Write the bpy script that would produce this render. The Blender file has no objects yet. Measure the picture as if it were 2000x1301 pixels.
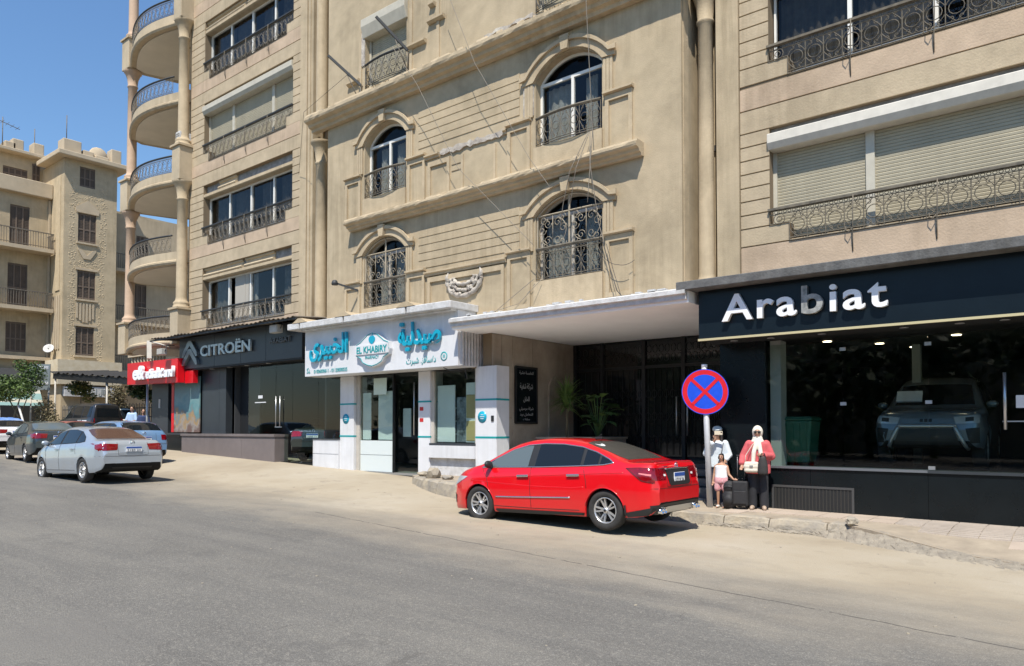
import bpy, bmesh, math, random
from math import sin, cos, pi, radians, sqrt, atan2
from mathutils import Vector, Matrix
from mathutils.bvhtree import BVHTree
from mathutils.geometry import tessellate_polygon, delaunay_2d_cdt
random.seed(7)
sc = bpy.context.scene
COL = sc.collection

# ------------------------------------------------------------------ camera, sky, sun, exposure
CAM_Z = 1.67
YAW = atan2(1780, 1450)
PITCH = radians(1.6)
cam = bpy.data.cameras.new('camera'); camo = bpy.data.objects.new('camera', cam); COL.objects.link(camo)
cam.sensor_width = 36; cam.lens = 36 * 1450 / 2000
cam.shift_y = 0.0735
cam.clip_start = .1; cam.clip_end = 2000
fwd = Vector((-cos(YAW) * cos(PITCH), sin(YAW) * cos(PITCH), sin(PITCH)))
camo.location = (0, 0, CAM_Z)
camo.rotation_euler = fwd.to_track_quat('-Z', 'Y').to_euler()
sc.camera = camo

SUN = Vector((.50, -1, 1.85)).normalized()
SUN_EL = math.asin(SUN.z); SUN_AZ = atan2(SUN.x, SUN.y)
w = bpy.data.worlds.new('World'); sc.world = w; w.use_nodes = True
nt = w.node_tree
sky = nt.nodes.new('ShaderNodeTexSky'); sky.sky_type = 'NISHITA'; sky.sun_disc = False
sky.sun_elevation = SUN_EL; sky.sun_rotation = SUN_AZ
sky.air_density = 1.45; sky.dust_density = 0.0; sky.ozone_density = 10.0; sky.altitude = 0
bg = nt.nodes['Background']; nt.links.new(sky.outputs[0], bg.inputs[0]); bg.inputs[1].default_value = .12
sl = bpy.data.lights.new('sun', 'SUN'); sl.energy = 4.9; sl.angle = radians(.53); sl.color = (1, .94, .84)
so = bpy.data.objects.new('sun', sl); COL.objects.link(so); so.rotation_euler = SUN.to_track_quat('Z', 'Y').to_euler()
sc.view_settings.view_transform = 'Standard'; sc.view_settings.look = 'None'
sc.view_settings.gamma = 1; sc.view_settings.exposure = .38
sc.view_settings.use_curve_mapping = False
sc.cycles.max_bounces = 6; sc.cycles.transparent_max_bounces = 12

# ------------------------------------------------------------------ materials
MATS = {}
def mat(name, col, rough=.7, metal=0., var=.0, vscale=1.5, bump=0., bscale=30., spec=.5, col2=None, streak=0., coat=0., emit=None, estr=1., blotch=0.):
    if name in MATS: return MATS[name]
    m = bpy.data.materials.new(name); m.use_nodes = True; MATS[name] = m
    n = m.node_tree.nodes; L = m.node_tree.links; b = n['Principled BSDF']
    b.inputs['Roughness'].default_value = rough; b.inputs['Metallic'].default_value = metal
    b.inputs['Specular IOR Level'].default_value = spec
    if coat: b.inputs['Coat Weight'].default_value = coat; b.inputs['Coat Roughness'].default_value = .04
    c4 = (*col, 1); b.inputs['Base Color'].default_value = c4
    m.diffuse_color = c4
    if emit: b.inputs['Emission Color'].default_value = (*emit, 1); b.inputs['Emission Strength'].default_value = estr
    if var or bump or streak or col2 or blotch:
        g = n.new('ShaderNodeNewGeometry')
        out = None
        if var or col2:
            nz = n.new('ShaderNodeTexNoise'); nz.inputs['Scale'].default_value = vscale; nz.inputs['Detail'].default_value = 7; nz.inputs['Roughness'].default_value = .62
            L.new(g.outputs['Position'], nz.inputs['Vector'])
            r = n.new('ShaderNodeValToRGB'); r.color_ramp.elements[0].position = .3; r.color_ramp.elements[1].position = .72
            a = col2 if col2 else tuple(max(0, c * (1 - var)) for c in col)
            d = col if col2 else tuple(min(1, c * (1 + var)) for c in col)
            r.color_ramp.elements[0].color = (*a, 1); r.color_ramp.elements[1].color = (*d, 1)
            L.new(nz.outputs['Fac'], r.inputs[0]); out = r.outputs[0]
        if streak:
            mp = n.new('ShaderNodeMapping'); mp.inputs['Scale'].default_value = (3.2, 3.2, .22)
            L.new(g.outputs['Position'], mp.inputs[0])
            n2 = n.new('ShaderNodeTexNoise'); n2.inputs['Scale'].default_value = 1.6; n2.inputs['Detail'].default_value = 6; n2.inputs['Roughness'].default_value = .7
            L.new(mp.outputs[0], n2.inputs['Vector'])
            r2 = n.new('ShaderNodeValToRGB'); r2.color_ramp.elements[0].position = .36; r2.color_ramp.elements[1].position = .60
            r2.color_ramp.elements[0].color = (1 - streak, 1 - streak * 1.05, 1 - streak * 1.15, 1); r2.color_ramp.elements[1].color = (1, 1, 1, 1)
            L.new(n2.outputs['Fac'], r2.inputs[0])
            mx = n.new('ShaderNodeMix'); mx.data_type = 'RGBA'; mx.blend_type = 'MULTIPLY'; mx.inputs['Factor'].default_value = 1
            if out: L.new(out, mx.inputs[6])
            else: mx.inputs[6].default_value = c4
            L.new(r2.outputs[0], mx.inputs[7]); out = mx.outputs[2]
            nm = n.new('ShaderNodeTexNoise'); nm.inputs['Scale'].default_value = .42; nm.inputs['Detail'].default_value = 3; L.new(g.outputs['Position'], nm.inputs['Vector'])
            rm_ = n.new('ShaderNodeMapRange'); rm_.inputs[1].default_value = .42; rm_.inputs[2].default_value = .66; L.new(nm.outputs['Fac'], rm_.inputs[0]); L.new(rm_.outputs[0], mx.inputs['Factor'])
        if blotch:
            n3 = n.new('ShaderNodeTexNoise'); n3.inputs['Scale'].default_value = .55; n3.inputs['Detail'].default_value = 8; n3.inputs['Roughness'].default_value = .68; n3.inputs['Distortion'].default_value = .6
            L.new(g.outputs['Position'], n3.inputs['Vector'])
            r3 = n.new('ShaderNodeValToRGB'); e3 = r3.color_ramp.elements; e3[0].position = .30; e3[1].position = .70
            e3[0].color = (1 - blotch, 1 - blotch * 1.02, 1 - blotch * 1.08, 1); e3[1].color = (1 + blotch * .45, 1 + blotch * .45, 1 + blotch * .5, 1)
            q3 = e3.new(.5); q3.color = (1, 1, 1, 1)
            L.new(n3.outputs['Fac'], r3.inputs[0])
            mx3 = n.new('ShaderNodeMix'); mx3.data_type = 'RGBA'; mx3.blend_type = 'MULTIPLY'; mx3.inputs['Factor'].default_value = 1
            if out: L.new(out, mx3.inputs[6])
            else: mx3.inputs[6].default_value = c4
            L.new(r3.outputs[0], mx3.inputs[7]); out = mx3.outputs[2]
        if out: L.new(out, b.inputs['Base Color'])
        if bump:
            nb = n.new('ShaderNodeTexNoise'); nb.inputs['Scale'].default_value = bscale; nb.inputs['Detail'].default_value = 5
            L.new(g.outputs['Position'], nb.inputs['Vector'])
            bp = n.new('ShaderNodeBump'); bp.inputs['Strength'].default_value = bump; bp.inputs['Distance'].default_value = .02
            L.new(nb.outputs['Fac'], bp.inputs['Height']); L.new(bp.outputs[0], b.inputs['Normal'])
    return m

def glass(name, tint, refl_rough=.02, ior=1.5):
    if name in MATS: return MATS[name]
    m = bpy.data.materials.new(name); m.use_nodes = True; MATS[name] = m
    n = m.node_tree.nodes; L = m.node_tree.links; n.clear()
    o = n.new('ShaderNodeOutputMaterial'); t = n.new('ShaderNodeBsdfTransparent'); t.inputs[0].default_value = (*tint, 1)
    g = n.new('ShaderNodeBsdfGlossy'); g.inputs['Roughness'].default_value = refl_rough
    f = n.new('ShaderNodeFresnel'); f.inputs[0].default_value = ior
    ge = n.new('ShaderNodeNewGeometry'); inv = n.new('ShaderNodeMath'); inv.operation = 'SUBTRACT'; inv.inputs[0].default_value = 1; L.new(ge.outputs['Backfacing'], inv.inputs[1])
    mu = n.new('ShaderNodeMath'); mu.operation = 'MULTIPLY'; L.new(f.outputs[0], mu.inputs[0]); L.new(inv.outputs[0], mu.inputs[1])   # the pane's inner face only lets light through
    x = n.new('ShaderNodeMixShader'); L.new(mu.outputs[0], x.inputs[0]); L.new(t.outputs[0], x.inputs[1]); L.new(g.outputs[0], x.inputs[2]); L.new(x.outputs[0], o.inputs[0])
    m.diffuse_color = (*tint, .4)
    return m

STUCCO = mat('stucco', (.442, .356, .236), .92, var=.10, vscale=2.6, bump=.22, bscale=38, streak=.26, blotch=.22)
STUCCO2 = mat('stucco_trim', (.475, .380, .252), .9, var=.12, vscale=3.2, bump=.3, bscale=30, streak=.20, blotch=.14)
STONE = mat('wing_stone', (.45, .362, .245), .92, var=.12, vscale=2.6, bump=.3, bscale=26, streak=.18, blotch=.16)
STONEP = mat('wing_stone_pink', (.485, .368, .26), .92, var=.13, vscale=1.8, bump=.3, bscale=26, streak=.22, blotch=.20)
GROOVE = mat('groove', (.20, .15, .095), .95)
BROKEN = mat('broken_plaster', (.60, .55, .47), .95, col2=(.26, .22, .19), vscale=5, bump=.9, bscale=14)
CONC = mat('grey_render', (.36, .35, .34), .95, col2=(.16, .155, .15), vscale=4, bump=.8, bscale=18)
FRAMEW = mat('white_frame', (.78, .76, .70), .5, var=.06, vscale=3)
FRAMEG = mat('grey_frame', (.46, .43, .38), .55, var=.12, vscale=4)
IRON = mat('iron', (.10, .095, .085), .7, col2=(.20, .165, .12), vscale=9)
IRONL = mat('iron_dusty', (.20, .17, .125), .8, col2=(.08, .07, .055), vscale=8)
IRONB = mat('iron_black', (.035, .038, .04), .6)
SHUT = mat('shutter', (.40, .36, .265), .75, var=.08, vscale=2, streak=.12)
SHUTW = mat('shutter_white', (.50, .465, .38), .6, var=.1, vscale=4, streak=.12)
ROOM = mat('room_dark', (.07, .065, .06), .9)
CURT = mat('curtain', (.50, .45, .38), .95, var=.2, vscale=8)
CURTD = mat('curtain_dark', (.20, .17, .14), .95, var=.3, vscale=6)
GLASS = glass('window_glass', (.76, .79, .80), ior=1.5)
GLASSD = glass('window_glass_dark', (.66, .68, .69), ior=1.45)
SHOPG = glass('shop_glass', (.84, .90, .88), ior=1.52)
BLACKP = mat('black_panel', (.006, .009, .011), .25, var=.2, vscale=2, spec=.3)
BLACKM = mat('black_matte', (.012, .013, .014), .6)
DGREY = mat('charcoal_panel', (.034, .040, .046), .4, var=.12, vscale=2)
WHITEP = mat('white_panel', (.66, .67, .69), .5, var=.06, vscale=2, streak=.16, blotch=.08)
WHITED = mat('white_weathered', (.66, .66, .66), .8, col2=(.44, .43, .41), vscale=6, bump=.4)
TEAL = mat('teal_paint', (.0, .30, .32), .4)
CYAN = mat('cyan_letter', (.005, .33, .48), .3)
CHROME = mat('chrome', (.75, .75, .76), .12, metal=1)
SILVERL = mat('silver_letter', (.83, .84, .86), .3)
STEEL = mat('steel', (.52, .53, .54), .35, metal=.8)
GALV = mat('galvanised', (.50, .51, .52), .5, metal=.35, var=.15, vscale=6)

# ------------------------------------------------------------------ mesh helpers
class MB:
    def __init__(s): s.v = []; s.f = []; s.m = []; s.sm = []
    def add(s, vs, fs, mi=0, smooth=False):
        o = len(s.v); s.v.extend(tuple(p) for p in vs)
        for f in fs: s.f.append(tuple(i + o for i in f)); s.m.append(mi); s.sm.append(smooth)
        return s
    def box(s, x0, x1, y0, y1, z0, z1, mi=0):
        vs = [(x0, y0, z0), (x1, y0, z0), (x1, y1, z0), (x0, y1, z0), (x0, y0, z1), (x1, y0, z1), (x1, y1, z1), (x0, y1, z1)]
        return s.add(vs, [(0, 3, 2, 1), (4, 5, 6, 7), (0, 1, 5, 4), (1, 2, 6, 5), (2, 3, 7, 6), (3, 0, 4, 7)], mi)
    def obox(s, c, ax, ay, az, mi=0):   # oriented box: centre and half-axis vectors
        c = Vector(c); ax = Vector(ax); ay = Vector(ay); az = Vector(az)
        vs = [c + ax * i + ay * j + az * k for k in (-1, 1) for j in (-1, 1) for i in (-1, 1)]
        return s.add(vs, [(0, 2, 3, 1), (4, 5, 7, 6), (0, 1, 5, 4), (1, 3, 7, 5), (3, 2, 6, 7), (2, 0, 4, 6)], mi)
    def bar(s, a, b, w_, h_, mi=0):
        a = Vector(a); b = Vector(b); d = (b - a).normalized(); u = Vector((0, 0, 1)) if abs(d.z) < .95 else Vector((1, 0, 0))
        r = d.cross(u).normalized(); u = r.cross(d)
        return s.obox((a + b) / 2, (b - a) / 2, r * (w_ / 2), u * (h_ / 2), mi)
    def tube(s, pts, r, n=6, closed=False, mi=0, caps=True, smooth=True):
        pts = [Vector(p) for p in pts]; k = len(pts)
        if isinstance(r, (int, float)): r = [r] * k
        rings = []; pn = None
        for i, p in enumerate(pts):
            a = pts[(i - 1) % k] if (closed or i > 0) else p
            b = pts[(i + 1) % k] if (closed or i < k - 1) else p
            d = (b - a)
            d = d.normalized() if d.length > 1e-9 else Vector((0, 0, 1))
            if pn is None:
                u = Vector((0, 0, 1)) if abs(d.z) < .9 else Vector((1, 0, 0)); nn = d.cross(u).normalized()
            else:
                nn = pn - d * pn.dot(d); nn = nn.normalized() if nn.length > 1e-6 else pn
            pn = nn; bb = d.cross(nn)
            rings.append([p + (nn * cos(2 * pi * j / n) + bb * sin(2 * pi * j / n)) * r[i] for j in range(n)])
        vs = [q for g in rings for q in g]; fs = []
        for i in range(k if closed else k - 1):
            a = i * n; b = ((i + 1) % k) * n
            for j in range(n): fs.append((a + j, a + (j + 1) % n, b + (j + 1) % n, b + j))
        if caps and not closed: fs.append(tuple(range(n - 1, -1, -1))); fs.append(tuple((k - 1) * n + j for j in range(n)))
        return s.add(vs, fs, mi, smooth)
    def lathe(s, prof, n=16, c=(0, 0, 0), axis='z', mi=0, a0=0, a1=2 * pi, smooth=True):
        full = abs(a1 - a0 - 2 * pi) < 1e-6; m_ = n if full else n + 1; vs = []
        for (r, z) in prof:
            for j in range(m_):
                a = a0 + (a1 - a0) * j / n
                if axis == 'z': vs.append((c[0] + r * cos(a), c[1] + r * sin(a), c[2] + z))
                elif axis == 'y': vs.append((c[0] + r * cos(a), c[1] + z, c[2] + r * sin(a)))
                else: vs.append((c[0] + z, c[1] + r * cos(a), c[2] + r * sin(a)))
        fs = []
        for i in range(len(prof) - 1):
            for j in range(n):
                k2 = (j + 1) % m_
                fs.append((i * m_ + j, i * m_ + k2, (i + 1) * m_ + k2, (i + 1) * m_ + j))
        return s.add(vs, fs, mi, smooth)
    def prism(s, poly, fn0, fn1, mi=0, holes=()):
        """poly: 2-D outline; fn0/fn1 turn a 2-D point into the front and back 3-D point"""
        loops = [list(poly)] + [list(h) for h in holes]
        flat = [p for l in loops for p in l]
        tri = tessellate_polygon([[Vector((p[0], p[1], 0)) for p in l] for l in loops])
        N = len(flat)
        vs = [fn0(p) for p in flat] + [fn1(p) for p in flat]
        fs = [tuple(t) for t in tri] + [tuple(N + i for i in reversed(t)) for t in tri]
        o = 0
        for l in loops:
            k = len(l)
            for i in range(k): fs.append((o + i, o + (i + 1) % k, N + o + (i + 1) % k, N + o + i))
            o += k
        return s.add(vs, fs, mi)
    def xz(s, poly, y0, y1, mi=0, holes=()):
        return s.prism(poly, lambda p: (p[0], y0, p[1]), lambda p: (p[0], y1, p[1]), mi, holes)
    def yz(s, poly, x0, x1, mi=0, holes=()):
        return s.prism(poly, lambda p: (x0, p[0], p[1]), lambda p: (x1, p[0], p[1]), mi, holes)
    def xy(s, poly, z0, z1, mi=0, holes=()):
        return s.prism(poly, lambda p: (p[0], p[1], z0), lambda p: (p[0], p[1], z1), mi, holes)
    def sweep(s, prof, path, closed=False, mi=0, smooth=False):
        """prof: list of (out, up); path: list of (point, outward unit vector)"""
        k = len(prof); vs = []
        for (p, o) in path:
            p = Vector(p); o = Vector(o)
            for (a, b) in prof: vs.append(p + o * a + Vector((0, 0, b)))
        fs = []
        for i in range(len(path) - 1):
            for j in range(k):
                fs.append((i * k + j, i * k + (j + 1) % k, (i + 1) * k + (j + 1) % k, (i + 1) * k + j))
        fs.append(tuple(range(k))); fs.append(tuple(reversed(range((len(path) - 1) * k, len(path) * k))))
        return s.add(vs, fs, mi, smooth)
    def mesh(s, name, mats, recalc=True):
        me = bpy.data.meshes.new(name); me.from_pydata(s.v, [], s.f)
        for m_ in (mats if isinstance(mats, (list, tuple)) else [mats]): me.materials.append(m_)
        me.polygons.foreach_set('material_index', s.m); me.polygons.foreach_set('use_smooth', s.sm)
        if recalc:
            bm = bmesh.new(); bm.from_mesh(me); bmesh.ops.recalc_face_normals(bm, faces=bm.faces); bm.to_mesh(me); bm.free()
        me.update(); return me
    def build(s, name, mats, parent=None, recalc=True):
        return link(name, s.mesh(name, mats, recalc), parent)

def link(name, me, parent=None, loc=None, rz=None):
    o = bpy.data.objects.new(name, me); COL.objects.link(o)
    if loc is not None: o.location = loc
    if rz is not None: o.rotation_euler = (0, 0, rz)
    if parent is not None:
        o.parent = parent
        if parent.name in PINV: o.matrix_parent_inverse = PINV[parent.name]
    return o
PINV = {}
def tag(o, label, cat, group=None):
    o['label'] = label; o['category'] = cat
    if group: o['group'] = group
    return o
def thing(name, label, cat, loc=(0, 0, 0), rz=0, group=None, world=False):
    """an Empty at the base of a thing; world=True: its parts are given in world coordinates"""
    o = bpy.data.objects.new(name, None); COL.objects.link(o); o.location = loc; o.rotation_euler = (0, 0, rz)
    o.empty_display_size = .2
    tag(o, label, cat, group)
    if world:
        M = Matrix.Translation(Vector(loc)) @ Matrix.Rotation(rz, 4, 'Z'); PINV[o.name] = M.inverted()
    return o
def struct(o): o['kind'] = 'structure'; return o
def stuff(o): o['kind'] = 'stuff'; return o
def bevel(o, wd=.01, seg=2, ang=35):
    m_ = o.modifiers.new('bevel', 'BEVEL'); m_.width = wd; m_.segments = seg; m_.limit_method = 'ANGLE'; m_.angle_limit = radians(ang); return o
def dup(root, loc=None, rz=None, label=None):
    r = root.copy(); COL.objects.link(r)
    if loc is not None: r.location = loc
    if rz is not None: r.rotation_euler = (0, 0, rz)
    if label: r['label'] = label
    for ch in list(root.children):
        c = ch.copy(); COL.objects.link(c); c.parent = r
        for g in ch.children:
            d = g.copy(); COL.objects.link(d); d.parent = c
    return r
def arc(cx, cz, r, a0, a1, n): return [(cx + r * cos(a0 + (a1 - a0) * i / n), cz + r * sin(a0 + (a1 - a0) * i / n)) for i in range(n + 1)]
def seg_arc(x0, x1, zs, zc, n=14):
    """segmental arch from (x0,zs) over the crown zc to (x1,zs)"""
    h = zc - zs; a = (x1 - x0) / 2; r = (a * a + h * h) / (2 * h); cx = (x0 + x1) / 2; cz = zc - r
    t = math.asin(min(1, a / r))
    return [(cx + r * sin(-t + 2 * t * i / n), cz + r * cos(-t + 2 * t * i / n)) for i in range(n + 1)]

# text, one mesh for each glyph
_adv = {}
def text_mesh(body, size, ext, offset=0., font_shear=0.):
    cu = bpy.data.curves.new('txt', 'FONT'); cu.body = body; cu.size = size; cu.extrude = ext; cu.offset = offset; cu.shear = font_shear
    cu.resolution_u = 4
    o = bpy.data.objects.new('txt', cu); COL.objects.link(o)
    me = bpy.data.meshes.new_from_object(o)
    bpy.data.objects.remove(o); bpy.data.curves.remove(cu)
    return me
def xmax(body):
    if body not in _adv:
        me = text_mesh(body, 1, 0); _adv[body] = max((v.co.x for v in me.vertices), default=0); bpy.data.meshes.remove(me)
    return _adv[body]
def letters(body, size, ext, mats, parent, M, bold=0., track=0., fit=None, name='letter', sx=1., stag=.0015):
    """glyph after glyph as parts; M maps (x right, y up, z towards the viewer) to the world"""
    base = xmax('|'); pos = [xmax(body[:i] + '|') - base for i in range(len(body) + 1)]
    tot = pos[-1] * size + track * (len(body) - 1)
    k = (fit / tot) if fit else 1.
    out = []
    for i, ch in enumerate(body):
        if ch == ' ': continue
        me = text_mesh(ch, size, ext, bold)
        me.name = name
        me.transform(Matrix.Translation(((pos[i] * size + track * i) * k, 0, ext + stag * (i % 2))) @ Matrix.Diagonal((k * sx, 1, 1, 1)))
        me.transform(M)
        me.materials.clear()
        for m_ in (mats if isinstance(mats, (list, tuple)) else [mats]): me.materials.append(m_)
        out.append(link(name, me, parent))
    return out
def facade_M(x, y, z):   # text on a wall that faces -Y
    return Matrix(((1, 0, 0, x), (0, 0, -1, y), (0, 1, 0, z), (0, 0, 0, 1)))
def east_M(x, y, z):     # text on a wall that faces +X
    return Matrix(((0, 0, 1, x), (1, 0, 0, y), (0, 1, 0, z), (0, 0, 0, 1)))
# ------------------------------------------------------------------ ground, road, pavement
def interp(x, pts):
    if x <= pts[0][0]: return pts[0][1]
    for (a, b), (c, d) in zip(pts, pts[1:]):
        if x <= c: return b + (d - b) * (x - a) / (c - a)
    return pts[-1][1]
def smooth(t): t = max(0, min(1, t)); return t * t * (3 - 2 * t)
def road_z(x): return .02 * (-6 - max(-60, min(12, x)))
RISE = [(-30, .42), (-27, .40), (-21, .31), (-17, .24), (-13.5, .16), (-11, .03), (-9, 0)]
def gz(x, y):
    f = smooth((-28 - x) / 4)
    return road_z(x) + interp(x, RISE) * smooth((y - 9.6 - 3.4 * f) / (4.2 - 2.7 * f))

def ground_material():
    m = bpy.data.materials.new('street_surface'); m.use_nodes = True
    n = m.node_tree.nodes; L = m.node_tree.links; b = n['Principled BSDF']; b.inputs['Roughness'].default_value = .93
    g = n.new('ShaderNodeNewGeometry'); sp = n.new('ShaderNodeSeparateXYZ'); L.new(g.outputs['Position'], sp.inputs[0])
    def noise(scale, det=6, rough=.6, vec=None):
        t = n.new('ShaderNodeTexNoise'); t.inputs['Scale'].default_value = scale; t.inputs['Detail'].default_value = det; t.inputs['Roughness'].default_value = rough
        L.new(vec or g.outputs['Position'], t.inputs['Vector']); return t.outputs['Fac']
    def mth(op, a, c, clamp=False):
        t = n.new('ShaderNodeMath'); t.operation = op; t.use_clamp = clamp
        for i, q in enumerate((a, c)):
            if isinstance(q, (int, float)): t.inputs[i].default_value = q
            else: L.new(q, t.inputs[i])
        return t.outputs[0]
    def ramp(f, stops):
        r = n.new('ShaderNodeValToRGB'); e = r.color_ramp.elements
        e[0].position, e[0].color = stops[0][0], (*stops[0][1], 1); e[1].position, e[1].color = stops[-1][0], (*stops[-1][1], 1)
        for p, c in stops[1:-1]: q = e.new(p); q.color = (*c, 1)
        L.new(f, r.inputs[0]); return r.outputs[0]
    def mix(f, a, c, mode='MIX'):
        t = n.new('ShaderNodeMix'); t.data_type = 'RGBA'; t.blend_type = mode
        if isinstance(f, (int, float)): t.inputs['Factor'].default_value = f
        else: L.new(f, t.inputs['Factor'])
        for i, q in ((6, a), (7, c)):
            if isinstance(q, tuple): t.inputs[i].default_value = (*q, 1)
            else: L.new(q, t.inputs[i])
        return t.outputs[2]
    mp = n.new('ShaderNodeMapping'); mp.inputs['Scale'].default_value = (.30, .8, 1); mp.inputs['Rotation'].default_value = (0, 0, .07); L.new(g.outputs['Position'], mp.inputs[0])
    tracks = noise(1.1, 5, .6, mp.outputs[0]); big = noise(.35, 5); mid = noise(2.2, 6); fine = noise(26, 4, .7)
    vor = n.new('ShaderNodeTexVoronoi'); vor.inputs['Scale'].default_value = 75; L.new(g.outputs['Position'], vor.inputs['Vector'])
    asph = ramp(tracks, [(.3, (.142, .135, .122)), (.5, (.168, .160, .144)), (.7, (.205, .194, .170))])
    asph = mix(mth('MULTIPLY', mth('GREATER_THAN', fine, .56), .36), asph, (.31, .29, .25))
    grain = ramp(vor.outputs['Distance'], [(.0, (1.75, 1.72, 1.62)), (.22, (1.08, 1.08, 1.08)), (.6, (.72, .72, .72))])
    asph = mix(1., asph, grain, 'MULTIPLY')
    # smooth repair patch at the near left
    px = mth('MULTIPLY', mth('ADD', sp.outputs['X'], 6.6), .8); py = mth('ADD', sp.outputs['Y'], -2.3)
    pd = mth('ADD', mth('ADD', mth('POWER', px, 2.), mth('POWER', py, 2.)), mth('MULTIPLY', mid, .8))
    asph = mix(mth('MULTIPLY', mth('SUBTRACT', 1.25, pd, True), .8, True), asph, (.150, .142, .128))
    # cracks and tar marks
    v2 = n.new('ShaderNodeTexVoronoi'); v2.feature = 'DISTANCE_TO_EDGE'; v2.inputs['Scale'].default_value = .75
    wv = n.new('ShaderNodeMapping'); L.new(g.outputs['Position'], wv.inputs[0]); nv = n.new('ShaderNodeTexNoise'); nv.inputs['Scale'].default_value = 1.7; nv.inputs['Detail'].default_value = 5; L.new(g.outputs['Position'], nv.inputs['Vector'])
    av = n.new('ShaderNodeVectorMath'); av.operation = 'MULTIPLY_ADD'; av.inputs[1].default_value = (.9, .9, 0); L.new(nv.outputs['Color'], av.inputs[0]); L.new(wv.outputs[0], av.inputs[2]); L.new(av.outputs[0], v2.inputs['Vector'])
    crack = mth('MULTIPLY', mth('LESS_THAN', v2.outputs['Distance'], .005), mth('GREATER_THAN', noise(.5, 3), .53))
    asph = mix(mth('MULTIPLY', crack, .28), asph, (.06, .055, .05))
    mp2 = n.new('ShaderNodeMapping'); mp2.inputs['Scale'].default_value = (.035, 1.9, 1); mp2.inputs['Rotation'].default_value = (0, 0, .09); L.new(g.outputs['Position'], mp2.inputs[0])
    tyre_ = noise(1.4, 6, .65, mp2.outputs[0])
    asph = mix(1., asph, ramp(tyre_, [(.36, (.90, .90, .905)), (.5, (1, 1, 1)), (.66, (1.06, 1.055, 1.04))]), 'MULTIPLY')
    asph = mix(mth('MULTIPLY', mth('GREATER_THAN', noise(.9, 5, .7), .62), .33), asph, (.10, .095, .088))
    sand = ramp(big, [(.3, (.31, .255, .18)), (.5, (.375, .32, .235)), (.75, (.43, .38, .30))])
    sand = mix(mth('MULTIPLY', mth('GREATER_THAN', mid, .60), .22), sand, (.25, .21, .155))
    sand = mix(mth('MULTIPLY', mth('GREATER_THAN', fine, .6), .18), sand, (.27, .235, .19))
    t = mth('ADD', sp.outputs['Y'], mth('MULTIPLY', sp.outputs['X'], .075))
    t = mth('ADD', mth('ADD', t, -6.05), mth('MULTIPLY', mth('ADD', mid, -.5), 1.5))
    t = mth('ADD', t, mth('MULTIPLY', mth('ADD', tracks, -.5), 3.0))
    d = ramp(mth('MULTIPLY', t, .30), [(.0, (0, 0, 0)), (.45, (.40, .40, .40)), (1., (1, 1, 1))])
    colr = mix(d, asph, sand)
    # the long seam between lane and shoulder
    s_ = mth('ADD', mth('ADD', sp.outputs['Y'], mth('MULTIPLY', sp.outputs['X'], .11)), mth('ADD', mth('MULTIPLY', mid, .14), -7.27))
    seam = mth('MULTIPLY', mth('LESS_THAN', mth('ABSOLUTE', s_, 0), .016), mth('LESS_THAN', mth('ABSOLUTE', mth('ADD', sp.outputs['X'], 4.5), 0), 7.2))
    seam = mth('MULTIPLY', seam, mth('GREATER_THAN', noise(3.3), .40))
    colr = mix(mth('MULTIPLY', seam, .75), colr, (.06, .055, .048))
    # oil and damp stains on the forecourt
    st = mth('MULTIPLY', mth('GREATER_THAN', noise(.55, 4), .66), .35)
    colr = mix(mth('MULTIPLY', st, d), colr, (.20, .175, .145))
    L.new(colr, b.inputs['Base Color'])
    bp = n.new('ShaderNodeBump'); bp.inputs['Strength'].default_value = .55; bp.inputs['Distance'].default_value = .012
    h = mth('ADD', mth('MULTIPLY', vor.outputs['Distance'], .8), mth('MULTIPLY', fine, .9)); L.new(h, bp.inputs['Height']); L.new(bp.outputs[0], b.inputs['Normal'])
    return m

xs = [-600, -300, -150, -100, -80] + [-70 + i for i in range(40)] + [-30 + .5 * i for i in range(75)] + [10 + 2 * i for i in range(10)] + [40, 80, 200, 600]
ys = [-600, -300, -120, -60, -30, -20, -12, -6] + [-2 + .5 * i for i in range(40)] + [20, 24, 30, 40, 60, 120, 300, 600]
mb = MB(); vs = []; fs = []
for y in ys:
    for x in xs: vs.append((x, y, gz(x, y)))
nx = len(xs)
for j in range(len(ys) - 1):
    for i in range(nx - 1): fs.append((j * nx + i, j * nx + i + 1, (j + 1) * nx + i + 1, (j + 1) * nx + i))
mb.add(vs, fs, 0, True); GROUND = struct(mb.build('road', ground_material()))

PAVE = mat('pavement_concrete', (.40, .335, .25), .95, col2=(.27, .225, .17), vscale=2.2, bump=.5, bscale=18)
KERBM = mat('kerb_stone', (.42, .36, .265), .95, col2=(.22, .205, .185), vscale=3.4, bump=.9, bscale=16)
TILEM = mat('tile_pink', (.42, .345, .275), .9, var=.12, vscale=1.6, bump=.3, bscale=30)
TILER = mat('tile_ribbed', (.38, .325, .27), .9, var=.14, vscale=1.8, bump=.3, bscale=30)
RUB = mat('rubble', (.36, .315, .24), .95, col2=(.24, .21, .165), vscale=12, bump=1., bscale=40)
YK = [(-14.2, 13.2), (-13.6, 12.75), (-12.3, 12.15), (-10.8, 11.8), (-8.5, 12.0), (-6, 12.30), (-4.8, 12.38), (-3.3, 12.46), (-2.2, 12.05), (-1, 11.55), (1, 11.2), (6, 11.0)]
ZP = [(-14.2, .47), (-12, .47), (-10, .38), (-8, .26), (-6, .18), (-4, .165), (-1, .14), (6, .08)]
def pz(x, y):
    """pavement height"""
    zp = interp(x, ZP); f = smooth((x + 3.6) / 2.2); yk = interp(x, YK)
    low = road_z(x) + .035
    t = smooth((y - yk) / max(.3, 13.6 - yk))
    return zp + f * (low - zp) * (1 - t)
mb = MB(); cols = []; px_ = [-14.2 + .2 * i for i in range(102)]
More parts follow.
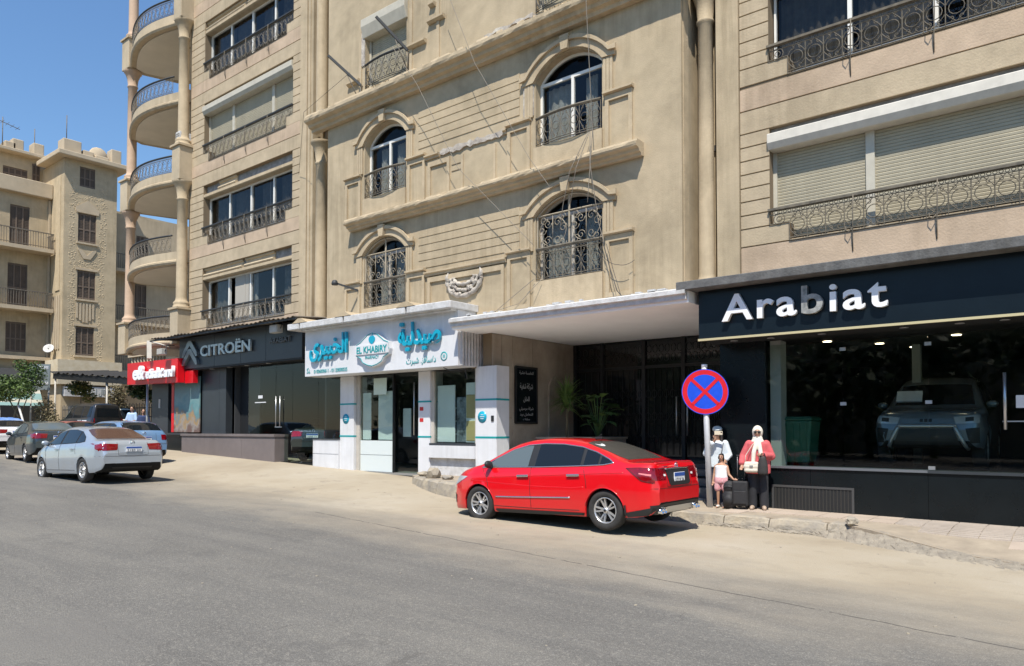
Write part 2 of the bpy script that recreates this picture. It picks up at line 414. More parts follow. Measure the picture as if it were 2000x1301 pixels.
for x in px_:
    yk = interp(x, YK) + (.14 if x < -3.3 else 0); row = [(x, yk, road_z(x) - .15)]
    for k in range(9): y = yk + (19 - yk) * (k / 8) ** 1.5; row.append((x, y, pz(x, y)))
    cols.append(row)
vs = [p for r in cols for p in r]; k = 10
fs = [(i * k + j, (i + 1) * k + j, (i + 1) * k + j + 1, i * k + j + 1) for i in range(len(cols) - 1) for j in range(k - 1)]
mb.add(vs, fs, 0, False); PAVEO = struct(mb.build('pavement', PAVE))
# kerb stones
x = -13.9
while x < -3.45:
    ln = random.uniform(.75, 1.0); x1 = min(x + ln, -3.3)
    a = Vector((x, interp(x, YK), 0)); b = Vector((x1 - .02, interp(x1 - .02, YK), 0)); d = (b - a).normalized(); nrm = Vector((-d.y, d.x, 0))
    m2 = MB(); prof = [(0, -.2), (.03, .5), (.055, .9), (.10, 1.0), (.30, 1.0), (.30, -.2)]
    vs = []; N = 7
    for i in range(N):
        p = a + (b - a) * i / (N - 1); zr = road_z(p.x); top = interp(p.x, ZP) + .012
        ins = .025 if i in (0, N - 1) else 0
        for (o_, h_) in prof:
            j = random.uniform(-.012, .012)
            q = p + nrm * (o_ + j + (ins if h_ > .4 and o_ < .2 else 0)); vs.append((q.x, q.y, zr + (top - zr) * h_ - (ins + abs(j) * .6 if h_ > .8 else 0)))
    k = len(prof)
    fs = [(i * k + j, (i + 1) * k + j, (i + 1) * k + (j + 1) % k, i * k + (j + 1) % k) for i in range(N - 1) for j in range(k)]
    fs += [tuple(range(k)), tuple((N - 1) * k + j for j in reversed(range(k)))]
    m2.add(vs, fs, 0, False); m2.build('kerb_stone', KERBM, PAVEO); x = x1
# paving tiles by the showroom
def tile(x0, x1, y0, y1, t, rib):
    m2 = MB(); h = t + random.uniform(-.003, .004)
    def q(x, y, dz): return (x, y, pz(x, y) + dz)
    if not rib:
        vs = [q(x0, y0, -.03), q(x1, y0, -.03), q(x1, y1, -.03), q(x0, y1, -.03), q(x0 + .006, y0 + .006, h), q(x1 - .006, y0 + .006, h), q(x1 - .006, y1 - .006, h), q(x0 + .006, y1 - .006, h)]
        m2.add(vs, [(0, 3, 2, 1), (4, 5, 6, 7), (0, 1, 5, 4), (1, 2, 6, 5), (2, 3, 7, 6), (3, 0, 4, 7)])
        return m2.build('paving_tile', TILEM, PAVEO)
    n = 4
    prof = []
    for i in range(n):
        a = y0 + (y1 - y0) * i / n; b = y0 + (y1 - y0) * (i + 1) / n; wv = (b - a)
        prof += [(a + .02 * wv, h - .028), (a + .30 * wv, h - .028), (a + .36 * wv, h), (b - .02 * wv, h)]
    vs = [];
    for (y, dz) in prof: vs += [q(x0 + .005, y, dz), q(x1 - .005, y, dz)]
    fs = [(2 * i, 2 * i + 1, 2 * i + 3, 2 * i + 2) for i in range(len(prof) - 1)]
    m2.add(vs, fs); return m2.build('ribbed_tile', TILER, PAVEO)
x = -5.6
while x < 1.6:
    yk = interp(x, YK); y = yk + (.42 if x < -3.2 else .55)
    y = 13.95 - math.floor((13.95 - y) / .4) * .4
    while y < 13.9:
        rib = x > -3.0 and y > 12.3 + .12 * (x + 3)
        if random.random() > .04: tile(x, x + .4, y, y + .4, .012, rib)
        y += .4
    x += .4
# rubble along the broken kerb end, and loose stones
def rock(name, c, r, label, cat, flat=.7, m=RUB, seed=0, group=None):
    rd = random.Random(seed); bm = bmesh.new(); bmesh.ops.create_icosphere(bm, subdivisions=2, radius=1)
    for v in bm.verts:
        f = 1 + rd.uniform(-.22, .22); v.co = Vector((v.co.x * r * f * 1.15, v.co.y * r * f * .9, v.co.z * r * f * flat))
    me = bpy.data.meshes.new(name); bm.to_mesh(me); bm.free(); me.materials.append(m)
    o = link(name, me, None, c, rd.uniform(0, 6)); return tag(o, label, cat, group)
rock('stone', (-3.28, 12.52, .215), .085, 'small pale stone lying on the end of the kerb', 'stone', .8, KERBM, 1)
rock('stone', (-13.0, 12.9, .56), .20, 'round pale rock on the pavement under the pharmacy display window', 'rock', .85, KERBM, 2)
rock('stone', (-13.65, 13.2, .53), .13, 'flat rubble piece left of the round pale rock', 'rock', .6, KERBM, 3)
rock('stone', (-12.35, 12.75, .52), .12, 'flat rubble piece right of the round pale rock', 'rock', .5, KERBM, 4)
# crumbled concrete skirt that runs the kerb end down to the road
mb = MB(); rd = random.Random(15); vs = []; N_ = 130; K_ = 7
for i in range(N_ + 1):
    x = -5.7 + 8.2 * i / N_; yk = interp(x, YK); f = smooth((x + 3.9) / .8); wd_ = .10 + .34 * f
    top = (pz(x, yk + .12) + .006) * f + (gz(x, yk) + .05) * (1 - f)
    for k in range(K_):
        t = k / (K_ - 1); y = yk + (.10 if f > .5 else -.0) - (wd_ + .1 * f) * t; low = gz(x, y) - .012
        z = low + (top - low) * (1 - t) ** 1.25
        j = 1 if 0 < k < K_ - 1 else .3
        vs.append((x + rd.uniform(-.02, .02) * j, y + rd.uniform(-.025, .025) * j, z + rd.uniform(-.014, .02) * j))
mb.add(vs, [(i * K_ + j, (i + 1) * K_ + j, (i + 1) * K_ + j + 1, i * K_ + j + 1) for i in range(N_) for j in range(K_ - 1)], 0, False)
mb.build('crumbled_edge', mat('crumbled_concrete', (.36, .315, .245), .95, col2=(.22, .195, .16), vscale=7, bump=1., bscale=45), PAVEO)
mb = MB(); rd = random.Random(5)
for i in range(4200):
    x = rd.uniform(-5.8, 2.0) if i % 3 else rd.uniform(-3.5, 2.0); yk = interp(x, YK); y = yk - abs(rd.gauss(0, .05 if x < -3.2 else .10)) - .005; z = gz(x, y) if y < yk else pz(x, y); s = rd.uniform(.004, .013) * (1 if x < -3.3 else 1.2)
    e = [Vector((rd.uniform(-1, 1), rd.uniform(-1, 1), rd.uniform(-.2, 1))) * s for _ in range(5)]
    c = Vector((x, y, z)); mb.add([c + e[0] + Vector((s, 0, 0)), c + e[1] + Vector((-s, s, 0)), c + e[2] + Vector((-s, -s, 0)), c + Vector((0, 0, s * 1.2))], [(0, 1, 3), (1, 2, 3), (2, 0, 3), (0, 2, 1)])
o = stuff(mb.build('gravel', RUB)); o['label'] = 'loose grey gravel and crumbs along the foot of the kerb'; o['category'] = 'gravel'
mb = MB()
for i in range(160):
    x = rd.uniform(-28, 0); y = rd.uniform(4, 11.8); z = gz(x, y); s = rd.uniform(.005, .014)
    mb.obox((x, y, z + s * .3), Vector((s, s * .3, 0)), Vector((-s * .3, s, 0)), (0, 0, s * .4))
o = stuff(mb.build('litter', KERBM)); o['label'] = 'tiny crumbs of grit scattered over the road'; o['category'] = 'grit'
# ------------------------------------------------------------------ the long apartment building
B = thing('apartment_building', 'tall sand coloured apartment building with arched windows, wrought iron grilles and side wings', 'building', (-12.7, 14.6, .3), world=True)
YW, YC = 14.4, 13.9
ZTOP = 23.

def grille(L, H, f=None, mod=.30, notch=0., nh=.36, ringrow=True, r=.010, side_only=False):
    """wrought iron panel: rails, uprights, rings and scrolls; f(s) -> (x, y)"""
    f = f or (lambda s: (s, 0.))
    mb = MB()
    def P(s, z): x, y = f(s); return (x, y, z)
    def line(s0, z0, s1, z1, rr=r, k=None):
        n = k or max(1, int(abs(s1 - s0) / .35)); mb.tube([P(s0 + (s1 - s0) * i / n, z0 + (z1 - z0) * i / n) for i in range(n + 1)], rr, 4, smooth=False)
    def ring(s, z, rr, k=12, t=r * .85): mb.tube([P(s + rr * cos(2 * pi * i / k), z + rr * sin(2 * pi * i / k)) for i in range(k)], t, 4, closed=True, smooth=False)
    def curl(s, z, rr, a0, turn, dirn, k=9):
        pts = []
        for i in range(k + 1):
            t = i / k; a = a0 + dirn * turn * t; q = rr * (1 - .72 * t); pts.append(P(s + q * cos(a), z + q * sin(a)))
        mb.tube(pts, r * .8, 4, smooth=False)
    zl = 0.
    top = H - (.085 if ringrow else 0)
    line(0, H, L, H, r * 1.7); line(0, top, L, top); line(notch, .0, L - notch, 0, r * 1.3); line(notch, .05, L - notch, .05)
    if notch: line(0, nh, notch, nh); line(L - notch, nh, L, nh); line(0, nh, 0, H); line(L, nh, L, H); line(notch, 0, notch, nh); line(L - notch, 0, L - notch, nh)
    else: line(0, 0, 0, H); line(L, 0, L, H)
    if ringrow:
        n = int(L / .085)
        for i in range(n): ring((i + .5) * L / n, H - .042, .032, 6, r * .6)
    n = max(1, round((L - 2 * notch) / mod)); m_ = (L - 2 * notch) / n; hm = top - .05; zc = .05 + hm * .5; R = min(m_ * .36, hm * .27)
    for i in range(n):
        s0 = notch + i * m_; sc_ = s0 + m_ / 2
        if i: line(s0, 0, s0, top)
        ring(sc_, zc, R)
        for sx in (-1, 1):
            for sz in (-1, 1):
                pts = []
                for t in range(7):
                    u = t / 6; a = pi / 2 * u
                    pts.append(P(sc_ + sx * (m_ * .04 + (m_ * .42) * sin(a)), zc + sz * (R + (hm * .5 - R) * (1 - u) ** 1.3) * (1 - .35 * u)))
                mb.tube(pts, r * .8, 4, smooth=False)
                curl(sc_ + sx * m_ * .25, zc + sz * hm * .36, m_ * .15, pi / 2 * sz, 4.6, sx * sz)
    if notch:
        for s_ in (notch * .5, L - notch * .5): ring(s_, (nh + top) / 2, notch * .28); ring(s_, (nh + top) / 2, notch * .14, 8)
    return mb

def windows_row(parent, x0, x1, y, z0, z1, n, frame_m, pane_m, curtains=(), open_at=()):
    """row of sliding windows with n panes"""
    f = MB(); t = .055
    f.box(x0, x1, y, y + .08, z1 - t, z1); f.box(x0, x1, y, y + .08, z0, z0 + t)
    wv = (x1 - x0) / n
    for i in range(n + 1):
        xx = x0 + i * wv; a = max(x0, xx - t * .7); b = min(x1, xx + t * .7); f.box(a, b, y - .004, y + .084, z0 + t, z1 - t)
    fr = f.build('window_frame', frame_m, parent)
    for i in range(n):
        yy = y + (.03 if i % 2 else .055)
        if i in open_at: continue
        MB().box(x0 + i * wv + t * .7, x0 + (i + 1) * wv - t * .7, yy, yy + .006, z0 + t, z1 - t).build('pane', pane_m, fr)
    for (a, b, m_) in curtains:
        c = MB(); k = max(6, int((b - a) / .045)); vs = []
        for i in range(k + 1):
            xx = a + (b - a) * i / k; yy = y + .22 + .035 * sin(i * 1.9) + .02 * sin(i * .73); vs += [(xx, yy, z0), (xx, yy, z1)]
        c.add(vs, [(2 * i, 2 * i + 2, 2 * i + 3, 2 * i + 1) for i in range(k)], 0, True); c.build('curtain', m_, fr)
    return fr
def roller_shutter(parent, x0, x1, y, z0, z1, m_, pitch=.06):
    mb = MB(); k = int((z1 - z0) / pitch); vs = []
    for i in range(k):
        a = z0 + (z1 - z0) * i / k; b = z0 + (z1 - z0) * (i + 1) / k; h = b - a
        for (dz, dy) in ((0, .012), (.12 * h, 0), (.75 * h, -.006), (.97 * h, .006)): vs += [(x0, y + dy, a + dz), (x1, y + dy, a + dz)]
    vs += [(x0, y + .012, z1), (x1, y + .012, z1)]
    mb.add(vs, [(2 * i, 2 * i + 1, 2 * i + 3, 2 * i + 2) for i in range(len(vs) // 2 - 1)]); return stuff(mb.build('roller_shutter', m_, parent, recalc=False))

COURSE = {}
def course(xa, xb, za, zb, y, m_, parent, proud=.022):
    g = .008; key = (round(xb - xa, 3), round(zb - za, 3), m_.name)
    if key not in COURSE:
        mb = MB(); L = xb - xa; h = zb - za
        mb.add([(0, 0, g), (L, 0, g), (L, 0, h - g), (0, 0, h - g), (0, -proud, g + .006), (L, -proud, g + .006), (L, -proud, h - g - .006), (0, -proud, h - g - .006)],
               [(4, 5, 6, 7), (0, 1, 5, 4), (2, 3, 7, 6), (1, 2, 6, 5), (3, 0, 4, 7)])
        COURSE[key] = mb.mesh('stone_course', m_)
    return link('stone_course', COURSE[key], parent, (xa, y, za))

def wing(xl, xr, x0, x1, rails, kinds, left):
    """a side wing: wall with T-shaped openings, stone courses, windows or shutters, railings"""
    NT, NH = .38, .36
    holes = []
    for zr in rails:
        holes.append([(x0, zr - .26), (x0 + NT, zr - .26), (x0 + NT, zr - .62), (x1 - NT, zr - .62), (x1 - NT, zr - .26), (x1, zr - .26), (x1, zr + 1.66), (x0, zr + 1.66)])
    wl = MB().xz([(xl, 4.3), (xr, 4.3), (xr, ZTOP), (xl, ZTOP)], YW + .0, YW + .34, 0, holes).build('wall', GROOVE, B)
    gm = None
    for zr, kd in zip(rails, kinds):
        zt = zr + 1.66
        # courses beside the opening
        for (a, b, side) in ((xl, x0, 0), (x1, xr, 1)):
            if b - a < .05: continue
            ea, eb = (a, b + NT) if side == 0 else (a - NT, b)
            course(ea, eb, zr - .62, zr - .26, YW, STONE, wl)
            for k in range(7):
                h = 1.92 / 7; course(a, b, zr - .26 + k * h, zr - .26 + (k + 1) * h, YW, STONE, wl)
        for k in range(2): course(xl, xr, zt + k * .46, zt + (k + 1) * .46, YW, STONEP if k == 1 else STONE, wl)
        # sill slab and soffit inside the opening
        MB().box(x0 + .01, x1 - .01, YW + .10, YW + .60, zr - .66, zr - .56).build('sill', STUCCO2, wl)
        yw = YW + .24
        if kd == 'shutter':
            mb = MB(); z_ = zr + 1.22
            mb.yz([(YW - .10, z_ + .30), (YW - .10, z_ + .12), (YW - .03, z_), (yw + .1, z_), (yw + .1, z_ + .34), (YW + .02, z_ + .34)], x0 - .02, x1)
            bevel(mb.build('shutter_box', SHUTW if left else mat('shutter_box_white', (.64, .60, .52), .6, var=.1, vscale=4, streak=.15), B), .012)
            MB().box(x0, x1, YW + .10, YW + .3, zr + 1.50, zr + 1.67).build('lintel', CONC, B)
            cuts = [x0, x0 + (x1 - x0) * .30, x0 + (x1 - x0) * .745, x1] if left else [x0, x0 + 1.78, x0 + 5.0, x1]
            for i in range(len(cuts) - 1):
                roller_shutter(B, cuts[i] + .07, cuts[i + 1] - .07, yw, zr - .5, zr + 1.22, SHUT)
            for c in cuts: MB().box(max(x0, c - .075), min(x1, c + .075), yw - .05, yw + .05, zr - .55, zr + 1.24).build('guide_rail', SHUTW, B)
        else:
            # moulded lintel, partly broken away
            zb_ = zr + 1.20
            prof = [(YW + .06, zb_), (YW + .01, zb_ + .03), (YW + .01, zb_ + .14), (YW + .10, zb_ + .17), (YW + .12, zb_ + .24), (YW + .02, zb_ + .27), (YW + .02, zb_ + .33), (YW + .16, zb_ + .46), (yw + .1, zb_ + .46), (yw + .1, zb_)]
            low = [p for p in prof if p[1] <= zb_ + .15] + [(yw + .1, zb_ + .14), (yw + .1, zb_)]
            MB().yz([(YW + .05, zb_), (YW + .0, zb_ + .03), (YW + .0, zb_ + .13), (YW + .05, zb_ + .15), (yw + .12, zb_ + .15), (yw + .12, zb_)], x0, x1).build('lintel', STUCCO2, B)
            MB().box(x0, x1, YW + .14, YW + .32, zb_ + .15, zb_ + .47).build('lintel_back', CONC, B)
            segs = {'broken': [(.17, .38)], 'half': [(.0, .46), (.49, .80)], 'full': [(.0, .46), (.50, 1.)]}[kd]
            for (a, b) in segs:
                xa, xb = x0 + (x1 - x0) * a, x0 + (x1 - x0) * b
                MB().yz([(YW + .02, zb_ + .16), (YW + .0, zb_ + .20), (YW + .03, zb_ + .25), (YW + .10, zb_ + .27), (YW + .11, zb_ + .38), (YW + .06, zb_ + .40), (YW + .05, zb_ + .455), (YW + .25, zb_ + .455), (YW + .25, zb_ + .16)], xa, xb).build('moulding', STUCCO2, B)
            n = 4
            cur = [(x0 + .1, x0 + 1.35, CURTD), (x0 + 1.55, x0 + 2.75, CURTD), (x0 + 3.3, x0 + 4.1, CURTD), (x0 + 3.75, x0 + 4.2, CURT), (x0 + 4.5, x0 + 5.6, CURTD)]
            if kd == 'half': cur = [(x0 + .1, x0 + 1.3, CURTD), (x0 + 1.75, x0 + 3.0, CURT), (x1 - 1.1, x1 - .3, CURTD)]
            windows_row(B, x0 + .03, x1 - .03 if left else x0 + 5.7, yw, zr - .52, zb_, n, FRAMEW, GLASSD if kd != 'half' else GLASS, cur, (1,) if kd == 'half' else ())
            if kd == 'half':
                xa = x0 + 1.9; MB().box(xa, xa + .9, yw + .0, yw + .02, zr - .45, zb_ - .06).box(xa + .62, xa + .68, yw - .012, yw, zr - .45, zb_ - .06).build('sliding_screen', mat('screen_mesh', (.40, .37, .32), .9), B)
        # railing
        if gm is None: gm = grille(x1 - x0, .62, notch=NT, nh=NH, mod=.285 if left else .33).mesh('railing', IRON if left else IRONL)
        rl = link('railing', gm, B, (x0, YW - .035, zr - .62))
        MB().box(x0 - .02, x1 + .02, YW - .085, YW + .015, zr, zr + .045).build('handrail', IRONB if left else IRONL, rl).matrix_parent_inverse = Matrix.Translation((-x0, -(YW - .035), -(zr - .62)))
        for q in (.27, .52, .76):
            xx = x0 + (x1 - x0) * q
            if not left: xx = x0 + (1.55, 2.9, 4.4)[(.27, .52, .76).index(q)]
            s = MB(); s.tube([(xx, YW - .10, zr + .02), (xx, YW - .13, zr - .35), (xx - .02, YW - .08, zr - .75), (xx - .03, YW - .03, zr - 1.0)], .011, 5)
            s.tube([(xx, YW - .09, zr - .55), (xx - .07, YW - .12, zr - .66), (xx - .13, YW - .10, zr - .62), (xx - .14, YW - .06, zr - .54)], .009, 4)
            s.build('stay_hook', IRONL, B)
    # base strip under the first railing and top strip
    z0 = rails[0] - .62
    course(xl, xr, 4.32, z0, YW, STONEP, wl); 
    return wl

wing(-27.95, -20.66, -26.95, -21.15, [6.12, 9.30, 12.48, 15.66, 18.84], ['half', 'broken', 'shutter', 'full', 'full'], True)
wing(-5.78, 2.6, -5.2, 1.9, [5.92, 9.16, 12.36, 15.56], ['shutter', 'full', 'full', 'full'], False)

# piers, niches and columns between the wings and the central block
def column(parent, cx, cy, z0, z1, r, base=True, cap=True, m_=STUCCO2, name='column'):
    pr = []
    if base: pr += [(r * 1.55, z0), (r * 1.55, z0 + .08), (r * 1.35, z0 + .10), (r * 1.5, z0 + .16), (r * 1.5, z0 + .20), (r * 1.2, z0 + .27), (r * 1.1, z0 + .30)]
    else: pr += [(r * 1.05, z0)]
    pr += [(r * 1.02, z0 + .4), (r * .97, (z0 + z1) / 2)]
    if cap: pr += [(r * .93, z1 - .75), (r * 1.1, z1 - .72), (r * 1.1, z1 - .68), (r * .96, z1 - .64), (r * 1.15, z1 - .35), (r * 1.6, z1 - .12), (r * 1.85, z1 - .08), (r * 1.85, z1)]
    else: pr += [(r * .95, z1)]
    mb = MB(); mb.lathe(pr, 20, (cx, cy, 0)); return mb.build(name, m_, parent)
for (a, b, cx) in ((-20.64, -19.98, -19.62), (-5.80, -6.27, -6.53)):
    lo, hi = min(a, b), max(a, b)
    MB().box(lo, hi, YW - .06, YW + .4, 4.3, ZTOP).build('pier', STUCCO, B)
    q = .14 if lo < -10 else .0
    if q: MB().box(lo + .02, hi - q * 2, YW - .11, YW - .05, 4.3, ZTOP).box(hi - q * 1.7, hi - q * .9, YW - .09, YW - .055, 4.3, ZTOP).build('pilaster_fillet', STUCCO2, B)
    column(B, cx, YW + .02, 4.45, 10.86, .185 if lo < -10 else .165)
    column(B, cx, YW + .02, 11.3, ZTOP, .185 if lo < -10 else .165, cap=False)
MB().box(-20.0, -18.5, YW + .42, YW + .6, 4.3, ZTOP).build('niche_back', STUCCO, B)
MB().box(-6.9, -6.2, YW + .42, YW + .6, 4.3, ZTOP).build('niche_back', STUCCO, B)

# central block
WL, WR = (-16.86, -15.10), (-10.60, -8.74)
F = [(5.14, 5.88, 6.69, 7.10), (8.33, 9.0, 9.90, 10.38), (11.58, 12.26, 13.38, 13.38), (14.8, 15.45, 16.6, 16.6), (18, 18.6, 19.8, 19.8)]
holes = []
for (x0, x1) in (WL, WR):
    for (zb, zr, zs, zc) in F:
        if zc > zs: holes.append([(x0, zb), (x1, zb)] + list(reversed(seg_arc(x0, x1, zs, zc))))
        else: holes.append([(x0, zb), (x1, zb), (x1, zs), (x0, zs)])
CW = MB().xz([(-18.6, 4.1), (-6.83, 4.1), (-6.83, ZTOP), (-18.6, ZTOP)], YC, YC + .34, 0, holes).build('wall', STUCCO, B)
MB().box(-18.59, -18.3, YC + .34, YW + .6, 4.1, ZTOP).build('side_wall', STUCCO, B)
MB().box(-7.1, -6.84, YC + .34, YW + .6, 4.1, ZTOP).build('side_wall', STUCCO, B)
MB().box(-7.0, -6.815, YC + .08, YC + .30, 4.1, ZTOP).build('corner_strip', STUCCO2, B)
# horizontal boards between the windows
for z0, nb, xa, xb in ((5.98, 5, -14.58, -11.08), (9.26, 5, -14.6, -11.08)):
    for k in range(nb):
        h = .212
        course(xa, xb, z0 + k * h, z0 + (k + 1) * h, YC, STUCCO, CW, .016)
# cornices
def cornice(x0, x1, zb, h, out, name='cornice', rough=0., ret=True):
    prof = [(0, 0), (out * .35, .0), (out * .4, h * .18), (out * .62, h * .24), (out * .66, h * .42), (out * .95, h * .50), (out, h * .62), (out, h * .80), (out * .9, h * .86), (out * .86, h), (0, h)]
    n = max(2, int((x1 - x0) / .16)); path = []
    mb = MB(); rd = random.Random(int(x0 * 10) + int(zb)); vs = []; k = len(prof)
    for i in range(n + 1):
        x = x0 + (x1 - x0) * i / n
        chip = rd.random() < rough; c = rd.uniform(.3, .8) if chip else 1
        for (a, b) in prof:
            aa = a * (c if b > h * .8 else 1) + (rd.uniform(-.008, .008) if rough else 0)
            zz = b - ((1 - c) * h * .16 if b > h * .8 else 0); vs.append((x, YC - aa, zb + zz))
    fs = [(i * k + j, (i + 1) * k + j, (i + 1) * k + (j + 1) % k, i * k + (j + 1) % k) for i in range(n) for j in range(k)] + [tuple(range(k)), tuple(n * k + j for j in reversed(range(k)))]
    mb.add(vs, fs); return mb.build(name, STUCCO2, B)
cornice(-19.2, -6.5, 10.84, .46, .46, rough=.28)
cornice(-17.42, -7.70, 7.47, .30, .34, rough=.05)
# strip of exposed plaster along the upper broken ledge
def ragged(x0, x1, z0, z1, y, t, m_, seed, name='broken_patch'):
    rd = random.Random(seed); n = max(6, int((x1 - x0) / .12)); up = []; dn = []
    for i in range(n + 1):
        x = x0 + (x1 - x0) * i / n; up.append((x, z1 + rd.uniform(-.04, .04))); dn.append((x, z0 + rd.uniform(-.04, .04)))
    return MB().xz(dn + list(reversed(up)), y - t, y, 0).build(name, m_, B)
ragged(-13.75, -11.58, 8.90, 9.03, YC, .05, BROKEN, 1)
ragged(-10.95, -10.64, 9.15, 9.95, YC, .03, BROKEN, 2)
ragged(-17.0, -16.86, 12.3, 13.3, YC, .03, BROKEN, 3)
ragged(-11.9, -10.4, 11.28, 11.36, YC - .1, .28, BROKEN, 4)

def hood(x0, x1, zs, zc):
    """moulded arch with ears over a window"""
    w_ = .17; e = .36
    inner = seg_arc(x0 - .03, x1 + .03, zs, zc + .03); outer = seg_arc(x0 - .22, x1 + .22, zs + .16, zc + .27)
    poly = [(x0 - e, zs - .02)] + inner + [(x1 + e, zs - .02), (x1 + e, zs + .17)] + list(reversed(outer)) + [(x0 - e, zs + .17)]
    h = MB().xz(poly, YC - .07, YC + .001).build('arch_hood', STUCCO2, B)
    o2 = seg_arc(x0 - .22, x1 + .22, zs + .10, zc + .20); o3 = seg_arc(x0 - .24, x1 + .24, zs + .175, zc + .29)
    MB().xz([(x0 - e - .05, zs + .08)] + o2 + [(x1 + e + .05, zs + .08), (x1 + e + .05, zs + .20)] + list(reversed(o3)) + [(x0 - e - .05, zs + .20)], YC - .13, YC - .068).build('hood_lip', STUCCO2, h)
    xm = (x0 + x1) / 2
    MB().xz([(xm - .09, zc), (xm + .09, zc), (xm + .13, zc + .33), (xm - .13, zc + .33)], YC - .16, YC - .07).build('keystone', STUCCO2, h)
    for s, xx in ((-1, x0), (1, x1)):
        m2 = MB()
        a, b = (xx - .30, xx - .05) if s < 0 else (xx + .05, xx + .30)
        for k in range(3): m2.box(a + .085 * k, a + .085 * k + .07, YC - .045, YC + .001, zs - .80, zs - .02)
        stuff(m2.build('fluted_pilaster', STUCCO2, B))
def raised_panel(x0, x1, z0, z1, cap=True):
    p = MB().xz([(x0, z0), (x1, z0), (x1, z1), (x0, z1)], YC - .05, YC + .001, 0, [[(x0 + .09, z0 + .10), (x0 + .09, z1 - .13), (x1 - .09, z1 - .13), (x1 - .09, z0 + .10)]]).build('raised_panel', STUCCO2, B)
    if cap: MB().yz([(YC, z1), (YC - .12, z1 + .03), (YC - .12, z1 + .075), (YC, z1 + .09)], x0 - .03, x1 + .03).build('panel_cap', STUCCO2, p)
ZLOW = {0: 4.55, 1: 7.79}
for (x0, x1) in (WL, WR):
    for fi, (zb, zr, zs, zc) in enumerate(F[:2]):
        hood(x0, x1, zs, zc)
        raised_panel(x0 - .84, x0 - .14, ZLOW[fi], zr + .02); raised_panel(x1 + .10, x1 + .78, ZLOW[fi], zr + .02)
        # low bay under the railing
        MB().box(x0 - .02, x1 + .02, YC - .06, YC + .001, ZLOW[fi] - (.0 if fi else .2), zb).build('apron', STUCCO2, B)
# moulded ledges between the windows
def ledge(x0, x1, z): MB().yz([(YC, z), (YC - .05, z), (YC - .06, z + .05), (YC - .11, z + .07), (YC - .11, z + .11), (YC, z + .13)], x0, x1).build('ledge', STUCCO2, B)
ledge(-14.30, -11.48, 5.74); ledge(-14.30, -13.78, 8.88); ledge(-11.56, -11.46, 8.90)
raised_panel(-14.2, -11.55, 4.5, 5.70, False); raised_panel(-14.2, -13.4, 7.8, 8.8, False)
for xx in (-13.0, -11.9): MB().box(xx, xx + .07, YC - .03, YC + .001, 7.82, 8.75).build('panel_strip', STUCCO2, B)
for k in range(2): MB().box(-13.35 , -12.95, YC - .012, YC + .001, 8.55 - .17 * k, 8.57 - .17 * k).build('board_edge', GROOVE, B)
for (x0, x1, z) in ((-17.6, -17.05, 11.85), (-14.95, -14.3, 12.12), (-14.2, -13.6, 12.55), (-14.15, -13.95, 13.0)):
    MB().yz([(YC, z), (YC - .05, z), (YC - .12, z + .05), (YC - .12, z + .10), (YC, z + .12)], x0, x1).build('broken_moulding', STUCCO2, B)
for x in (-17.1, -14.95, -13.9): MB().box(x, x + .10, YC - .035, YC + .001, 11.3, 13.6).build('pilaster_strip', STUCCO2, B)

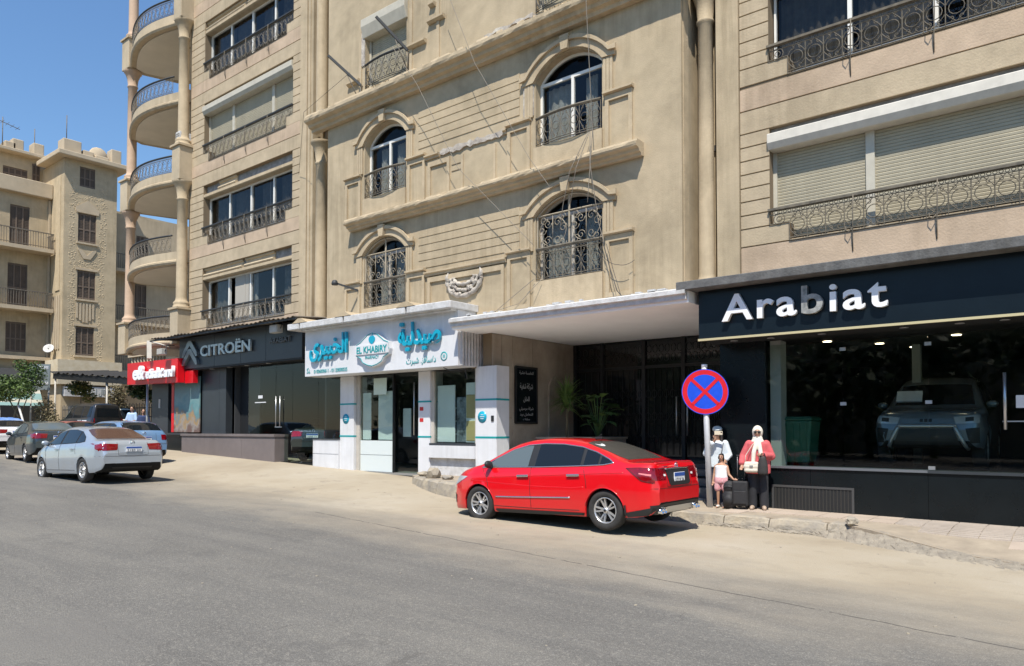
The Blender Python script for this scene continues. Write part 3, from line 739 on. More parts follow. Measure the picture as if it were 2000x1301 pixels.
# arched windows: lower floor with burglar grilles, upper floor plain, third floor shuttered
for (x0, x1) in (WL, WR):
    for fi, (zb, zr, zs, zc) in enumerate(F):
        y = YC + .2
        MB().box(x0, x1, YC + .02, YC + .5, zb - .05, zb + .02).build('sill', STUCCO2, B)
        if fi >= 2:
            roller_shutter(B, x0 + .1, x1 - .06, y, zb, zs - .3, SHUT)
            mb = MB(); mb.yz([(YC - .14, zs + .22), (YC - .14, zs + .0), (YC - .05, zs - .30), (y, zs - .32), (y + .1, zs + .2)], x0 - .05, x1 + .05); bevel(mb.build('shutter_box', SHUTW, B), .01)
            for xx in (x0, x1 - .07): MB().box(xx, xx + .07, y - .04, y + .04, zb, zs - .3).build('guide_rail', SHUTW, B)
        else:
            fm = FRAMEG if fi == 0 else FRAMEW; t = .06
            zt_ = zs - .02; xm = (x0 + x1) / 2
            outer = [(x0, zb), (x1, zb)] + list(reversed(seg_arc(x0, x1, zs, zc)))
            it = list(reversed(seg_arc(x0 + t, x1 - t, zs + .0, zc - t)))
            fr = MB().xz(outer, y, y + .07, 0, [[(x0 + t, zb + t), (x0 + t, zt_ - t * .6), (xm - t * .6, zt_ - t * .6), (xm - t * .6, zb + t)], [(xm + t * .6, zb + t), (xm + t * .6, zt_ - t * .6), (x1 - t, zt_ - t * .6), (x1 - t, zb + t)],
                                                 [(x0 + t, zt_ + t * .6), (x1 - t, zt_ + t * .6)] + it]).build('window_frame', fm, B)
            for (a, b) in ((x0 + t, xm - t * .6), (xm + t * .6, x1 - t)): MB().box(a, b, y + .03, y + .036, zb + t, zt_ - t * .6).build('pane', GLASS, fr)
            MB().xz([(x0 + t, zt_ + t * .6), (x1 - t, zt_ + t * .6)] + it, y + .03, y + .036).build('pane', GLASS if x0 < -12 else GLASSD, fr)
            cs = ((x0 + .3, x0 + .62), (xm + .1, xm + .45)) if x0 < -12 else ((x0 + .1, xm - .15), (xm + .25, x1 - .35))
            for (a, b) in cs:
                c = MB(); k = 14; vs = []
                for i in range(k + 1):
                    u = i / k; xx = a + (b - a) * u; yy = y + .2 + .03 * sin(i * 1.7); vs += [(xx, yy, zb), (xx + .05 * sin(u * 3), yy, zt_ - .05)]
                c.add(vs, [(2 * i, 2 * i + 2, 2 * i + 3, 2 * i + 1) for i in range(k)], 0, True); c.build('curtain', CURT, fr)
            if fi == 0:
                g = MB(); yy = YC + .05
                for (a, b, c, d) in ((x0 + .02, zr + .05, x1 - .02, zr + .05), (x0 + .02, zs, x1 - .02, zs), (x0 + .02, zr, x0 + .02, zs), (x1 - .02, zr, x1 - .02, zs), (xm, zr, xm, zc - .05)): g.tube([(a, yy, b), (c, yy, d)], .022 if a != xm else .03, 4, smooth=False)
                am = seg_arc(x0 + .03, x1 - .03, zs, zc - .03); g.tube([(p[0], yy, p[1]) for p in am], .022, 4, smooth=False)
                for hx in ((x0 + xm) / 2, (xm + x1) / 2):
                    hz = (zr + zs) / 2
                    g.tube([(hx, yy, zr + .05), (hx, yy, zs)], .009, 4)
                    for sx in (-1, 1):
                        g.tube([(hx + sx * .38 * cos(a * .2 - 1.2), yy, hz + .34 * sin(a * .2 - 1.2)) for a in range(13)], .009, 4)
                        for (qx, qz, dr) in ((.14, .20, 1), (.14, -.20, -1), (.30, .05, 1), (.28, -.28, -1), (.26, .30, 1)):
                            pts = []
                            for i in range(15):
                                u = i / 14; a = dr * sx * u * 8.2; rr = .115 * (1 - .8 * u); pts.append((hx + sx * qx + rr * cos(a), yy, hz + qz + rr * sin(a)))
                            g.tube(pts, .008, 4)
                stuff(g.build('burglar_grille', mat('grille_tan', (.34, .29, .215), .75, var=.2, vscale=8), B))
        if fi < 3 or x0 < -12:
            L = x1 - x0 - .06; bow = .10 if fi else .03
            rg = grille(L, zr - zb - .03, f=lambda s, L=L, b=bow: (s, -b * sin(pi * s / L)), mod=.27, ringrow=(fi == 0)).build('railing', (IRONL, IRONL, IRONB)[min(2, fi)], B)
            rg.location = (x0 + .03, YC - .02, zb + .02)
            h = MB(); pts = [(L * i / 10, -bow * sin(pi * i / 10) , zr - zb + .0) for i in range(11)]; h.tube(pts, .028, 6); h.build('handrail', IRONL if fi < 2 else IRONB, rg)
# damaged plaster medallion
med = MB()
for k, (rx, rz, tz, th) in enumerate(((.58, .42, 0, .075), (.46, .34, .06, .055), (.36, .20, .07, .065))):
    pts = [(-12.87 + rx * cos(a), YC - .04, 5.50 + tz + rz * sin(a)) for a in [pi * (1.0 + .0) + pi * i / 18 for i in range(19)]]
    med.tube(pts, [th * (.8 + .25 * sin(i * 2.1 + k)) for i in range(19)], 8)
for sx in (-1, 1): med.tube([(-12.87 + sx * .56, YC - .04, 5.47), (-12.87 + sx * .60, YC - .05, 5.62), (-12.87 + sx * .54, YC - .04, 5.74)], [.07, .055, .02], 6)
for i in range(30):
    a = random.uniform(pi * 1.05, pi * 1.95); r_ = random.uniform(.3, .6); med.lathe([(0, -.05), (.045, -.02), (.05, .02), (0, .05)], 6, (-12.87 + r_ * cos(a), YC - .07, 5.49 + .72 * r_ * sin(a)))
med.build('plaster_medallion', BROKEN, B)
# interior walls and floors behind the windows, the shell that closes the building
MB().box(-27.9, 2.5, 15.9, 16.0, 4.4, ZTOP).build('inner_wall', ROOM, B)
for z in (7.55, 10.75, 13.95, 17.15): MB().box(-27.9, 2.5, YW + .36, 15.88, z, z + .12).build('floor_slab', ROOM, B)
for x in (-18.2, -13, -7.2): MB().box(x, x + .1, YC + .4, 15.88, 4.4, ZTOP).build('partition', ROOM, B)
MB().box(-28, 2.6, 14.2, 26, ZTOP, ZTOP + .3).build('roof', STUCCO, B)
MB().box(2.4, 2.7, 14.2, 26, .2, ZTOP).build('end_wall', STUCCO, B)
MB().box(-28, 2.6, 25.8, 26, 0, ZTOP).build('rear_wall', STUCCO, B)

# lamp brackets and iron poles on the facade
def bracket(label, p0, p1, foot):
    t = thing('iron_bracket', label, 'bracket', p1)
    m2 = MB(); a = Vector(p0) - Vector(p1); f_ = Vector(foot) - Vector(p1)
    m2.bar((0, 0, 0), a, .05, .07); m2.build('arm', IRONB, t)
    MB().tube([f_, a * .45], .016, 5).build('strut', IRON, t); MB().tube([(0, .1, 0), (0, 0, 0), f_], .02, 5).build('upright', IRON, t)
bracket('rusty iron bracket jutting out left of the shuttered window', (-17.55, 13.1, 12.5), (-16.98, 13.84, 11.72), (-17.02, 13.86, 11.2))
bracket('rusty iron bracket jutting out right of the shuttered window', (-15.45, 13.1, 12.9), (-14.98, 13.84, 12.1), (-15.0, 13.86, 11.55))
t = thing('flood_lamp', 'small floodlight on a dark arm beside the lower left arched window', 'lamp', (-17.05, 13.84, 5.7))
MB().bar((0, 0, 0), (-.35, -.55, .18), .04, .05).build('arm', IRONB, t); MB().lathe([(.02, .10), (.07, .08), (.10, 0), (.09, -.05), (0, -.05)], 10, (-.37, -.55, .17)).build('lamp_head', IRONB, t)

# loose cables hanging over the facade
CABLE = mat('cable', (.24, .21, .17), .8); CABLED = mat('cable_dark', (.05, .05, .05), .8)
def cable(label, pts, r=.011, m_=None, sag=.0):
    P_ = [Vector(p) for p in pts]; out = []
    for i in range(len(P_) - 1):
        for k in range(6):
            t = k / 6; q = P_[i].lerp(P_[i + 1], t); q.z -= sag * 4 * t * (1 - t); out.append(q)
    out.append(P_[-1]); o = MB().tube(out, r * .72, 5).build('cable', m_ or CABLE); return tag(o, label, 'cable', 'loose cables on the facade')
yf = 13.52
cable('long thin cable slanting from the facade top past the cornice to the upper right window', [(-13.2, 13.3, 13.3), (-12.06, 13.35, 10.65), (-10.5, 13.5, 8.0), (-9.8, 13.4, 7.1)], .010)
cable('thin cable slanting down left of the upper cornice towards the lower right window', [(-15.0, 13.3, 12.0), (-14.05, 13.3, 10.7), (-12.75, 13.5, 8.24), (-10.39, 13.55, 5.92)], .010)
cable('pale cable hanging straight down in front of the upper right window', [(-8.75, 13.3, 13.2), (-8.76, 13.3, 10.9), (-8.80, 13.6, 8.2), (-8.84, 13.45, 6.6)], .012)
cable('knotted cable hanging from the upper right railing to the left of the grille', [(-8.98, 13.7, 8.25), (-9.3, 13.45, 7.4), (-9.6, 13.6, 6.7), (-9.75, 13.7, 6.2)], .013)
cable('twisted cable from the upper right railing to the middle of the grille', [(-8.95, 13.7, 8.25), (-9.12, 13.42, 7.4), (-9.4, 13.6, 6.7)], .013)
cable('doubled cable from the upper right railing down the right jamb of the grille', [(-8.93, 13.7, 8.25), (-8.75, 13.42, 7.4), (-8.72, 13.7, 6.2), (-8.6, 13.75, 5.7)], .014)
cable('cable slack from the right panel down to the white canopy', [(-8.62, 13.72, 5.75), (-8.45, 13.7, 5.2), (-8.2, 13.6, 4.62), (-7.8, 13.2, 4.35)], .014, CABLED)
cable('thin dark cable from the right panel to the corner of the black shop sign', [(-8.55, 13.75, 5.7), (-8.35, 13.7, 5.1), (-8.05, 13.5, 4.5)], .009, CABLED)
cable('cable running down left from the lower right railing to the white canopy', [(-10.55, 13.78, 5.2), (-11.1, 13.7, 4.85), (-11.7, 13.6, 4.45)], .011)
cable('short cable under the lower right railing falling onto the canopy', [(-10.35, 13.78, 5.15), (-10.8, 13.5, 4.6), (-11.2, 13.0, 4.38)], .010)
cable('slack cable across the right raised panels', [(-8.65, 13.75, 5.45), (-8.25, 13.72, 5.2), (-7.85, 13.75, 5.25)], .008, CABLED, .05)
cable('thin cable along the left fluted pier', [(-20.6, 14.25, 10.0), (-19.0, 13.3, 11.3), (-17.05, 13.5, 12.0)], .008, CABLED)
# ------------------------------------------------------------------ pharmacy
YP = 13.88
PH = thing('pharmacy_shopfront', 'white pharmacy shopfront with teal bands on its pillars and glass doors', 'shopfront', (-15.5, 14, .46), world=True)
def pillar(x0, x1, z0, z1, side=False):
    p = bevel(MB().box(x0, x1, YP, YP + .5, z0, z1).build('pillar', WHITEP, PH), .012)
    for z in (1.44, 2.38): MB().box(x0 - .004, x1 + .004, YP - .006, YP + .5, z, z + .045).build('teal_band', TEAL, p)
    return p
pl = [pillar(-17.9, -17.27, .36, 3.22), pillar(-14.56, -14.12, .36, 3.22), pillar(-12.49, -11.80, .36, 3.24)]
for (cx, p) in ((-17.62, pl[0]), (-12.26, pl[2])):
    MB().lathe([(0, -.008), (.145, -.008), (.145, 0)], 24, (cx, YP - .001, 1.97), 'y').build('round_logo', CYAN, p)
    for k, ww in enumerate((.10, .15, .08)): MB().box(cx - ww / 2, cx + ww / 2, YP - .014, YP - .008, 1.92 + .05 * k, 1.935 + .05 * k).build('logo_stroke', WHITEP, p)
for z, hh, m_ in ((2.16, .10, mat('red_sticker', (.5, .02, .02), .5)), (2.0, .10, WHITEP), (1.86, .10, MATS['red_sticker'])): MB().box(-14.50, -14.36, YP - .004, YP, z, z + hh).build('sticker', m_, pl[1])
MB().box(-11.96, -11.88, YP - .02, YP, 1.86, 2.0).build('switch_box', BLACKM, pl[2])
# left display bay, doors, right display bay
MB().box(-19.15, -17.9, YP - .05, YP + .45, .36, 1.35).build('base_panel', WHITEP, PH)
MB().box(-19.16, -17.89, YP - .07, YP + .45, 1.35, 1.38).build('base_cap', DGREY, PH)
MB().box(-19.15, -17.9, YP - .056, YP - .05, .92, .925).build('panel_joint', DGREY, PH)
MB().box(-19.12, -17.9, YP + .12, YP + .13, 1.38, 3.22).build('pane', SHOPG, PH)
MB().box(-17.26, -17.12, YP + .10, YP + .2, .42, 3.22).build('door_frame', FRAMEG, PH)
d = MB().box(-17.12, -15.72, YP + .14, YP + .19, .46, 1.34).build('door_panel', mat('frosted_white', (.62, .68, .68), .4), PH)
MB().box(-17.12, -15.72, YP + .15, YP + .16, 1.34, 3.2).build('door_glass', SHOPG, PH)
MB().box(-17.12, -15.72, YP + .135, YP + .14, .93, .936).build('panel_joint', DGREY, d)
MB().box(-15.72, -15.69, YP + .12, YP + .2, .46, 3.2).build('door_edge', BLACKM, PH)
MB().box(-15.69, -14.58, YP + .22, YP + .23, .46, 3.2).build('door_glass', SHOPG, PH)
MB().tube([(-14.9, YP + .17, 1.5), (-14.9, YP + .17, 2.95)], .018, 8).build('door_handle', STEEL, PH)
MB().box(-16.55, -16.0, YP + .14, YP + .146, 2.65, 3.12).build('notice', mat('paper_green', (.55, .68, .62), .8), PH)
MB().box(-14.12, -12.49, YP - .06, YP + .45, .92, 1.24).build('base_panel', WHITEP, PH)
MB().box(-14.12, -12.49, YP + .06, YP + .4, .36, .92).build('base_panel', WHITED, PH)
MB().box(-14.12, -12.49, YP - .02, YP + .45, 1.24, 1.30).build('sill', DGREY, PH)
f = MB(); f.box(-14.12, -14.02, YP + .06, YP + .16, 1.3, 3.2); f.box(-12.56, -12.49, YP + .06, YP + .16, 1.3, 3.2); f.build('window_frame', FRAMEG, PH)
MB().box(-14.02, -12.56, YP + .11, YP + .12, 1.3, 3.2).build('pane', SHOPG, PH)
CARD = mat('display_board', (.72, .74, .74), .5, var=.05)
for (x0, x1, z0, z1, yy, m_) in ((-17.08, -16.72, 1.36, 2.72, 14.06, CARD), (-16.42, -15.80, 1.36, 2.75, 14.08, CARD), (-15.62, -15.3, 1.45, 2.25, 14.3, CARD), (-13.98, -13.34, 1.32, 2.82, 14.02, CARD), (-12.95, -12.57, 1.32, 2.86, 14.02, CARD), (-12.93, -12.59, 1.95, 2.55, 14.006, mat('display_tan', (.50, .38, .18), .6)), (-12.93, -12.59, 1.36, 1.88, 14.006, mat('display_tan', (.50, .38, .18), .6)), (-13.32, -12.97, 1.32, 2.5, 14.06, mat('display_photo', (.16, .18, .20), .5, var=.9, vscale=7))):
    bevel(MB().box(x0, x1, yy, yy + .04, z0, z1).build('display_board', m_, PH), .018)
for z in (1.5, 1.9, 2.3): MB().box(-17.1, -12.3, 16.6, 16.9, z, z + .03).build('shelf', CARD, PH)
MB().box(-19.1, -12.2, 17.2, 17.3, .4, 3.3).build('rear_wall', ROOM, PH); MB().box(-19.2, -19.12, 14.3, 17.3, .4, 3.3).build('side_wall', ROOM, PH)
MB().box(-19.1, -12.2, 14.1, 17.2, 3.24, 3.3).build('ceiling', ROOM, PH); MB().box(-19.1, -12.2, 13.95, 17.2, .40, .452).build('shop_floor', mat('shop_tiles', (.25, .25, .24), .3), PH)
# sign box above
PS = thing('pharmacy_sign', 'white pharmacy sign box with teal Arabic lettering and a shield logo', 'sign', (-15.5, 13.5, 3.2), world=True)
bevel(MB().box(-18.70, -12.46, 13.2, 13.86, 3.22, 4.60).build('sign_box', WHITEP, PS), .01)
for i in range(4):
    x0, x1 = [(-19.12, -18.55), (-18.5, -16.52), (-16.46, -14.0), (-13.94, -12.40)][i]
    bevel(MB().box(x0, x1, 12.86, 13.9, 4.60, 4.78).build('ledge', WHITED, PS), .02)
MB().box(-18.6, -12.5, 13.0, 13.9, 4.56, 4.77).build('ledge_core', WHITED, PS)
for xx in (-18.5, -16.5, -13.97): MB().xz([(xx - .35, 4.78), (xx + .35, 4.78), (xx + .08, 4.91), (xx - .08, 4.91)], 12.85, 13.9).build('corbel', STUCCO2, PS)
YB = 13.2
# "pharmacy" and the owner's name in Arabic, right to left
letters("\uFE94\uFEF4\uFEDF\uFEAA\uFEF4\uFEBB", .80, .035, CYAN, PS, facade_M(-14.52, YB - .035, 3.84), bold=.014, fit=1.55)
letters("\uFEEF\uFEAE\uFEF4\uFE92\uFEA8\uFEDF\uFE8D", .78, .035, CYAN, PS, facade_M(-18.36, YB - .035, 3.82), bold=.014, fit=1.76)
letters("\uFE95\uFEAE\uFE92\uFEB7 .\uFEAF\uFED3\uFE8E\uFEB3/\uFEA9", .22, .003, TEAL, PS, facade_M(-14.3, YB - .006, 3.36), fit=1.1)
letters("01006000611 - 01120000035", .15, .003, TEAL, PS, facade_M(-18.25, YB - .006, 3.30), fit=1.55)
letters("\uFEDB\uFEE8", .22, .003, TEAL, PS, facade_M(-18.6, YB - .006, 3.32))
ring = MB(); ring.lathe([(.09, -.008), (.115, -.008), (.115, 0), (.09, 0), (.09, -.008)], 20, (-12.93, YB, 3.48), 'y'); ring.build('round_mark', TEAL, PS)
for k in range(3): MB().box(-12.97 + .03 * k, -12.955 + .03 * k, YB - .006, YB, 3.44, 3.52).build('mark_stroke', TEAL, PS)
cx, cz = -15.53, 3.82
sh = [(-.74, -.02), (-.70, .16), (-.52, .22), (-.40, .30), (-.2, .42), (0, .47), (.2, .42), (.40, .30), (.52, .22), (.70, .16), (.74, -.02), (.70, -.16), (.5, -.24), (.42, -.36), (.22, -.44), (0, -.48), (-.22, -.44), (-.42, -.36), (-.5, -.24), (-.70, -.16)]
lg = MB().xz([(cx + a * .96, cz + b) for a, b in sh], YB - .11, YB - .001).build('logo_shield', WHITEP, PS)
outl = MB(); outl.tube([(cx + a * .92, YB - .112, cz + b * .94) for a, b in sh], .012, 4, closed=True); outl.build('logo_outline', TEAL, lg)
MB().box(cx - .68, cx + .68, YB - .135, YB - .111, cz - .13, cz + .13).build('logo_band', WHITEP, lg)
for o_ in letters("EL KHABIRY", .25, .004, TEAL, lg, facade_M(cx - .62, YB - .137, cz - .09), bold=.004, fit=1.24): pass
letters("PHARMACY", .12, .003, TEAL, lg, facade_M(cx - .28, YB - .113, cz - .26), fit=.56)
ap = MB(); ap.prism([(.12 * cos(a) * (1 + .08 * cos(2 * a)), .11 * sin(a) - (.02 if abs(cos(a)) < .3 else 0)) for a in [2 * pi * i / 24 for i in range(24)]], lambda p: (cx + p[0], YB - .125, cz + .27 + p[1]), lambda p: (cx + p[0], YB - .111, cz + .27 + p[1])); ap.tube([(cx, YB - .12, cz + .36), (cx + .03, YB - .12, cz + .43)], .012, 4); ap.build('apple_mark', CYAN, lg)
# vertical slats closing the right end of the box
for i in range(9): MB().box(-12.46, -12.40, 13.3 + .11 * i, 13.35 + .11 * i, 3.24, 4.08).build('side_slat', WHITED, PS)
MB().box(-12.6, -12.46, 13.86, 14.4, 3.2, 4.2).build('box_end', GROOVE, PS)
MB().tube([(-13.0, 13.25, 3.2), (-12.8, 13.3, 3.12), (-12.5, 13.5, 3.15), (-12.42, 13.5, 2.9)], .012, 5).build('loose_wire', CABLED, PS)

# ------------------------------------------------------------------ entrance: white canopy, recess, stone wall, plants
CN = thing('entrance_canopy', 'white concrete canopy over the building entrance with peeling top edge', 'canopy', (-9.2, 13.5, 4.05), world=True)
MB().box(-12.38, -6.22, 12.9, 17.6, 4.06, 4.30).build('slab', mat('white_soffit', (.90, .90, .90), .85, var=.05, vscale=1.2), CN)
MB().yz([(12.84, 4.12), (12.84, 4.20), (12.78, 4.22), (12.78, 4.30), (12.88, 4.34), (13.86, 4.36), (13.86, 4.31), (12.9, 4.30), (12.9, 4.12)], -12.38, -6.24).build('fascia_moulding', WHITED, CN)
rd = random.Random(9); m2 = MB()
for i in range(60):
    x = rd.uniform(-12.3, -6.3); s = rd.uniform(.03, .09); m2.obox((x, rd.uniform(12.86, 13.7), 4.365), (s, rd.uniform(-.02, .02), 0), (0, s * .7, 0), (0, 0, rd.uniform(.008, .03)))
stuff(m2.build('plaster_flakes', WHITED, CN))
EN = thing('building_entrance', 'dark recessed building entrance with black glass doors and stone clad side wall', 'entrance', (-9.2, 16, .5), world=True)
STW = mat('wall_cladding', (.46, .40, .32), .6, col2=(.30, .25, .19), vscale=1.4, streak=.30, bump=.15)
MB().box(-12.3, -12.03, 13.95, 17.75, .3, 4.06).build('side_wall', GROOVE, EN)
yy = 13.97
for k, wv in enumerate((.36, .42, .86, 1.0, .5, .5)):
    for (z0, z1) in ((.3, 1.95), (1.96, 4.05)) if k < 2 else ((.3, 4.05),): bevel(MB().box(-12.03, -12.0, yy, yy + wv - .012, z0, z1).build('stone_slab', STW, EN), .004)
    yy += wv
pq = bevel(MB().box(-12.0, -11.95, 14.82, 15.72, 1.82, 3.28).build('plaque', BLACKP, EN), .006)
fr = MB(); fr.yz([(14.80, 1.80), (15.74, 1.80), (15.74, 3.30), (14.80, 3.30)], -11.96, -11.935, 0, [[(14.86, 1.86), (14.86, 3.24), (15.68, 3.24), (15.68, 1.86)]]); fr.build('plaque_frame', BLACKM, pq)
TXT = mat('plaque_text', (.33, .33, .32), .5)
for (s, z, fit, sz) in (("\uFE94\uFEAE\uFEB8\uFECB \uFE94\uFEB4\uFEE3\uFE8E\uFEA8\uFEDF\uFE8D", 3.10, .60, .11), ("\uFE94\uFEF4\uFED0\uFEB7 \uFE94\uFEDB\uFEAE\uFEB7", 2.72, .55, .20), ("\uFEE5\uFE8E\uFEA8\uFEDF\uFE8D", 2.40, .26, .17), ("\uFEF2\uFE97\uFEF4\uFEB3\uFEAE\uFEE3 \uFE94\uFEDB\uFEAE\uFEB7", 2.17, .60, .11), ("\uFEAA\uFEF4\uFE91 \uFEDE\uFEE3\uFE8E\uFECC\uFE98\uFEDF\uFE8D", 2.02, .56, .10), ("\uFE95\uFE8E\uFE98\uFEE0\uFEA0\uFEE3", 1.90, .3, .08)):
    letters(s, sz, .002, TXT, pq, east_M(-11.95, 15.27 - fit / 2, z), fit=fit, stag=.0006)
ni = MB(); a_ = [(16.28 + .48 - .48 * cos(pi * i / 14), 2.75 + .40 * sin(pi * i / 14)) for i in range(15)]; b_ = [(16.35 + .41 - .41 * cos(pi * i / 14), 2.74 + .33 * sin(pi * i / 14)) for i in range(15)]
ni.yz([(16.28, .9)] + a_ + [(17.24, .9), (17.17, .9)] + list(reversed(b_)) + [(16.35, .9)], -12.0, -11.955); ni.build('niche_moulding', STW, EN)
for (y0, y1, x1, z1) in ((14.5, 15.7, -11.55, 1.12), (15.75, 17.45, -10.25, 1.46)):
    bevel(MB().box(-11.99, x1, y0, y1, .3, z1 - .06).build('planter_wall', mat('marble', (.50, .44, .36), .4, var=.12, vscale=2.5), EN), .008); bevel(MB().box(-11.99, x1 + .04, y0 - .04, y1 + .02, z1 - .055, z1).build('planter_rim', MATS['marble'], EN), .006)
# floor, steps, black glass rear wall
for i in range(9):  # pale tiles added behind the red car to bounce sun onto the soffit
    for j in range(3):
        xa, ya = -11.45 + .6 * i, 12.72 + .6 * j
        if xa > -6.8: continue
        q = [(xa, ya), (xa + .59, ya), (xa + .59, ya + .59), (xa, ya + .59)]
        MB().add([(x, y, pz(x, y) + .012) for x, y in q] + [(x, y, pz(x, y) - .02) for x, y in q], [(0, 1, 2, 3), (0, 4, 5, 1), (1, 5, 6, 2), (2, 6, 7, 3), (3, 7, 4, 0)]).build('bounce_tile', mat('bounce_floor', (.62, .60, .56), .4, var=.08, vscale=2), EN)
MB().box(-12, -6.0, 15.6, 17.7, .3, .88).build('porch_floor', DGREY, EN)
for k in range(3): bevel(MB().box(-10.2, -6.05, 14.65 + .32 * k, 15.62, .25 + .19 * k if k else .2, .43 + .17 * k).build('step', mat('step_granite', (.07, .075, .08), .5, var=.2, vscale=6), EN), .008)
MB().box(-12, -6.0, 17.62, 17.8, .88, 4.06).build('rear_wall', BLACKM, EN)
BG = mat('black_glass', (.010, .011, .012), .05, spec=.6)
xs_ = [-11.95, -11.05, -9.75, -8.6, -7.3, -6.05]
for a, b in zip(xs_, xs_[1:]):
    MB().box(a + .05, b - .05, 17.56, 17.58, .95, 3.28).build('door_glass', BG, EN); MB().box(a + .05, b - .05, 17.56, 17.58, 3.36, 4.0).build('transom_glass', BG, EN)
for a in xs_: MB().box(a - .05, a + .05, 17.50, 17.62, .88, 4.05).build('door_post', BLACKM, EN)
MB().box(-12, -6, 17.52, 17.61, 3.28, 3.36).build('transom_bar', BLACKM, EN)
orn = MB(); rd = random.Random(3)
for a, b in zip(xs_, xs_[1:]):
    k = int((b - a - .1) / .16)
    for i in range(k):
        c = a + .13 + i * (b - a - .26) / max(1, k - 1)
        orn.tube([(c, 17.53, 1.0), (c, 17.53, 3.25)], .008, 4)
        for (z0, r0) in ((1.4, .07), (2.0, .07), (2.6, .07), (3.55, .07), (3.8, .07)): orn.tube([(c + r0 * cos(j * pi / 5), 17.53, z0 + r0 * 1.5 * sin(j * pi / 5)) for j in range(10)], .007, 4, closed=True)
stuff(orn.build('door_scrollwork', BLACKM, EN))
for xx in (-8.75, -8.45): MB().tube([(xx, 17.42, 1.5), (xx, 17.42, 2.5)], .02, 8).build('door_handle', STEEL, EN)
# plants
LEAF = mat('leaf_green', (.13, .21, .055), .5, var=.4, vscale=5); LEAFD = mat('leaf_dark', (.07, .15, .05), .4, var=.4, vscale=4); STEM = mat('stem', (.16, .13, .08), .8)
t = thing('dracaena_plant', 'potted palm-like dracaena with drooping narrow leaves beside the arched niche', 'plant', (-11.3, 16.15, 1.40))
MB().tube([(0, 0, 0), (.02, 0, .45), (.0, .02, .95)], [.035, .03, .028], 8).build('trunk', STEM, t)
lf = MB(); rd = random.Random(4)
for i in range(230):
    a = rd.uniform(0, 2 * pi); el = rd.uniform(-.1, 1.35); L_ = rd.uniform(.45, .75); base = Vector((0, .02, .9 + rd.uniform(-.12, .25)))
    pts = []; p = base.copy(); dv = Vector((cos(a) * cos(el), sin(a) * cos(el), sin(el)))
    for k in range(6): pts.append(p.copy()); p = p + dv * L_ / 5; dv = (dv + Vector((0, 0, -.20))).normalized()
    vs = []; fs = []
    for k, q in enumerate(pts):
        wv = .024 * (1 - (k / 5) ** 2) + .002; sd = Vector((-sin(a), cos(a), 0)) * wv; vs += [q - sd, q + sd]
    lf.add(vs, [(2 * k, 2 * k + 1, 2 * k + 3, 2 * k + 2) for k in range(5)], 0, True)
stuff(lf.build('leaves', LEAF, t))
t = thing('broadleaf_plant', 'dark broad-leaved plant in the marble planter by the black doors', 'plant', (-10.55, 16.5, 1.40))
for i in range(30):
    a = rd.uniform(0, 2 * pi); h = rd.uniform(.3, 1.15); out = rd.uniform(.15, .45); L_ = rd.uniform(.30, .5)
    b0 = Vector((cos(a) * out * .8, sin(a) * out * .6, h)); dv = Vector((cos(a), sin(a), rd.uniform(.1, .7))).normalized(); sd = Vector((-sin(a), cos(a), 0))
    m2 = MB(); m2.tube([(0, 0, 0), (cos(a) * out * .4, sin(a) * out * .3, h * .6), b0], .009, 5)
    vs = []
    for k in range(7):
        u = k / 6; wv = L_ * .30 * sin(pi * min(1, u * .95 + .05)) ** .8; c = b0 + dv * L_ * u + Vector((0, 0, -.16 * u * u)); vs += [c - sd * wv + Vector((0, 0, .03)), c, c + sd * wv + Vector((0, 0, .03))]
    m2.add(vs, [(3 * k, 3 * k + 1, 3 * k + 4, 3 * k + 3) for k in range(6)] + [(3 * k + 1, 3 * k + 2, 3 * k + 5, 3 * k + 4) for k in range(6)], 0, True); m2.build('leaf', LEAFD if i % 3 else LEAF, t)

# ------------------------------------------------------------------ showroom on the right
SH = thing('showroom_shopfront', 'black car showroom front with large glass panes over a dark tiled plinth', 'shopfront', (-2, 14, .1), world=True)
YS = 13.95
ZF = .98
for (a, b) in ((-5.15, -4.35), (-4.345, -2.45), (-2.445, -.6), (-.595, 1.2), (1.205, 2.6)): MB().box(a, b, YS, YS + .3, -.1, ZF - .04).build('plinth_panel', BLACKP, SH)
MB().box(-6.05, -5.16, YS - .02, YS + .35, -.1, 3.36).build('pier_panel', BLACKP, SH)
MB().box(-6.05, -6.0, YS + .35, 17.6, -.1, 4.06).build('side_wall', BLACKM, SH)
MB().box(-5.15, -2.45, YS - .03, YS + .3, ZF - .04, ZF).build('sill', mat('sill_steel', (.25, .27, .30), .3, metal=.6), SH)
MB().box(-2.45, 2.6, YS - .03, YS + .3, ZF - .045, ZF - .005).build('sill', DGREY, SH)
for (a, b) in ((-5.13, -3.785), (-3.775, -2.435), (-2.425, -1.05), (-1.04, .4), (.41, 2.5)):
    MB().box(a, b, YS + .06, YS + .072, ZF, 3.26).build('pane', SHOPG, SH)
for xx, zz in ((-3.78, 2.12), (-3.78, 3.1), (-2.43, 2.12), (-2.43, 3.1), (-2.40, 1.02), (-1.05, 1.02)): MB().box(xx - .05, xx + .05, YS + .045, YS + .085, zz - .03, zz + .03).build('glass_clip', STEEL, SH)
MB().tube([(-1.36, YS + .0, 1.66), (-1.36, YS + .0, 2.56)], .022, 8).build('door_handle', STEEL, SH); MB().box(-1.40, -1.0, YS + .03, YS + .055, 1.78, 1.80).build('door_bar', STEEL, SH)
MB().box(-1.22, -1.06, YS + .05, YS + .058, 2.0, 2.2).build('door_notice', WHITEP, SH)
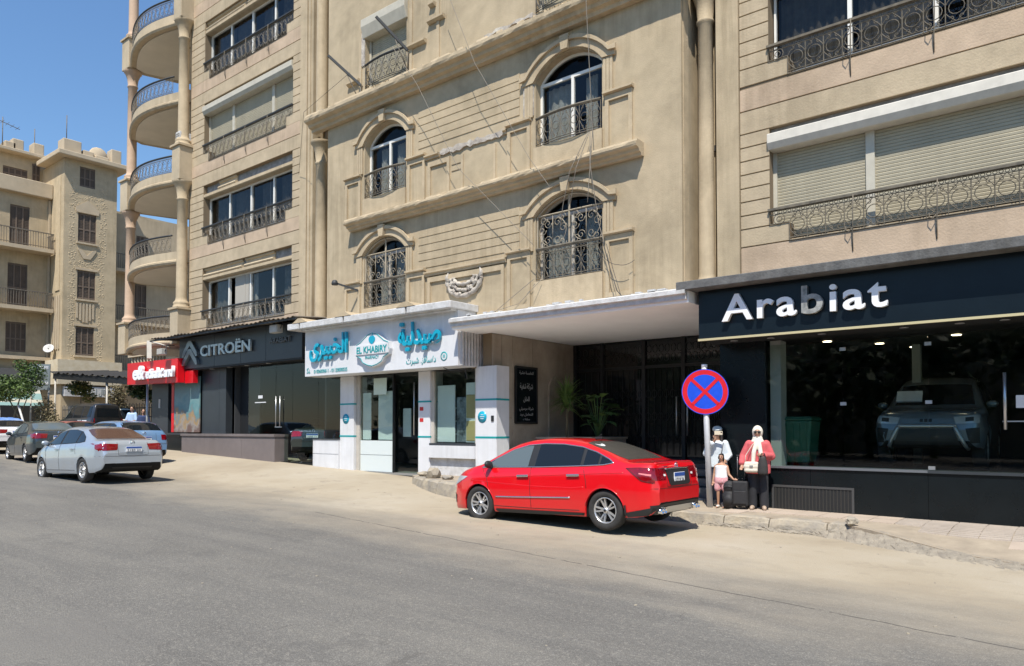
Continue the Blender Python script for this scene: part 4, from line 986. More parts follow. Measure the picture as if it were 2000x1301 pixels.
# vent grille in the plinth
v = MB(); v.xz([(-5.05, .18), (-3.6, .18), (-3.6, .63), (-5.05, .63)], YS - .02, YS + .001, 0, [[(-5.01, .18), (-5.01, .59), (-3.64, .59), (-3.64, .18)]]); v.build('vent_frame', mat('vent_frame', (.06, .06, .06), .5), SH)
MB().box(-5.01, -3.64, YS - .006, YS - .001, .18, .59).build('vent_dark', BLACKM, SH)
for k in range(22): MB().box(-4.99 + .061 * k, -4.97 + .061 * k, YS - .014, YS - .005, .18, .58).build('vent_bar', mat('vent_bar', (.028, .027, .024), .7), SH)
# interior
MB().box(-5.95, 2.6, 14.25, 22, ZF - .06, ZF - .005).build('showroom_floor', mat('dark_floor', (.045, .045, .045), .25), SH)
MB().box(-5.95, 2.6, 21.8, 22, ZF, 4).build('rear_wall', mat('showroom_wall', (.05, .052, .055), .7), SH); MB().box(-5.97, -5.9, 14.3, 22, ZF, 4).build('inner_wall', MATS['showroom_wall'], SH)
MB().box(-5.95, 2.6, 14.0, 22, 3.36, 3.42).build('ceiling', BLACKM, SH)
MB().box(-5.12, -4.92, 14.10, 14.4, ZF, 3.35).build('grey_column', mat('grey_column', (.30, .31, .30), .6), SH)
MB().box(-3.15, -3.0, 16.5, 16.65, ZF, 3.35).build('inner_column', mat('grey_column', (.30, .31, .30), .6), SH)
for (xx, yy) in ((-4.3, 14.9), (-3.6, 15.9), (-3.2, 17.0), (-2.2, 15.3), (-1.2, 16.4)):
    MB().lathe([(0, 0), (.08, 0), (.08, -.012), (0, -.012)], 14, (xx, yy, 3.36)).build('downlight', mat('downlight', (1, .9, .7), .5, emit=(1, .78, .5), estr=6), SH)
# sign over it
SG = thing('showroom_sign', 'long black shop sign with raised silver letters under a grey stone slab', 'sign', (-2, 13.2, 3.35), world=True)
bevel(MB().box(-6.12, 2.6, 13.12, 13.93, 3.36, 4.28).build('sign_board', mat('sign_navy', (.006, .011, .016), .3, var=.15, vscale=2.5, spec=.3), SG), .008)
bevel(MB().box(-6.42, 2.6, 12.78, 14.3, 4.28, 4.44).build('slab', mat('grey_slab', (.16, .16, .155), .8, col2=(.08, .08, .08), vscale=5, streak=.35, bump=.4), SG), .012)
MB().box(-6.12, 2.6, 13.085, 13.12, 3.33, 3.37).build('trim_strip', mat('brass_strip', (.52, .46, .27), .45), SG)
MB().box(-6.1, 2.6, 13.12, 13.93, 3.345, 3.358).build('soffit', BLACKM, SG)
for xx in (-5.6, -4.9, -4.0, -2.7, -1.9, -1.3, .0): MB().lathe([(.0, 0), (.055, 0), (.07, .0), (.07, .008), (0, .008)], 14, (xx, 13.55, 3.335)).build('soffit_spot', STEEL, SG)
LET = [SILVERL, mat('letter_side', (.25, .26, .27), .35, metal=.5)]
ltrs = letters("Arabiat", .68, .04, SILVERL, SG, facade_M(-5.60, 13.12 - .015, 3.66), bold=.011, track=.05, fit=2.76)
ltrs[3].data.materials[0] = mat('letter_bare', (.42, .42, .40), .6, col2=(.13, .14, .14), vscale=9)
# things in the showroom
t = thing('wheelie_bin', 'dark green plastic wheelie bin behind the glass beside the grey column', 'bin', (-4.72, 14.62, ZF - .005))
GRN = mat('bin_green', (.012, .09, .055), .5)
b = MB(); b.add([(-.22, -.24, .06), (.22, -.24, .06), (.22, .24, .06), (-.22, .24, .06), (-.28, -.30, .86), (.28, -.30, .86), (.28, .30, .86), (-.28, .30, .86)], [(0, 3, 2, 1), (4, 5, 6, 7), (0, 1, 5, 4), (1, 2, 6, 5), (2, 3, 7, 6), (3, 0, 4, 7)]); bevel(b.build('body', GRN, t), .03)
for k in range(4): MB().bar((-.16 + .105 * k, -.245, .1), (-.19 + .125 * k, -.302, .8), .02, .02).build('rib', GRN, t)
l = MB(); l.box(-.30, .30, -.33, .31, .86, .90); l.box(-.28, .28, -.30, .28, .90, .93); bevel(l.build('lid', GRN, t), .015)
for sx in (-1, 1): MB().lathe([(0, -.03), (.09, -.03), (.1, 0), (.09, .03), (0, .03)], 14, (sx * .2, .22, .1), 'x').build('wheel', BLACKM, t)

# ------------------------------------------------------------------ car showroom on the left
CT = thing('car_shopfront', 'charcoal car showroom front with dark doorway and tall glass panes', 'shopfront', (-23.5, 14, .6), world=True)
YT = 14.0
PLN = mat('plinth_brown', (.17, .145, .14), .6, var=.12, vscale=1.5, streak=.15)
for (a, b) in ((-27.05, -22.95), (-22.94, -21.0)): MB().box(a, b, YT - .3, YT + .2, .2, 1.42).build('plinth_panel', PLN, CT)
MB().box(-27.07, -20.98, YT - .34, YT + .2, 1.42, 1.50).build('plinth_cap', PLN, CT)
MB().box(-30.2, -27.06, YT - .05, YT + .2, .2, 1.45).build('plinth_panel', BLACKP, CT); MB().box(-30.2, -27.06, YT - .12, YT + .2, 1.45, 1.52).build('plinth_cap', DGREY, CT)
for (a, b) in ((-30.1, -28.75), (-26.15, -24.95), (-24.94, -24.5)): MB().box(a, b, YT, YT + .25, 1.5, 3.9).build('wall_panel', DGREY, CT)
MB().box(-28.75, -28.3, YT + .3, YT + .5, 1.5, 3.9).build('wall_panel', BLACKM, CT)
MB().box(-29.5, -29.36, YT - .02, YT, 2.5, 2.85).build('keypad', FRAMEG, CT)
MB().box(-24.49, -23.15, YT + .5, YT + .6, .9, 3.9).build('doorway', BLACKM, CT)  # black slab stands in for the shade beyond the open door
for (a, b) in ((-23.12, -21.5), (-21.48, -20.55), (-20.54, -19.2)): MB().box(a, b, YT + .05, YT + .062, 1.5 if b < -21 else .55, 3.86).build('pane', SHOPG, CT)
for xx in (-21.38, -21.15): MB().tube([(xx, YT - .02, 1.75), (xx, YT - .02, 2.75)], .018, 6).build('door_handle', STEEL, CT)
MB().box(-21.45, -21.08, YT - .01, YT + .02, 1.72, 1.75).build('handle_bar', STEEL, CT)
MB().box(-22.7, -22.05, YT + .03, YT + .045, 2.55, 2.58).build('glass_notice', WHITEP, CT); MB().box(-22.5, -22.25, YT + .03, YT + .045, 2.7, 2.8).build('glass_notice', WHITEP, CT)
MB().box(-21.0, -19.15, YT - .08, YT + .2, .3, .62).build('base_panel', BLACKP, CT)
MB().box(-27, -19.2, 19.8, 20, .5, 4).build('rear_wall', MATS['showroom_wall'], CT); MB().box(-27, -19.2, 14.4, 19.8, .5, .62).build('showroom_floor', MATS['dark_floor'], CT)
MB().box(-27, -19.2, 14.1, 19.8, 3.9, 3.95).build('ceiling', BLACKM, CT); MB().box(-24.45, -24.4, 14.3, 19.8, .5, 3.9).build('inner_wall', MATS['showroom_wall'], CT)
MB().box(-30.2, -27, 14.3, 20, .4, 4.4).build('inner_block', DGREY, CT)
po = thing('poster', 'faded travel poster with sea and rocks in a red frame beside the red shop sign', 'poster', (-27.3, 13.9, 1.55), world=True)
PM = bpy.data.materials.new('poster_print'); PM.use_nodes = True
n = PM.node_tree.nodes; L = PM.node_tree.links; g = n.new('ShaderNodeNewGeometry'); s_ = n.new('ShaderNodeSeparateXYZ'); L.new(g.outputs['Position'], s_.inputs[0])
nz = n.new('ShaderNodeTexNoise'); nz.inputs['Scale'].default_value = 2.6; nz.inputs['Detail'].default_value = 6; L.new(g.outputs['Position'], nz.inputs['Vector'])
ma = n.new('ShaderNodeMath'); ma.operation = 'MULTIPLY_ADD'; ma.inputs[1].default_value = .48; ma.inputs[2].default_value = -.98; L.new(s_.outputs['Z'], ma.inputs[0])
mm = n.new('ShaderNodeMath'); mm.operation = 'ADD'; L.new(ma.outputs[0], mm.inputs[0]); L.new(nz.outputs['Fac'], mm.inputs[1])
r = n.new('ShaderNodeValToRGB'); e = r.color_ramp.elements; e[0].position = .25; e[0].color = (.16, .10, .08, 1); e[1].position = 1; e[1].color = (.16, .26, .26, 1)
for p_, c_ in ((.4, (.30, .27, .24, 1)), (.5, (.34, .22, .09, 1)), (.58, (.20, .20, .19, 1)), (.68, (.10, .24, .26, 1)), (.85, (.18, .30, .30, 1))): q = e.new(p_); q.color = c_
L.new(mm.outputs[0], r.inputs[0]); L.new(r.outputs[0], n['Principled BSDF'].inputs['Base Color'])
MB().box(-28.3, -26.2, 13.93, 13.97, 1.55, 3.62).build('print', PM, po); MB().box(-28.3, -28.12, 13.915, 13.93, 1.55, 3.62).build('red_edge', mat('sign_red', (.62, .005, .012), .35), po)
# fascia with letters and chevrons
CS = thing('fascia_sign', 'charcoal fascia with grey double chevron badge and silver letters', 'sign', (-23.2, 13.7, 3.85), world=True)
for (a, b) in ((-27.1, -24.6), (-24.59, -22.9), (-22.89, -21.4), (-21.39, -19.42)): bevel(MB().box(a, b, 13.6, 13.95, 3.88, 5.02).build('fascia_panel', DGREY, CS), .006)
MB().box(-27.1, -19.42, 13.62, 14.1, 3.83, 3.875).build('soffit', BLACKM, CS)
for xx in (-25.2, -24, -22.9, -21.6): MB().lathe([(0, 0), (.09, 0), (.09, .01), (0, .01)], 12, (xx, 13.85, 3.82)).build('soffit_spot', STEEL, CS)
GLT = mat('badge_grey', (.22, .24, .25), .3, metal=.5)
for k in range(2):
    z = 4.08 + .30 * k
    MB().xz([(-26.72, z - .08), (-26.60, z - .08), (-26.17, z + .33), (-25.74, z - .08), (-25.62, z - .08), (-25.67, z + .09), (-26.07, z + .50), (-26.27, z + .50), (-26.67, z + .09)], 13.5, 13.6).build('chevron', GLT, CS)
letters("CITRO\u00cbN", .52, .03, mat('letter_silver', (.46, .50, .50), .3, metal=.3), CS, facade_M(-25.42, 13.56, 4.27), bold=.012, fit=3.3)
letters("ARABIAT", .24, .02, mat('letter_dark', (.10, .105, .11), .4), CS, facade_M(-21.1, 13.57, 4.42), fit=1.15)
# corrugated canopy strip over the fascia
AW = thing('corrugated_awning', 'thin rusty corrugated sheet awning above the charcoal fascia', 'awning', (-23, 13.5, 5.0), world=True)
m2 = MB(); vs = []; N = 150
for i in range(N + 1):
    x = -28.2 + (-18.9 + 28.2) * i / N; dz = .025 * sin(i * pi / 2 + .6) + .02 * sin(i * .21); vs += [(x, 12.95, 5.03 + dz), (x, 14.3, 5.14 + dz)]
m2.add(vs, [(2 * i, 2 * i + 2, 2 * i + 3, 2 * i + 1) for i in range(N)], 0, False); m2.build('sheet', mat('awning_rust', (.18, .155, .125), .8, col2=(.09, .075, .06), vscale=4), AW, recalc=False)
MB().box(-28.2, -18.9, 13.0, 13.05, 4.95, 5.0).build('rail', IRONB, AW)
for xx in (-27.5, -24.5, -21.5, -19.2): MB().bar((xx, 13.02, 4.97), (xx, 14.25, 5.08), .05, .05).build('bracket', IRONB, AW)
def floodlight(label, x, y, z, s=1):
    t = thing('floodlight', label, 'floodlight', (x, y, z))
    bevel(MB().box(-.28 * s, .28 * s, -.12, .1, -.17 * s, .17 * s).build('housing', mat('flood_beige', (.42, .41, .37), .6), t), .02); MB().box(-.25 * s, .25 * s, -.128, -.12, -.14 * s, .14 * s).build('lens', FRAMEG, t)
    MB().tube([(-.31 * s, 0, 0), (-.31 * s, .1, .25), (0, .45, .28), (.31 * s, .1, .25), (.31 * s, 0, 0)], .015, 5).build('bracket', IRONB, t)
floodlight('beige floodlight mounted under the awning at the right end of the charcoal fascia', -20.35, 13.3, 4.80, .75)
floodlight('beige floodlight in front of the red sign', -27.3, 13.05, 4.52, .65)
t = thing('old_lamp', 'twisted old lamp fitting hanging at the left end of the rusty awning', 'lamp', (-28.9, 13.3, 4.6)); MB().bar((0, 0, .45), (.25, -.1, -.25), .16, .12).build('body', FRAMEG, t); MB().tube([(0, .0, .45), (.3, .3, .35), (.7, .5, .2)], .03, 5).build('arm', FRAMEG, t)
# red telecom sign
RS = thing('red_shop_sign', 'bright red shop sign with white raised letters under the rounded balconies', 'sign', (-28.5, 13.5, 3.4), world=True)
RED = mat('sign_red', (.62, .005, .012), .35)
bevel(MB().xz([(-30.85, 3.45), (-26.72, 3.38), (-26.72, 4.28), (-30.85, 4.30)], 13.35, 13.62).build('sign_board', RED, RS), .008); MB().box(-26.70, -26.1, 13.62, 13.8, 3.36, 3.98).build('sign_return', RED, RS)
WL_ = mat('white_letter', (.85, .85, .86), .4)
letters("e&", .72, .05, WL_, RS, facade_M(-30.05, 13.3, 3.62), bold=.03, fit=.95); letters("etisalat and", .52, .05, WL_, RS, facade_M(-28.95, 13.3, 3.62), bold=.02, fit=2.15)
# ------------------------------------------------------------------ rounded corner balconies at the left end of the long building
BAL = [6.12, 9.30, 12.48, 15.66, 18.84]
CB = mat('balcony_stucco', (.475, .39, .27), .92, var=.1, vscale=1.6, bump=.25, bscale=24, streak=.22, blotch=.15)
SOF = mat('balcony_soffit', (.62, .57, .48), .9, var=.08, vscale=1.2)
PX0, PX1 = -28.45, -33.75
def bal_pt(t, off=0.):
    """balcony front edge, t from 0 (by the wing) to 1 (outer column)"""
    x = PX0 + (PX1 - PX0) * t; y = 14.22 + .42 * t - .62 * sin(pi * t) ** 1.0
    dx = (PX1 - PX0); dy = .42 - .62 * pi * cos(pi * t); n_ = Vector((-dy, dx, 0)).normalized()
    return (x - n_.x * off * -1, y + n_.y * off, 0)
N = 24
front = [bal_pt(i / N)[:2] for i in range(N + 1)]
LEN = sum((Vector(front[i + 1]) - Vector(front[i])).length for i in range(N))
cum = [0.]
for i in range(N): cum.append(cum[-1] + (Vector(front[i + 1]) - Vector(front[i])).length)
def along(s):
    for i in range(N):
        if s <= cum[i + 1] or i == N - 1:
            u = (s - cum[i]) / (cum[i + 1] - cum[i]); a, b = Vector(front[i]), Vector(front[i + 1]); q = a.lerp(b, u); return (q.x, q.y)
back = [(PX1 - .25, 15.2), (PX1 + .2, 16.6), (PX1 + 1.4, 17.8), (-30.5, 18.6), (PX0 + .4, 18.6)]
gme = grille(LEN - .9, .62, f=lambda s: along(s + .45), mod=.27).mesh('balcony_railing', IRON)
for zr in BAL:
    slab = MB().xy([(PX0 + .4, 14.3)] + front + back, zr - 1.12, zr - .64).build('balcony_slab', CB, B)
    # moulded band below the edge
    path = [((p[0], p[1], 0), (0, 0, 0)) for p in front]
    pa = []
    for i in range(N + 1):
        a = Vector(front[max(0, i - 1)]); b = Vector(front[min(N, i + 1)]); d = (b - a).normalized(); o = Vector((d.y * -1, d.x, 0)); o = o if o.y < 0 else -o
        pa.append((Vector((front[i][0], front[i][1], zr - 1.12)), o))
    MB().sweep([(.0, -.04), (.05, -.02), (.09, .05), (.09, .11), (.03, .16), (0, .16)], pa).build('edge_moulding', STUCCO2, slab)
    MB().xy([(PX0 + .3, 14.45)] + [(p[0], p[1] + .18) for p in front[1:-1]] + [(PX1 + .1, 15.2), (PX1 + .6, 16.5), (-30.5, 18.4), (PX0 + .3, 18.4)], zr - 1.16, zr - 1.119).build('soffit', SOF, slab)
    rl = link('balcony_railing', gme, B, (0, 0, zr - .62))
    h = MB(); h.tube([(*along(.4 + (LEN - .8) * i / 16), zr + .02) for i in range(17)], .035, 6); o = h.build('handrail', IRONB, rl); o.matrix_parent_inverse = Matrix.Translation((0, 0, -(zr - .62)))
    MB().lathe([(0, -.05), (.10, -.05), (.16, 0), (0, 0)], 12, (-30.0, 15.2, zr - 1.16)).build('ceiling_lamp', mat('lamp_tan', (.30, .22, .13), .6), slab)
    # pedestals that carry the columns, on every second floor
    for (cx, cy, wv) in ((-28.12, 14.16, .30), (-33.95, 14.75, .34)):
        if BAL.index(zr) % 2: continue
        p = bevel(MB().box(cx - wv, cx + wv, cy - wv, cy + wv, zr - 1.16, zr + .16).build('pedestal', CB, B), .02)
        MB().box(cx - wv - .06, cx + wv + .06, cy - wv - .06, cy + wv + .06, zr + .161, zr + .24).build('pedestal_cap', STUCCO2, p)
        column(B, cx, cy, zr + .24, zr + 6.36 - 1.165, .20, name='balcony_column', m_=mat('column_pink', (.50, .36, .255), .85, var=.1, vscale=3, streak=.1) if cx < -30 else STUCCO2)
MB().box(-30.9, -27.96, 17.0, 17.3, 4.4, ZTOP).build('end_wall', CB, B)
MB().box(-28.1, -27.95, 14.42, 17.2, 4.4, ZTOP).build('end_wall', CB, B)
for zr in BAL:
    p = MB().box(-30.55, -29.85, 16.3, 17.0, zr - .64, zr + 2.05).build('square_pillar', CB, B); MB().box(-30.70, -29.7, 16.15, 17.0, zr + 1.55, zr + 1.7).build('pillar_cap', STUCCO2, p)
    MB().box(-29.4, -28.5, 16.94, 16.99, zr - .6, zr + 1.3).build('balcony_door', CURTD, B)
MB().box(-30.9, -28, 17.3, 25.9, 0, ZTOP).build('rear_block', STUCCO, B)
t = thing('air_conditioner', 'white air conditioner unit on the wall beside the third rounded balcony', 'air conditioner', (-28.2, 14.5, 12.95))
bevel(MB().box(-.12, .22, -.55, .12, -.3, .3).build('casing', WHITED, t), .02)
for k in range(7): MB().box(-.1, .2, -.565, -.55, -.25 + .075 * k, -.22 + .075 * k).build('louvre', FRAMEG, t)

# ------------------------------------------------------------------ old building across the side street
OB = thing('old_building', 'old cream apartment building with a relief decorated tower and brown louvred shutters', 'building', (-50, 17, .9), world=True)
CRM = mat('cream_stucco', (.47, .38, .25), .92, var=.14, vscale=1.4, bump=.3, bscale=16, streak=.22, blotch=.18)
CRM2 = mat('cream_trim', (.49, .40, .28), .9, var=.1, vscale=1.5, streak=.1)
RELIEF = mat('relief_stucco', (.50, .40, .26), .9, var=.12, vscale=3, bump=.4, bscale=20)
BRN = mat('shutter_brown', (.105, .078, .058), .75, var=.2, vscale=2.5)
XT, XW = -48., -50.
TW = [(17.85, 18.72, 16.25, 17.45), (17.8, 18.82, 12.9, 14.64), (17.8, 18.82, 9.47, 11.18), (17.76, 18.78, 6.08, 7.8)]
tw = MB().yz([(17.06, .4), (20.0, .4), (20.0, 17.75), (17.06, 17.75)], XT, XT - .3, 0, [[(a, c), (a, d), (b, d), (b, c)] for a, b, c, d in TW]).build('tower_wall', CRM, OB)
MB().box(XT - 5, XT - .01, 17.02, 17.06 + .3, .4, 17.75).build('tower_side', CRM, OB); MB().box(XT - 5, XT - .3, 19.7, 20.0, .4, 17.75).build('tower_side', CRM, OB)
for k in range(4): MB().box(XT - .52 - .32 * k, XT - .34 - .32 * k, 16.96, 17.02, 6.4, 9.6).build('flute', CRM2, OB)
for (z0, z1) in ((9.9, 16.8),): MB().box(XT - 1.1, XT - .45, 16.97, 17.02, z0, z1).build('side_relief', RELIEF, OB)
bevel(MB().box(XT - 3, XT + .55, 16.5, 20.6, 17.76, 18.05).build('tower_cornice', CRM2, OB), .04)
for (y0, y1, x0, x1, h) in ((16.9, 17.9, XT - .8, XT + .1, .85), (18.0, 18.6, XT - .3, XT + .05, .45), (19.6, 20.2, XT - .6, XT + .1, .95), (18.7, 19.5, XT - .2, XT + .05, .35)): bevel(MB().box(x0, x1, y0, y1, 18.04, 18.04 + h).build('parapet_block', CRM2, OB), .05)
sc_ = MB(); sc_.lathe([(0, -.12), (.5, -.12), (.55, 0), (.5, .12), (0, .12)], 14, (XT - .2, 18.95, 18.4), 'x'); sc_.build('shell_ornament', CRM2, OB)
def shutter_window(y0, y1, z0, z1, x, parent):
    f = MB(); ym = (y0 + y1) / 2
    f.box(x - .12, x - .02, y0, y1, z0, z1); s = f.build('shutter', BRN, parent)
    n_ = max(2, int((y1 - y0) / .26))
    for k in range(n_ + 1): yy = y0 + (y1 - y0) * k / n_; MB().box(x - .02, x + .02, max(y0, yy - .035), min(y1, yy + .035), z0, z1).build('shutter_stile', mat('shutter_stile', (.16, .12, .09), .75), s)
    for zz in (z0 + .03, z0 + (z1 - z0) * .42, z1 - .1): MB().box(x - .02, x + .015, y0, y1, zz, zz + .07).build('shutter_rail', MATS['shutter_stile'], s)
    sl_ = MB(); k = int((z1 - z0) / .09)
    for i in range(k): sl_.box(x - .03, x - .008, y0 + .03, y1 - .03, z0 + i * .09, z0 + i * .09 + .05)
    stuff(sl_.build('louvres', BRN, s))
for w_ in TW: shutter_window(*w_, XT - .05, OB)
for (y0, y1, z0, z1) in TW[1:]:
    MB().box(XT, XT + .06, y0 - .12, y1 + .12, z1 + .02, z1 + .14).build('window_head', CRM2, OB); MB().box(XT, XT + .09, y0 - .1, y1 + .1, z0 - .12, z0 - .02).build('window_sill', CRM2, OB)
MB().yz([(17.65, 14.75), (18.97, 14.75), (18.97, 14.95), (18.31, 15.45), (17.65, 14.95)], XT, XT + .05).build('pediment', CRM2, OB)
# raised pebble relief bands and ornaments
rd = random.Random(11); m2 = MB()
def peb(y, z, s): m2.add([(XT + .0, y - s, z), (XT, y, z - s * .7), (XT, y + s, z), (XT, y, z + s * .7), (XT + s * .32, y, z)], [(0, 1, 4), (1, 2, 4), (2, 3, 4), (3, 0, 4)])
for (y0, y1, z0, z1) in ((17.32, 17.68, 5.2, 12.2), (18.95, 19.3, 5.2, 12.2), (17.30, 17.62, 12.2, 14.6), (19.0, 19.4, 12.2, 14.6), (17.3, 17.85, 14.8, 16.7), (18.75, 19.4, 14.8, 16.4), (17.85, 18.75, 15.4, 16.1), (17.62, 18.9, 11.3, 11.8)):
    n_ = int((y1 - y0) * (z1 - z0) / .012)
    for i in range(n_): peb(rd.uniform(y0, y1), rd.uniform(z0, z1), rd.uniform(.04, .07))
stuff(m2.build('pebble_relief', RELIEF, OB))
for k in range(6): MB().box(XT, XT + .05, 17.75 + .18 * k, 17.86 + .18 * k, 8.0 + abs(k - 2.5) * .12, 9.2).build('comb_ornament', CRM2, OB)
MB().yz([(17.8, 12.5), (18.0, 12.45), (18.31, 12.1), (18.62, 12.45), (18.82, 12.5), (18.82, 12.4), (18.5, 11.9), (18.1, 11.9), (17.8, 12.4)], XT, XT + .05).build('bracket_ornament', CRM2, OB)
MB().box(XT - 1.6, XT + .35, 16.7, 20.3, 4.3, 5.75).build('tower_base_band', mat('worn_band', (.50, .41, .27), .95, col2=(.62, .55, .42), vscale=2.5, bump=.4), OB)
# wing with balconies
WD = [(14.87, 15.88, 12.45, 14.85), (14.8, 15.82, 8.9, 11.4), (14.75, 15.8, 6.2, 7.95), (11.6, 12.6, 12.45, 14.85), (11.6, 12.6, 8.9, 11.4)]
MB().yz([(6, .4), (17.1, .4), (17.1, 16.4), (6, 16.4)], XW, XW - .3, 0, [[(a, c), (a, d), (b, d), (b, c)] for a, b, c, d in WD]).build('wing_wall', CRM, OB)
for w_ in WD: shutter_window(*w_, XW - .06, OB)
bevel(MB().box(XW - 2, XW + .35, 6, 17.0, 15.55, 16.45).build('wing_cornice', CRM2, OB), .04)
# set back attic storey
MB().yz([(6, 16.4), (19.6, 16.4), (19.6, 18.3), (6, 18.3)], XW - 1.5, XW - 1.8, 0, [[(14.9, 16.75), (14.9, 17.5), (16.2, 17.5), (16.2, 16.75)], [(12, 16.75), (12, 17.5), (13.4, 17.5), (13.4, 16.75)]]).build('attic_wall', CRM, OB)
shutter_window(14.9, 16.2, 16.75, 17.5, XW - 1.55, OB); shutter_window(16.45, 16.85, 16.8, 18.0, XW - 1.45, OB)
bevel(MB().box(XW - 2.2, XW - .9, 6, 17.4, 18.3, 18.5).build('attic_cornice', CRM2, OB), .03)
for (y, h) in ((14.0, .6), (14.9, .45), (15.3, .7), (16.4, .75), (12.5, .5)): bevel(MB().box(XW - 2, XW - 1.2, y, y + .6, 18.5, 18.5 + h).build('parapet_block', CRM2, OB), .06)
for z in (12.35, 8.8):
    bs = MB().box(XW + .0, XW + 1.0, 10, 16.9, z - .22, z).build('balcony', CRM2, OB)
    g = MB(); x = XW + .95
    g.box(x - .03, x + .03, 10, 16.88, z + .9, z + .95); g.box(x - .02, x + .02, 10, 16.88, z + .08, z + .11); g.box(XW, x, 16.84, 16.88, z + .9, z + .95)
    for k in range(52): yy = 10 + 6.86 * k / 51; g.box(x - .012, x + .012, yy - .012, yy + .012, z, z + .9)
    for k in range(7): g.box(XW + .1 + .12 * k, XW + .125 + .12 * k, 16.84, 16.865, z, z + .9)
    stuff(g.build('balcony_railing', IRON, bs))
MB().box(XW, XW + .4, 6, 17.0, 5.75, 5.95).build('string_course', CRM2, OB)
MB().box(XW + .02, XW + .10, 16.86, 16.98, 6, 15.5).build('drain_pipe', CRM2, OB)
# lower part to the right, half hidden
RD = [(22.0, 22.8, 12.4, 14.4), (21.8, 22.7, 9.1, 11.2), (22.0, 22.8, 5.9, 8.2)]
MB().yz([(20, .4), (30, .4), (30, 15.6), (20, 15.6)], XW + .2, XW - .1, 0, [[(a, c), (a, d), (b, d), (b, c)] for a, b, c, d in RD]).build('rear_wing_wall', mat('cream_grey', (.44, .36, .25), .92, var=.12, vscale=1, streak=.2), OB)
for w_ in RD: shutter_window(*w_, XW + .15, OB)
for z in (11.9, 8.6, 5.4):
    bs = MB().box(XW + .2, XW + 1.1, 20.4, 25.5, z - .2, z).build('balcony', CRM2, OB); g = MB(); x = XW + 1.05; g.box(x - .03, x + .03, 20.4, 25.5, z + .9, z + .95); g.box(XW + .2, x, 20.4, 20.45, z + .9, z + .95)
    for k in range(38): yy = 20.4 + 5.1 * k / 37; g.box(x - .012, x + .012, yy - .012, yy + .012, z, z + .9)
    stuff(g.build('balcony_railing', IRON, bs))
MB().box(XW - 12, XW - 1.8, 6, 30, .4, 16.3).build('core', CRM, OB)
# street level of the old building
MB().box(XT - .02, XT + .1, 17.4, 19.4, .9, 3.0).build('garage_shutter', mat('garage_grey', (.14, .14, .14), .8), OB); MB().box(XT + .02, XT + .3, 17.1, 19.9, 3.6, 4.2).build('shop_board', WHITED, OB)
letters("\uFE95\uFEB4\uFEE3\uFEAE\uFEDB\uFE95\uFEDD \uFEDD\uFE8E\uFE97\uFEAE\uFEDB", .5, .01, mat('board_text', (.25, .28, .27), .6), OB, east_M(XT + .3, 17.4, 3.75), fit=2.2)
MB().box(XW - .05, XW + .12, 8, 16.6, .9, 4.2).build('shop_opening_shade', BLACKM, OB); MB().box(XW, XW + .3, 6, 16.9, 4.2, 5.2).build('shop_band', mat('dark_band', (.10, .10, .10), .8), OB)  # solid black box on the wall painted as the shade inside shop openings
def antenna(label, x, y, z, h, yagi):
    t = thing('antenna', label, 'antenna', (x, y, z)); MB().tube([(0, 0, 0), (0, 0, h)], .025, 5).build('mast', IRON, t)
    if yagi:
        MB().tube([(0, -.9, h - .1), (0, .9, h - .5)], .02, 4).build('boom', IRON, t)
        for k in range(7): yy = -.8 + .26 * k; MB().tube([(-.35, yy, h - .1 - .22 * (yy + .9)), (.35, yy, h - .1 - .22 * (yy + .9))], .012, 4).build('element', IRON, t)
antenna('television antenna with crossbars on the old building roof at far left', XW - 1.5, 14.85, 18.5, 1.9, True)
antenna('thin bare aerial mast on the tower roof corner', XT - .3, 17.2, 18.8, 1.6, False)
antenna('short bare aerial mast left of the tower roof', XW - 1.5, 16.55, 18.5, 1.7, False)
t = thing('satellite_dish', 'round pale satellite dish fixed at the foot of the tower', 'satellite dish', (-49.3, 16.75, 6.0))
dd = MB().lathe([(0, -.10), (.16, -.07), (.30, 0), (.28, .01), (.15, -.05), (0, -.08)], 18, (0, 0, 0), 'x').build('dish', WHITED, t); dd.location = (.35, -.1, .45); dd.rotation_euler = (0, -.5, -.7); MB().tube([(0, .1, 0), (.1, 0, .3), (.3, -.1, .45)], .03, 5).build('arm', IRON, t)

# ------------------------------------------------------------------ street corner at the left: canopy, signboard, fence, trees, stall
BC = thing('metal_canopy', 'black corrugated metal canopy on thin posts in front of the old tower', 'canopy', (-40, 16, 1.2), world=True)
m2 = MB(); vs = []; N2 = 70; A_, B_ = Vector((-44.6, 15.2, 4.72)), Vector((-35.3, 15.75, 4.05))
for i in range(N2 + 1):
    q = A_.lerp(B_, i / N2); dz = .04 * sin(i * pi / 2) + .03 * sin(i * .9); vs += [(q.x, q.y, q.z + dz), (q.x, q.y + 3, q.z + dz + .25)]
m2.add(vs, [(2 * i, 2 * i + 2, 2 * i + 3, 2 * i + 1) for i in range(N2)]); m2.build('sheet', mat('canopy_sheet', (.03, .028, .026), .8), BC, recalc=False)
MB().bar((-44.3, 15.35, 4.52), (-35.3, 15.85, 3.86), .08, .30).build('front_beam', BLACKM, BC)
for (x, y, z1) in ((-44.2, 15.4, 4.5), (-38.6, 15.75, 4.1), (-44.2, 18, 4.6)): MB().tube([(x, y, .8), (x, y, z1)], .05, 6).build('post', FRAMEG, BC)
SB = thing('signboard', 'grey street signboard with white Arabic lettering on posts beside the tree', 'sign', (-42.7, 14.1, 1.0), world=True)
a, b = Vector((-43.1, 13.8, 0)), Vector((-42.35, 14.5, 0)); d = (b - a).normalized(); nn = Vector((d.y, -d.x, 0)); L_ = 1.03
ctr = (a + b) / 2
